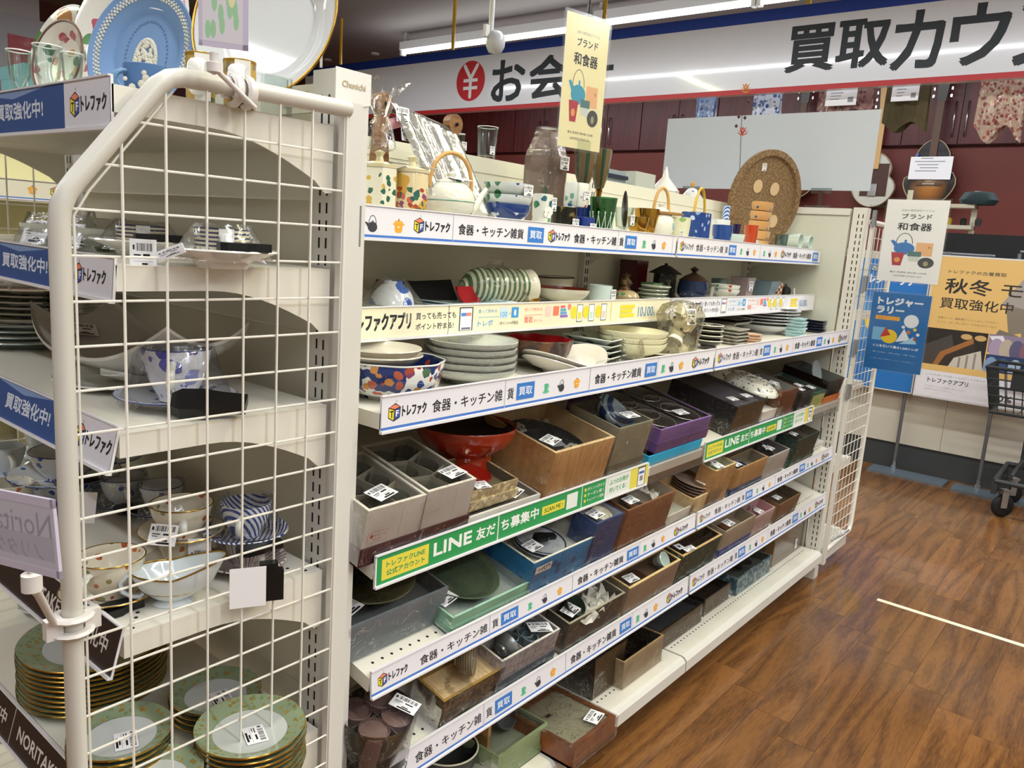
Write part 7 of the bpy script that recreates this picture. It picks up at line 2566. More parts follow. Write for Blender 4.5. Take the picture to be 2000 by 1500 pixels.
# white rectangular dishes with black dots
DOTW = dots('black_dot_ware', '#cfd6ce', ['#17191a'], 36, .36, .15, keep=.55)
x, y = F.inter(1165, 680, 'y', .16).x, .165
for k in range(4):
 W1('dotted_dish', f'pale rectangular dish with black dots, {["bottom", "third", "second", "topmost"][k]} of the stack', 'dish', F, x + .01, y, .003 + k * .014, MB().lathe([(0, 0), (.06, 0), (.095, .014), (.093, .016), (.058, .004), (0, .004)], 4, sx=1.2).xform(Matrix.Rotation(PI / 4, 4, 'Z')), DOTW, 'black dotted dishes', rz=.1, smooth=20)
t = WT('wrap_bag', 'crumpled film hanging over the front of the dotted dishes', 'film', F, x + .03, y - .075, 0)
MB().lathe([(.03, .0), (.04, .03), (.036, .06), (.05, .07)], 14, wob=lambda a_, q: .2 * math.sin(a_ * 5 + q * 7)).build('film', FILM, t, 15)
# cream bowls
x, y = F.inter(1235, 655, 'y', .125).x, .125
r = 68 * mpp(F.w(x, y, .08))
me = MB().lathe(bowlp(r, .042, .4, k=2.2), 48, wob=lambda a_, q: .012 * math.cos(7 * a_)).mesh('bowl', mat('cream_glow', '#e2dcb8', .15, coat=.4), 40)
stack(3, 'cream_bowl', 'cream wavy bowl', 'bowl', F, x, y, .004, me, .0145, 'cream wavy bowls', 'left of the big plastic bag', .001)
x, y = F.inter(1272, 690, 'y', .14).x, .15
W1('flat_plate', 'flat pale plate under the big plastic bag', 'plate', F, x, y, 0, MB().lathe(platep(.085, .010), 40), CREAM)
# plastic bag of small cups
x0 = F.inter(1335, 640, 'y', .065)
t = WT('plastic_bag', 'big knotted clear plastic bag full of small white cups with blue marks', 'bag', F, x0.x, .075, .0)
zt = F.inter(1335, 588, 'y', .065).z
MB().lathe([(.0, .0), (.05, .002), (.062, .03), (.070, .075), (.072, zt * .75), (.055, zt * .92), (.02, zt), (0, zt * .97)], 22, sy=.8, wob=lambda a_, q: .12 * math.sin(a_ * 4 + q * 7) + .05 * math.sin(a_ * 9)).build('bag_film', film('bag_film', '#f2eedc', .30, 38, .9), t, 15)
sticker(t, Matrix.Translation((-.05, -.045, zt * .62)) @ Matrix.Rotation(-.4, 4, 'Z') @ Matrix.Rotation(R(80), 4, 'X'), .03, .042)
BM = dots('blue_mark_cup', '#e2ddcc', ['#3f4f7c'], 55, .3, .15, keep=.3)
r2 = random.Random(5)
for k, (dx, dy, dz, a1) in enumerate(((-.03, 0, .018, 1), (.028, -.01, .02, 2), (0, .02, .045, .5), (-.032, -.01, .065, 2.4), (.034, 0, .07, .2), (0, -.02, .085, 1.4), (.02, .015, .115, 2.8), (-.02, 0, .11, .8))):
 W1('small_cup', 'small cream cup with a blue mark inside the big plastic bag', 'cup', F, x0.x + dx, .075 + dy, dz, MB().lathe(cupp(.024, .028, .7), 18), BM, 'cups in the plastic bag', rx=a1, rz=a1 * 2)
# dark cups and plates, grey ribbed plates, beige dishes
x, y = F.inter(1386, 650, 'y', .11).x, .11
me = MB().lathe(bowlp(.040, .022, .6), 28).tube([(.0395 * math.cos(q * PI / 14), .0395 * math.sin(q * PI / 14), .0215) for q in range(28)], .0015, 5, 1, closed=True).mesh('bowl', [mat('dark_stripe_ware', '#2a2522', .2, coat=.4), CREAM], 40)
stack(4, 'dark_bowl', 'dark glossy bowl', 'bowl', F, x, y, .006, me, .015, 'dark glossy bowls', 'right of the plastic bag')
x, y = F.inter(1430, 660, 'y', .12).x, .13
me = MB().lathe([(0, 0), (.045, 0), (.058, .006), (.056, .009), (0, .004)], 4).xform(Matrix.Rotation(PI / 4, 4, 'Z')).mesh('plate', mat('grey_rib', '#a8a498', .3, noise=('#8d897c', 50, .45, .6)), 20)
stack(5, 'ribbed_plate', 'grey ribbed square plate', 'plate', F, x + .02, y, .001, me, .0105, 'ribbed square plates', 'on the third shelf')
x, y = F.inter(1422, 636, 'y', .20).x, .22
for k in range(2):
 W1('dark_plate', ['lower dark brown square plate behind the ribbed plates', 'upper dark brown square plate behind the ribbed plates'][k], 'plate', F, x + .02, y, .052 + k * .009, MB().lathe(sqplate(.10, .010), 4).xform(Matrix.Rotation(PI / 4, 4, 'Z')), mat('dark_brown_glaze', '#2e251e', .2), 'dark brown square plates', smooth=20)
W1('support_block', 'pale bowl turned over under the dark brown square plates', 'bowl', F, x + .02, y, 0, MB().lathe(bowlp(.07, .05, .5), 28).xform(Matrix.Translation((0, 0, .051)) @ Matrix.Rotation(PI, 4, 'X')), CREAM)
x, y = F.inter(1474, 662, 'y', .08).x, .09
me = MB().lathe([(0, 0), (.026, 0), (.034, .007), (.032, .009), (0, .004)], 6).mesh('dish', mat('salmon_dish', '#c4a286', .3), 20)
stack(4, 'small_dish', 'small salmon beige hexagonal dish', 'dish', F, x, y, 0, me, .009, 'salmon hexagonal dishes', 'beside the ribbed plates')
# big white plates, aqua dishes, navy plates
x, y = F.inter(1500, 635, 'y', .22).x, .24
r = .13
me = MB().lathe(platep(r, .016), 56).mesh('plate', mat('cool_white', '#cbcdcf', .12, coat=.5), 40)
stack(6, 'large_plate', 'large white plate', 'plate', F, x, y, .03, me, .011, 'large white plates', 'near the far end')
W1('large_bowl', 'large white bowl carrying the stack of large white plates', 'bowl', F, x, y, 0, MB().lathe(bowlp(.115, .034, .6), 48), mat('cool_white', '#cbcdcf', .12, coat=.5))
x, y = F.inter(1560, 640, 'y', .10).x, .11
me = MB().lathe([(0, 0), (.035, 0), (.044, .010), (.042, .012), (.033, .004), (0, .004)], 4).xform(Matrix.Rotation(PI / 4, 4, 'Z')).mesh('dish', mat('aqua_ware', '#a9cdd2', .15, coat=.4), 20)
stack(6, 'aqua_dish', 'pale aqua square dish', 'dish', F, x, y, 0, me, .0115, 'aqua square dishes', 'of aqua dishes')
x, y = F.inter(1600, 635, 'y', .12).x, .13
me = MB().lathe([(0, 0), (.04, 0), (.055, .006), (.053, .008), (0, .004)], 4).xform(Matrix.Rotation(PI / 4, 4, 'Z')).mesh('plate', mat('navy_ware', '#232a44', .15, coat=.4), 20)
stack(5, 'navy_plate', 'navy square plate', 'plate', F, x, y, 0, me, .0105, 'navy square plates', 'of navy plates')
x, y = F.inter(1545, 615, 'y', .3).x, .33
for k in range(2):
 W1('navy_tray', ['lower dark navy tray at the back of the third shelf', 'upper dark navy tray at the back of the third shelf'][k], 'tray', F, x, y, .09 + k * .012, MB().lathe(sqplate(.09, .010), 4, sx=1.3).xform(Matrix.Rotation(PI / 4, 4, 'Z')), mat('navy_ware', '#232a44', .15, coat=.4), 'navy trays', smooth=20)
# ================================================================ END CAP WARE (frames: x towards the aisle, y back)
def fpos(fr, u, v, h=0):
 p = fr.inter(u, v, 'z', h)
 return p.x, p.y, mpp(fr.w(p.x, p.y, h))


GRN = dots('green_gold_rim', '#8c9c7e', ['#a08a4a', '#7b8a5c', '#8f7a42'], 130, .45, .15, keep=.6)
PWH = mat('plate_white', '#c4c8c6', .12, coat=.5)


def gplate(r, h=.016):
 mb = MB().lathe([(0, .002), (r * .55, 0), (r * .58, .003), (r * .8, h * .45), (r, h - .002)], 56, mi=0)
 mb.lathe([(r, h - .002), (r * 1.004, h), (r * .995, h + .001)], 56, mi=2)
 mb.lathe([(r * .995, h + .001), (r * .68, h * .42)], 56, mi=0)
 mb.lathe([(r * .68, h * .42), (r * .64, h * .34), (0, h * .3)], 56, mi=1)
 mb.lathe([(r * .685, h * .43), (r * .675, h * .41)], 56, mi=2)
 return mb.mesh('plate', [GRN, PWH, GOLDM], 30)


F = EF['e']
for u, v, wp, n, dz, where, stk in ((183, 1243, 262, 10, .0085, 'behind the ivory pipe', 0), (421, 1345, 170, 4, .0095, 'at the back of the low shelf', 1), (490, 1415, 208, 8, .0085, 'beside the slotted post', 1), (235, 1425, 190, 8, .0085, 'in the middle of the low shelf', 1), (301, 1510, 182, 6, .0085, 'at the bottom picture edge', 0)):
 h = n * dz + .008
 x, y, m = fpos(F, u, v, h)
 r = wp * m / 2
 me = gplate(r)
 pl_ = stack(n, 'green_rim_plate', 'green rimmed plate', 'plate', F, x, min(y, .30 - r) if r < .2 else y, .0005, me, dz, 'green rimmed plates ' + where, where, .0012)
 if stk:
  sticker(pl_[-1], face_top(-r * .15, -r * .1, .0065, -.3), .042, .03)
# white tall mugs and cups at far left
MUG = dots('pale_blue_sprig', '#cdd4da', ['#7f95b8', '#9ab0c8'], 50, .3, .12, keep=.3)


def cupthing(name, label, fr, x, y, z, r, h, m, rimm=None, group=None, hang=-1.57, sauc=None, smat=None, wrap=0, tagp=None, stk=None, b=.55, k=1.8, cat='cup', lift=0, hs=.9):
 """cup with its handle; an optional saucer is a thing of its own under it"""
 z0 = z
 if sauc:
  s = MB().lathe(platep(sauc, .016, .35, .5), 48)
  if rimm:
   s.tube([(sauc * .995 * math.cos(q * PI / 24), sauc * .995 * math.sin(q * PI / 24), .0168) for q in range(48)], .0011, 5, 1, closed=True)
  W1('saucer', 'saucer under the ' + label, 'saucer', fr, x, y, z, s, [smat or m, rimm or m], 'saucers on the end cap', smooth=40)
  z0 = z + .0075
 t = WT(name, label, cat, fr, x, y, z0, group, 1.15 if name != 'mug' else 1.0)
 MB().lathe(cupp(r, h, b, k=k), 40).build('cup_body', m, t, 45)
 if rimm:
  MB().tube([(r * math.cos(q * PI / 20), r * math.sin(q * PI / 20), h) for q in range(40)], .0011, 5, closed=True).build('rim', rimm, t, 60)
 if hs:
  handle(MB(), r, h, hs, hang).build('handle', mat('handle_white', '#dcdcd6', .12, coat=.5) if m is not GB else m, t, 60)
 if wrap:
  cone_wrap(t, wrap, r * 1.03, h + .012, z0=-.004)
 if tagp:
  security(t, *tagp)
 if stk:
  sticker(t, *stk)
 return t


x, y, m = fpos(F, 63, 1395)
x, y, m = fpos(F, 50, 1290, .10)
cupthing('mug', 'pale blue sprigged tall mug at the left of the low shelf', F, x, .10, 0, 38 * m, .095, MUG, None, 'pale blue mugs', hang=-1.8, sauc=65 * m, wrap=60 * m, b=.8)
x, y, m = fpos(F, 0, 1150, .07)
cupthing('teacup', 'pale blue cup cut by the left edge above the tall mug', F, x, .17, 0, 30 * m, .06, MUG, None, 'pale blue mugs', hang=-1.8, sauc=58 * m)

# ---------------------------------------------------------------- shelf d: cups, saucers, gravy boat
F = EF['d']
SPR = dots('orange_sprig', '#d9d2bf', ['#b8642f', '#a8502c', '#8a8a5a'], 62, .3, .15, keep=.42)
BLF = dots('blue_flower', '#d9dde0', ['#2c4fa0', '#3f66b4'], 58, .36, .12, keep=.5)
GLD = mat('gold_line', '#a8843c', .25, metal=.9)
DBL = mat('dark_blue_line', '#26386c', .3)
GBW = mat('gravy_white', '#cdd5d8', .12, coat=.6)
# gravy boat
x, y, m = fpos(F, 338, 1178)
t = WT('gravy_boat', 'white gravy boat with gold rims and curled handle at the shelf front', 'gravy boat', F, x, y, 0, rz=R(62))
sc = 80 * m / .07
mb = MB()
prof = [(0, .004), (.022, .004), (.026, 0), (.028, .003), (.018, .010), (.030, .018), (.046, .034), (.053, .052), (.0535, .060)]


def wb(a, q):
 return (.34 * max(0, math.cos(a)) ** 6 + .06 * math.cos(a) ** 2) * max(0, (q - .45) / .55)


s0 = len(mb.v)
mb.lathe(prof, 56, sx=1.15, sy=.86, wob=wb)
for i in range(s0, len(mb.v)):
 vx, vy, vz = mb.v[i]
 if vz > .03:
  mb.v[i] = (vx, vy, vz + .018 * max(0, vx / .07) * (vz - .03) / .03 + .004 * max(0, -vx / .06))
rim_pts = [Vector(mb.v[i * len(prof) + len(prof) - 1]) for i in range(56)]
ins = [(.0535, .060), (.047, .050), (.038, .034), (.024, .018), (0, .016)]
s1 = len(mb.v)
mb.lathe(ins, 56, sx=1.15, sy=.86, wob=lambda a, q: wb(a, 1 - q * .8))
for i in range(s1, len(mb.v)):
 vx, vy, vz = mb.v[i]
 if vz > .03:
  mb.v[i] = (vx, vy, vz + .018 * max(0, vx / .07) * (vz - .03) / .03 + .004 * max(0, -vx / .06))
mb.xform(Matrix.Scale(sc, 4))
mb.build('boat_body', GBW, t, 50)
MB().tube([p * sc for p in rim_pts], .0013, 6, closed=True).tube([(math.cos(q * PI / 20) * .0405 * 1.12 * sc, math.sin(q * PI / 20) * .0405 * .88 * sc, .029 * sc) for q in range(40)], .0005, 4, closed=True).build('gold_rim', GLD, t, 60)
MB().tube([(-.050 * sc, 0, .052 * sc), (-.068 * sc, 0, .058 * sc), (-.080 * sc, 0, .046 * sc), (-.078 * sc, 0, .030 * sc), (-.064 * sc, 0, .020 * sc), (-.050 * sc, 0, .018 * sc), (-.044 * sc, 0, .024 * sc)], .0042 * sc, 8, flat=1.4).build('handle', GBW, t, 60)
security(t, -.085 * sc, -.01, .001, .5, 0, .95)

x, y, m = fpos(F, 216, 1095, .055)
cupthing('teacup', 'wide beige soup cup with orange sprigs behind the gravy boat', F, x, y, 0, 63 * m, .055, SPR, GLD, 'orange sprig cups', hang=-2.2, sauc=92 * m, smat=SPR)
x, y, m = fpos(F, 355, 1050, .05)
cupthing('teacup', 'beige cup with orange sprigs, lower of the sprig pair', F, x, y, 0, 44 * m, .045, SPR, GLD, 'orange sprig cups', hang=-1.0, sauc=70 * m, smat=SPR, hs=.7)
x2, y2, m2 = fpos(F, 370, 970, .115)
cupthing('teacup', 'wide beige cup with orange sprigs, upper of the sprig pair', F, x, y, .048, 58 * m2, .050, SPR, GLD, 'orange sprig cups', hang=-1.6, sauc=80 * m2, smat=SPR, stk=(Matrix.Translation((-.05, -.058, .012)) @ Matrix.Rotation(-.5, 4, 'Z') @ Matrix.Rotation(R(60), 4, 'X'), .04, .03), hs=.6)
CHV = bands('chevron_blue', '#dde0e2', '#24388a', 62, 'DIAGONAL', .55, .12, dist=0)
REDV = bands('red_line_ware', '#dcd8d4', '#8a3a48', 30, 'A', .75, .15)
x, y, m = fpos(F, 480, 1072, .03)
cupthing('teacup', 'white cup with fine red lines under the blue chevron cup', F, x, y, 0, 44 * m, .043, REDV, None, 'cups on the end cap shelf', hang=-1.2, sauc=78 * m, smat=REDV, wrap=72 * m)
t = cupthing('teacup', 'blue chevron patterned cup stacked on the red lined cup', F, x, y, .046, 48 * m, .052, CHV, None, 'cups on the end cap shelf', hang=-1.9, sauc=80 * m, smat=CHV, wrap=74 * m, tagp=(.01, -.065, -.001, .3, 0, .95))
o = MB().box(-.016, 0, -.062, .016, .0006, 0).build('price_tag', PAPER, None, 0)
F.put(o, x - .01, y - .07, .062, 1.0)
tag(o, 'white hanging price tag with barcode below the blue chevron cup', 'price tag', 'tags on the end cap')
sticker(o, Matrix.Translation((-.013, -.0004, -.055)) @ Matrix.Rotation(PI / 2, 4, 'X'), .026, .04, 'printed_label')
o = MB().box(-.024, 0, -.058, .024, .0006, 0).build('blank_tag', PAPER, None, 0)
q = F.inter(484, 1186, 'z', 0)
F.put(o, q.x, q.y, .058, 1.1)
tag(o, 'blank white card tag in front of the red lined cup', 'price tag', 'tags on the end cap')
t2 = WT('security_clip', 'black plastic security clip standing behind the blank white tag', 'security clip', F, q.x - .002, q.y + .034, .0, None, 1.1)
MB().prism([(-.02, -.006), (.02, -.006), (.02, .006), (-.02, .006)], 0, .045).prism([(-.012, -.007), (.012, -.007), (.012, .007), (-.012, .007)], .045, .056).build('clip_body', BLK, t2, 0)
# blue flower cups at the back
for k, (u, v, yy, zz, rr, lb) in enumerate(((315, 935, .24, .0, 40, 'blue flowered cup at the back, seen between the grid wires'), (128, 935, .14, .045, 62, 'wide blue flowered cup behind the ivory pipe, on a stack'), (240, 985, .21, .0, 42, 'blue flowered cup under film behind the sprig cups'), (200, 860, .24, .04, 44, 'small grey blue cup farthest back behind the pipe'))):
 q = F.inter(u, v, 'y', yy)
 m = mpp(F.w(q.x, yy, zz + .04))
 cupthing('teacup', lb, F, q.x, yy, zz, rr * m, .05, BLF if k < 3 else MUG, DBL, 'blue flowered cups', hang=-1.4, sauc=rr * 1.6 * m, smat=BLF if k < 3 else MUG, wrap=rr * 1.5 * m if k != 1 else 0, tagp=(.02, -.06, .004, .2, 0, .95) if k != 3 else None, hs=.7)
q = F.inter(128, 960, 'y', .14)
m = mpp(F.w(q.x, .14, .04))
cupthing('teacup', 'blue flowered cup under the wide blue flowered cup', F, q.x, .14, 0, 50 * m, .042, BLF, DBL, 'blue flowered cups', hang=-1.4, sauc=80 * m, smat=BLF, hs=.6)
o = MB().box(-.022, 0, -.05, .022, .0006, 0).build('blank_tag', PAPER, None, 0)
q = F.inter(160, 985, 'y', .07)
F.put(o, q.x, .07, q.z + .02, 1.1, 0, .12)
tag(o, 'blank white card tag just right of the ivory pipe', 'price tag', 'tags on the end cap')
for k, (u, v, yy, rr, lb) in enumerate(((10, 895, .12, 36, 'white cup with a round handle at the left picture edge'), (20, 935, .05, 42, 'beige cup lying before the white cup at the left edge'), (90, 850, .22, 36, 'pale grey cup under film behind the blue flowered cup'))):
 q = F.inter(u, v, 'y', yy)
 m = mpp(F.w(q.x, yy, .05))
 cupthing('teacup', lb, F, q.x, yy, 0, rr * m, .055, MUG if k != 1 else SPR, None, 'cups at the left edge', hang=-1.2, sauc=rr * 1.5 * m)

# ---------------------------------------------------------------- shelf c
F = EF['c']
PUR = dots('purple_flower', '#dadbe4', ['#4a4aa4', '#5c5cb4', '#8f94cc'], 44, .46, .12, keep=.75)
x, y, m = fpos(F, 345, 790, .0)
t = cupthing('teacup', 'large cup with purple blue flowers and its handle facing out', F, x, y, 0, 64 * m, .075, PUR, DBL, 'cups on the end cap shelf', hang=-1.75, sauc=112 * m, smat=dots('sauc_sprig', '#d9dbe2', ['#5f6f9c'], 55, .3, .12, keep=.4), wrap=104 * m, b=.5)
security(t, .035, -.085, .006, -.2, .45, 1.35)
x, y, m = fpos(F, 205, 720, .03)
W_ = mat('boat_white', '#c8c6bf', .18, coat=.4)
vs = []
n = 28
k_ = 16
L_, Wd = .175, .10
for j in range(k_ + 1):
 for i in range(n + 1):
  a = i / n * 2 - 1
  b = j / k_ * 2 - 1
  e = math.sqrt(max(0, 1 - (abs(a) ** 2.4) * .55))
  vs.append((a * L_, b * Wd * e, .012 + .060 * abs(a) ** 2.6 + .028 * b * b + .004))
g = [(j * (n + 1) + i, j * (n + 1) + i + 1, (j + 1) * (n + 1) + i + 1, (j + 1) * (n + 1) + i) for j in range(k_) for i in range(n)]
mb = MB().add(vs, g)
vs2 = [(a, b, c - .005) for a, b, c in vs]
mb.add(vs2, [f[::-1] for f in g])
N_ = (n + 1) * (k_ + 1)
edge = [i for i in range(n + 1)] + [(j + 1) * (n + 1) + n for j in range(k_)] + [k_ * (n + 1) + n - 1 - i for i in range(n)] + [(k_ - 1 - j) * (n + 1) for j in range(k_ - 1)]
mb.f += [(edge[i], edge[(i + 1) % len(edge)], edge[(i + 1) % len(edge)] + N_, edge[i] + N_) for i in range(len(edge))]
mb.mi += [0] * len(edge)
mb.box(-.05, -.03, .0, .05, .03, .013)
o = W1('curved_platter', 'long white platter with upswept ends behind the ivory pipe', 'platter', F, x, .15, .012, mb, W_, smooth=60, rz=.12)
sticker(o, Matrix.Translation((-.135, -.03, .055)) @ Matrix.Rotation(R(32), 4, 'Y') @ Matrix.Rotation(1.3, 4, 'Z'), .045, .03)
W1('flat_plate', 'flat white plate under the long upswept platter', 'plate', F, x - .02, .15, 0, MB().lathe(platep(.11, .011), 40), CER)
x, y, m = fpos(F, 60, 625, .09)
xx = F.inter(60, 625, 'y', .17).x
me = MB().lathe(platep(.128, .014), 48).mesh('plate', dots('fruit_rim', '#cfccc0', ['#4a5f3a', '#7a3a2c', '#5c6b4a'], 30, .3, .15, keep=.3), 40)
stack(6, 'dinner_plate', 'white plate with fruit sprigs', 'plate', F, xx, .165, .045, me, .0105, 'fruit sprig plates', 'behind the pipe', .003)
me = MB().lathe(platep(.12, .014), 48).mesh('plate', CERG, 40)
stack(4, 'pale_plate', 'plain pale green plate', 'plate', F, xx - .01, .165, .0, me, .0105, 'plain pale plates', 'under the fruit plates', .003)

# ---------------------------------------------------------------- shelf b
F = EF['b']
CHK = bands('blue_checker', '#d6cdb0', '#23284f', 110, 'Z', .5, .2, checker=True)
STRP = bands('blue_stripe', '#cfc6a8', '#2a2f5a', 60, 'Z', .55, .2)
for k, (u, v, uu, vv, lb) in enumerate(((250, 500, 250, 438, 'straight cup with blue stripes and checks under film, beside the pipe'), (434, 520, 438, 447, 'straight cup with blue stripes and checks on a white bowl, nearer the post'))):
 p = F.inter(u, 520 if k else 515, 'y', .11 + .02 * k)
 r = (46 if k == 0 else 52) * mpp(F.w(p.x, .12, .04))
 zt = F.inter(uu, vv, 'y', .12).z
 W1('shallow_bowl', ['white shallow bowl under the checked cup beside the pipe', 'white shallow bowl under the checked cup nearer the post'][k], 'bowl', F, p.x, .13, 0, MB().lathe(platep(r * 2.05, .022, .5, .45), 48), CER, 'white shallow bowls')
 t = WT('checked_cup', lb, 'cup', F, p.x, .13, .008, 'blue checked cups', 1.15)
 h = zt - .008
 MB().lathe([(0, 0), (r * .92, 0), (r, .003), (r, h * .42)], 36).build('checked_band', CHK, t, 40)
 MB().lathe([(r, h * .42), (r, h), (r - .003, h), (r - .003, .006), (0, .006)], 36).build('striped_band', STRP, t, 40)
 MB().box(-.008, -r - .001, .0, .010, -r + .004, h).build('white_panel', CER, t, 0)
 handle(MB(), r, h, .9, -PI / 2, flat=2).build('handle', CER, t, 60)
 cone_wrap(t, r * 1.9, r * 1.05, h + .004)
 security(t, .02, -r - .016, .016, .1, 0, .9)
for k, (u, v, yy, w, h, lb, rzz) in enumerate(((265, 500, .03, .030, .04, 'white shop price label hanging in front of the first checked cup', 0), (325, 522, .04, .036, .012, 'folded white price tag lying at the shelf edge', -.3))):
 q = F.inter(u, v, 'y', yy)
 o = MB().box(0, 0, 0, w, .0007, h).build('price_tag', PAPER, None, 0)
 F.put(o, q.x - w / 2, yy, q.z - h / 2 if k == 0 else .006, rzz + .9, 0, 0 if k == 0 else -.4)
 tag(o, lb, 'price tag', 'tags on the end cap')
 sticker(o, Matrix.Translation((.002, -.0004, .002)) @ Matrix.Rotation(PI / 2, 4, 'X'), w - .004, h - .004, 'printed_label')
for k, (u, v) in enumerate(((25, 452), (85, 455))):
 q = F.inter(u, v, 'y', .05)
 t = WT('wrapped_bowl', ['green and white bowl under film with a big sticker, leftmost on this shelf', 'green and white bowl under film with a sticker, just left of the pipe'][k], 'bowl', F, q.x, .12, 0, 'wrapped green and white bowls', .6)
 MB().lathe(bowlp(.058, .034), 36).build('bowl_body', dots('green_leaf', '#d0d3c6', ['#3f5a2f', '#54703c'], 26, .4, .15, keep=.5), t, 40)
 cone_wrap(t, .07, .045, .05)
 sticker(t, Matrix.Translation((-.026, -.062, .004)) @ Matrix.Rotation(R(62), 4, 'X'), .042, .040)
W1('white_tray', 'long white dish with a round knob at the back behind the checked cups', 'dish', F, F.inter(220, 440, 'y', .26).x, .25, 0, MB().box(-.16, -.03, 0, .13, .03, .045).box(-.15, -.02, .045, .12, .02, .047).tube([(-.05, 0, .045), (-.055, 0, .056), (-.065, 0, .06), (-.075, 0, .056), (-.08, 0, .045)], .003, 6), mat('tray_white', '#c6c4b8', .3), smooth=0)

# ---------------------------------------------------------------- top of the end cap: standing plates, mugs, glasses
F = EF['a']


def standing(name, label, u, v, X, rv, m_, lean=14, yaw=0, sx=.92, rimm=None, extra=None, h=.016, group=None, ringm=None, seg=64):
 """round plate standing on edge, facing the camera side; centre seen at (u, v)"""
 c = at(u, v, 'X', X)
 r = rv * mpp(c)
 t = thing(name, label, 'plate', group, c)
 t.rotation_euler = (Matrix.Rotation(R(yaw), 4, 'Z') @ Matrix.Rotation(-PI / 2 + R(lean), 4, 'Y')).to_euler()
 pr = [(0, 0), (r * .62, 0), (r * .66, h * .3), (r * .98, h), (r, h * .95), (r * .7, -.006), (r * .5, -.009), (0, -.009)]
 MB().lathe(pr, seg, sy=sx).build('plate_body', m_, t, 40)
 if rimm:
  MB().tube([(r * .99 * math.cos(q * 2 * PI / seg), r * .99 * sx * math.sin(q * 2 * PI / seg), h) for q in range(seg)], .0022, 6, closed=True).build('rim', rimm, t, 60)
 return t, r


BOT = dots('botanic', '#d8d3c4', ['#4f7a3c', '#3f6b34', '#a8784a', '#b07a8a'], 22, .42, .15, keep=.45)
t, r = standing('standing_plate', 'large cream oval plate with green leaves standing at the far left', 132, 125, -.06, 112, BOT, lean=14, yaw=14, sx=.86)
t, r = standing('standing_plate', 'floral banded plate standing in front of the leafy plate', 128, 122, -.14, 75, dots('floral_band', '#d6d0c4', ['#3f6b4a', '#a8505a', '#b8903c'], 48, .42, .15, keep=.5), lean=12, yaw=16, sx=.9, rimm=mat('brown_line', '#5a3a2c', .3))
t, r = standing('standing_plate', 'tall white plate with rose border behind the blue plate', 262, 78, -.05, 165, dots('rose_border', '#d9d5c8', ['#4a7a4a', '#b05a6a', '#7a5a3c', '#5f8a5a'], 36, .4, .12, keep=.5), lean=14, yaw=18, sx=.9)
JAS = mat('jasper_blue', '#6f8fb8', .75)
JAW = mat('jasper_white', '#d3d0c0', .7)
t, r = standing('jasper_plate', 'matt light blue relief plate with a white leaf border and oval figure', 286, 106, -.12, 128, JAS, lean=12, yaw=22, sx=.97)
mb = MB()
for k in range(84):
 a = 2 * PI * k / 84
 for (q, s) in ((.86, .034), (.82, .026), (.90, .028)):
  mb.lathe([(0, .0035), (r * s * .7, .002), (r * s * .75, 0)], 6, c=(r * q * math.cos(a + q), r * q * .97 * math.sin(a + q), .010 + .010 * (q - .8)))
mb.build('leaf_border', JAW, t, 30)
mb = MB()
r2 = random.Random(9)
for k in range(150):
 a, q = r2.uniform(0, 6.28), math.sqrt(r2.uniform(0, 1)) * .25
 if k < 50:
  a, q = 2 * PI * k / 50, .27
 mb.lathe([(0, .004), (r * .03, .002), (r * .036, 0)], 6, c=(r * q * 1.25 * math.cos(a) - r * .12, r * q * .72 * math.sin(a), .0005))
mb.build('relief_figure', JAW, t, 30)
mb = MB()
for k in range(34):
 a = PI * (-.62 + 1.24 * k / 33)
 mb.box(-.002, -.0006, 0, .002, .0006, .0003)
 i0 = len(mb.v) - 8
 mb.xform(Matrix.Translation((r * .55 * math.cos(a) - r * .05, r * .55 * .7 * math.sin(a), .0006)) @ Matrix.Rotation(a + .5 * (k % 3), 4, 'Z'), i0)
mb.build('inscription', mat('inscription_blue', '#4a6390', .7), t, 0)
sticker(t, Matrix.Translation((r * .70, r * .05, .006)) @ Matrix.Rotation(-PI / 2 - .2, 4, 'Z'), .034, .030)
# blue relief mug
q = F.inter(318, 200, 'y', .12)
t = WT('jasper_mug', 'light blue relief mug with a dark blue rim in front of the blue plate', 'mug', F, q.x, .10, 0, None, .9)
r = 44 * mpp(F.w(q.x, .10, .05))
zt = F.inter(318, 126, 'y', .10).z
MB().lathe(cupp(r, zt, .86), 36).build('cup_body', mat('jasper_deep', '#4f74a8', .6), t, 40)
handle(MB(), r, zt, .9, PI + .6, flat=2.2).build('handle', mat('jasper_handle', '#5d84a8', .6), t, 60)
mb = MB()
for (dx, dz, s) in ((0, .45, .010), (.002, .62, .008), (-.006, .35, .008), (.006, .30, .008), (.0, .22, .009), (-.010, .55, .005), (.010, .52, .006), (.001, .75, .006)):
 mb.lathe([(0, s * .16), (s * .4, s * .1), (s * .55, 0)], 8, c=(dx, 0, 0))
 i0 = len(mb.v) - 24
 mb.xform(Matrix.Translation((dx, -r * .98, zt * dz)) @ Matrix.Rotation(PI / 2, 4, 'X'), i0)
mb.build('relief_figure', JAW, t, 30)
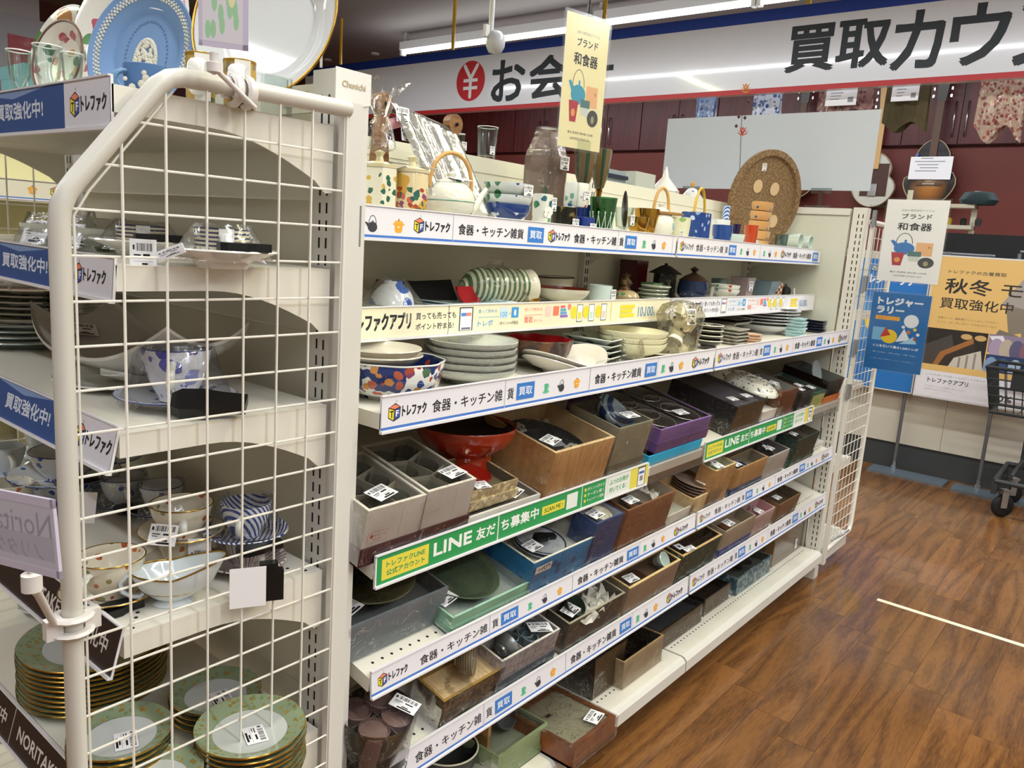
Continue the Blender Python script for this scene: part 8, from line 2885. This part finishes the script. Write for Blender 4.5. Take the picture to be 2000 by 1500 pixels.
# two gold butterfly mugs
BUT = dots('butterfly', '#b8984f', ['#3f3328', '#6f4a3a', '#8a7a5c', '#5a6a4a'], 55, .42, .2, keep=.5)
for k, (u, w, vt, yy, lb) in enumerate(((392, 56, 106, .13, 'gold and brown butterfly mug with a white handle, behind the clamp'), (468, 62, 120, .16, 'gold and brown butterfly mug nearer the post'))):
 q = F.inter(u, 200, 'y', yy)
 r = w / 2 * mpp(F.w(q.x, yy, .05))
 zt = F.inter(u, vt, 'y', yy).z
 t = WT('butterfly_mug', lb, 'mug', F, q.x, yy, 0, 'butterfly mugs', 1.15)
 MB().lathe(cupp(r, zt, .96), 36).build('cup_body', BUT, t, 40)
 MB().lathe([(r * 1.005, zt * .93), (r * 1.01, zt), (r * .98, zt + .0006)], 36).build('gold_band', mat('gold_band', '#a8842c', .3, metal=.5), t, 30)
 MB().box(-.009 + .0, -r - .0015, .004, .010, -r + .004, zt * .97).build('white_panel', CER, t, 0)
 handle(MB(), r, zt, 1.0, -PI / 2 - .25, flat=2.2, th=.0045).build('handle', CER, t, 60)
# white gold-rimmed platter
t, r = standing('gold_rim_platter', 'very large white oval platter with a gold rim by the corner post', 528, 48, -.03, 165, mat('platter_white', '#cfd0cc', .06, coat=.8), lean=16, yaw=26, sx=.92, rimm=GLD, h=.02)
sticker(t, Matrix.Translation((r * .40, .0, .002)) @ Matrix.Rotation(-PI / 2 - .2, 4, 'Z'), .036, .03)
q = F.inter(540, 190, 'y', .22)
t = WT('plate_stand', 'small clear plastic plate stand under the gold rimmed platter', 'stand', F, q.x, .22, 0)
MB().box(-.006, -.02, 0, .006, .02, .02).box(-.006, -.02, .02, -.003, .02, .05).box(.003, -.02, .02, .006, .02, .05).build('stand_body', GLASS, t, 0)
# glasses and teal box at the far left
for k, (u0, u1, vt, yy, lb) in enumerate(((14, 58, 100, .06, 'clear wine glass with a pale label, farthest left on the top shelf'), (66, 118, 90, .10, 'tall clear tulip glass in front of the floral plate'), (120, 160, 105, .12, 'slim clear flute glass right of the tulip glass'))):
 a_ = F.inter((u0 + u1) / 2, vt, 'y', yy)
 r = (u1 - u0) / 2 * mpp(F.w(a_.x, yy, .08))
 t = WT('wine_glass', lb, 'glass', F, a_.x, yy, 0, 'clear glasses on the top shelf')
 z = a_.z
 MB().lathe([(0, 0), (r * .8, 0), (r * .8, .003), (.004, .008), (.004, z * .25), (r * .6, z * .4), (r * .85, z * .6), (r, z), (r - .0012, z), (r * .8, z * .6), (0, z * .34)], 28).build('glass_body', GLASS, t, 40)
 MB().tube([(r * math.cos(q * PI / 14), r * math.sin(q * PI / 14), z) for q in range(28)], .0009, 5, closed=True).build('rim', mat('rim_white', '#dfe5e2', .1), t, 60)
q = F.inter(25, 150, 'y', .14)
t = WT('teal_box', 'pale teal box with a price sticker at the far left of the top shelf', 'box', F, q.x, .14, 0)
zt = F.inter(25, 128, 'y', .14).z
MB().box(-.055, 0, 0, .05, .06, zt).box(-.056, -.001, zt * .8, .051, .061, zt + .001).build('box_body', mat('teal_card', '#6fa3a8', .5), t, 0)
sticker(t, face_front(-.03, -.0015, .0), .034, .045)

# ---------------------------------------------------------------- POP holders clamped to the pipe
PLW = mat('clamp_plastic', '#dcd6d2', .35)


def clamp(t, c, axis='Y', s=1.0):
 """split ring jaw around the 22 mm pipe"""
 mb = MB()
 for off in (-.009, .009):
  mb.tube([(c[0] + off, c[1] + .017 * math.cos(a), c[2] + .017 * math.sin(a)) for a in [PI * (-.15 + 1.7 * q / 12) for q in range(13)]], .0038, 6, flat=1.8) if axis == 'X' else mb.tube([(c[0] + .017 * math.cos(a), c[1] + .017 * math.sin(a), c[2] + off) for a in [PI * (.6 + 1.7 * q / 12) for q in range(13)]], .0038, 6, flat=1.8)
 mb.build('clamp_jaw', PLW, t, 40)


t = thing('pop_holder', 'clear framed paper card with green print clamped to the ivory pipe', 'sign', 'clamped card holders', (-.165, 0, 1.452))
clamp(t, (0, 0, 0), 'X')
c1_ = at(418, 132, 'Y', -.035) - t.location
MB().tube([(.01, -.018, -.018), c1_ + Vector((0, 0, .0))], .0032, 8).lathe([(0, -.008), (.008, -.005), (.008, .005), (0, .008)], 12, c=c1_).tube([c1_, c1_ + Vector((0, 0, .016))], .005, 8).build('ball_arm', PLW, t, 60)
bl = at(388, 88, 'Y', -.03)
br = at(478, 135, 'Y', -.058)
w = (br - bl).length
t3 = Matrix.Translation(bl - t.location) @ Matrix.Rotation(math.atan2((br - bl).y, (br - bl).x), 4, 'Z') @ Matrix.Rotation(R(4), 4, 'X')
o = MB().box(0, -.0015, 0, w, .0015, .006).box(0, -.0015, 0, .004, .0015, .16).box(w - .006, -.0015, 0, w, .0015, .16).build('clear_frame', mat('frame_lilac', '#c9c2d6', .2, coat=.5), t, 0)
o.matrix_local = t3
p = Print()
h = .16
p.rect(.004, .006, w - .006, h, '#d6d2da')
for k in range(9):
 p.ell(.010 + (k * 37 % 50) / 50 * (w - .022), .018 + (k * 23 % 40) / 1000, .003, .010, '#9ccaa0', 10)
p.ell(w * .66, .055, .004, .012, '#e6dcb0', 12)
p.text('C', w * .3, .095, w * .42, col='#8f8a9a', y1=.108)
o = p.place('print', t)
o.matrix_local = t3 @ Matrix.Translation((0, -.0016, 0)) @ Matrix.Rotation(PI / 2, 4, 'X')

zc = at(140, 1217, 'Y', 0).z
t = thing('pop_holder', 'white backed card holder turned away, clamped low on the ivory pipe', 'sign', 'clamped card holders', (-.3775, 0, zc))
clamp(t, (0, 0, 0), 'Z')
MB().box(-.03, -.006, -.012, -.012, .006, .012).build('clamp_body', PLW, t, 0)
MB().box(.012, -.006, -.012, .03, .006, .012).build('clamp_body', PLW, t, 0)
j = at(62, 1137, 'X', -.47) - t.location
MB().tube([(-.02, -.002, .006), j], .0042, 8).lathe([(0, -.010), (.009, -.008), (.009, .008), (0, .010)], 12, c=j).lathe([(0, -.008), (.008, 0), (0, .008)], 12, c=(-.02, 0, .006)).tube([j, j + Vector((0, 0, .022))], .0035, 8).build('ball_arm', PLW, t, 60)
# card plane: bottom edge runs from (0,1098) to (122,1132)
br = at(120, 1131, 'X', -.47)
bl = at(-60, 1085, 'X', -.50)
d_ = bl - br
an = math.atan2(d_.y, d_.x)
t4 = Matrix.Translation(br - t.location) @ Matrix.Rotation(an, 4, 'Z') @ Matrix.Rotation(math.atan2(d_.z, math.hypot(d_.x, d_.y)), 4, 'Y').inverted()
hh = (at(108, 975, 'X', -.47) - br).length
w = .20
o = MB().box(0, -.0015, 0, w, .0015, .007).box(0, -.0015, 0, .004, .0015, hh).box(0, -.0015, hh - .008, w, .0015, hh).box(.004, -.0008, .007, w, .0, hh - .008).build('clear_frame', mat('frame_lilac', '#c9c2d6', .2, coat=.5), t, 0)
o.matrix_local = t4
p = Print()
p.rect(.004, .007, w, hh - .008, '#bfbbc8')
p.rect(.004, .014, w, .036, '#b0adbc')
vs_, fs_, gx0, gx1, gy0, gy1 = glyphs('Noritake')
kx = .11 / (gx1 - gx0)
p.layer += 2
p.mb.add([(.006 + (a - gx0) * kx, hh * .50 + b * kx, p.layer * 1.2e-5) for a, b in vs_], fs_, p.m('#9a97a6'))
vs_, fs_, gx0, gx1, gy0, gy1 = glyphs('ノリタケ')
kx = .07 / (gx1 - gx0)
p.mb.add([(.02 + (a - gx0) * kx, hh * .2 + b * kx, p.layer * 1.2e-5) for a, b in vs_], fs_, p.m('#9a97a6'))
o = p.place('print', t)
o.matrix_local = t4 @ Matrix.Translation((0, .0012, 0)) @ Matrix.Rotation(PI / 2, 4, 'X') @ Matrix.Diagonal((1, 1, -1, 1))

# ---------------------------------------------------------------- rear shelving row seen through the far grid
rg = thing('rear_shelving', 'second shelving row seen through the far grid at the left edge', 'shelves', None, (-.8, 2.48, 0))
RG = {1.34: 0, .95: 0, .62: 0, .3: 0}
MB().box(0, .42, 0, 4.5, .45, 1.5).build('back_panel', mat('panel_yellow_lit', '#d6d0a0', .6), rg, 0)  # yellow light on this row is put into the panel colour
for z in RG:
 fr = Fr((-.8, 2.48, z), 0)
 sh = MB().box(0, 0, -.03, 4.5, .42, 0).build('shelf', DECKM, rg, 0)
 sh.matrix_local = Matrix.Translation((0, 0, z))
 rail(sh, Fr((-.8, 2.48, z), 0), 0, 2.4, -.02, .05, 0, lambda p, h: (kitchen(p, h), p.pot(1.295, h * .3, h * .5), p.logo(1.36, h * .26, h * .5, 3.4), pieceB(p, h, 1.5), pieceA(p, h, 1.9)), bg='#ece6cc')  # sheet colour also holds that row's yellow light
F = Fr((-.8, 2.48, .95), 0)
F.yaw = 0
for k, (u, lb) in enumerate(((-12, 'pale canister with a red rose on the rear shelving, cut by the edge'), (42, 'pale canister with a red rose on the rear shelving'))):
 q = F.inter(u + 8, 610, 'y', .08)
 t = WT('rose_box', lb, 'box', F, q.x, .08, 0, 'rose printed boxes')
 h = F.inter(u + 8, 570, 'y', .08).z
 MB().box(-.065, 0, 0, .055, .08, h).build('box_body', mat('rose_paper', '#ddd3ae', .6), t, 0)
 p = Print()
 p.ell(0, h * .55, .02, .02, '#c8505c')
 p.ell(.008, h * .62, .012, .012, '#d8707a')
 p.rect(-.001, h * .1, .001, h * .4, '#5a7a4a')
 p.ell(-.02, h * .4, .010, .006, '#6a7a5a')
 o = p.place('print', t)
 o.matrix_local = Matrix.Translation((0, -.0006, 0)) @ Matrix.Rotation(PI / 2, 4, 'X')
q = F.inter(92, 610, 'y', .1)
me = MB().lathe(platep(.09, .016), 32).mesh('plate', mat('yellow_ware', '#cfc28a', .25), 40)
stack(5, 'yellow_plate', 'pale yellow plate', 'plate', F, q.x + .03, .12, .0, me, .018, 'pale yellow plates', 'on the rear shelving')
F = Fr((-.8, 2.48, .62), 0)
F.yaw = 0
F2 = Fr((-.8, 2.48, .3), 0)
F2.yaw = 0
q = F.inter(30, 800, 'y', .05)
t = WT('pink_box', 'pale pink open box of small dishes on the rear shelving', 'box', F, q.x - .1, .03, 0)
MB().box(0, 0, 0, .2, .004, .09).box(0, .2, 0, .2, .204, .09).box(0, 0, 0, .004, .2, .09).box(.196, 0, 0, .2, .2, .09).box(0, 0, .06, .2, .2, .064).build('box_body', mat('pink_card', '#c4aaa2', .6), t, 0)
q = F2.inter(120, 900, 'y', .1)
W1('cream_box', 'cream paper box on the low rear shelf', 'box', F2, q.x, .08, 0, MB().box(-.1, 0, 0, .15, .2, .14).box(-.101, -.001, .1, .151, .201, .141), mat('cream_card', '#cfc59a', .6), smooth=0)
# framed red sign and strip on the left wall
t = thing('framed_sign', 'grey framed red sign on the left wall, top left corner', 'sign', None, dep(8, 30, 6.3))
MB().box(-.05, 0, -.75, .62, .03, .02).build('frame', mat('frame_grey', '#9d9da6', .4), t, 0)
MB().box(.02, -.004, -.72, .58, 0, -.13).build('red_print', mat('red_print', '#a01c2a', .35, noise=('#d9a8b0', 2.5, .55, .7)), t, 0)
o = MB().box(-.3, 0, -.15, .25, .02, .1).build('wall_sign', mat('sign_grey', '#a8a5a8', .5), None, 0)
o.location = dep(10, 5, 6.3)
tag(o, 'grey panel cut by the top left picture corner', 'sign')
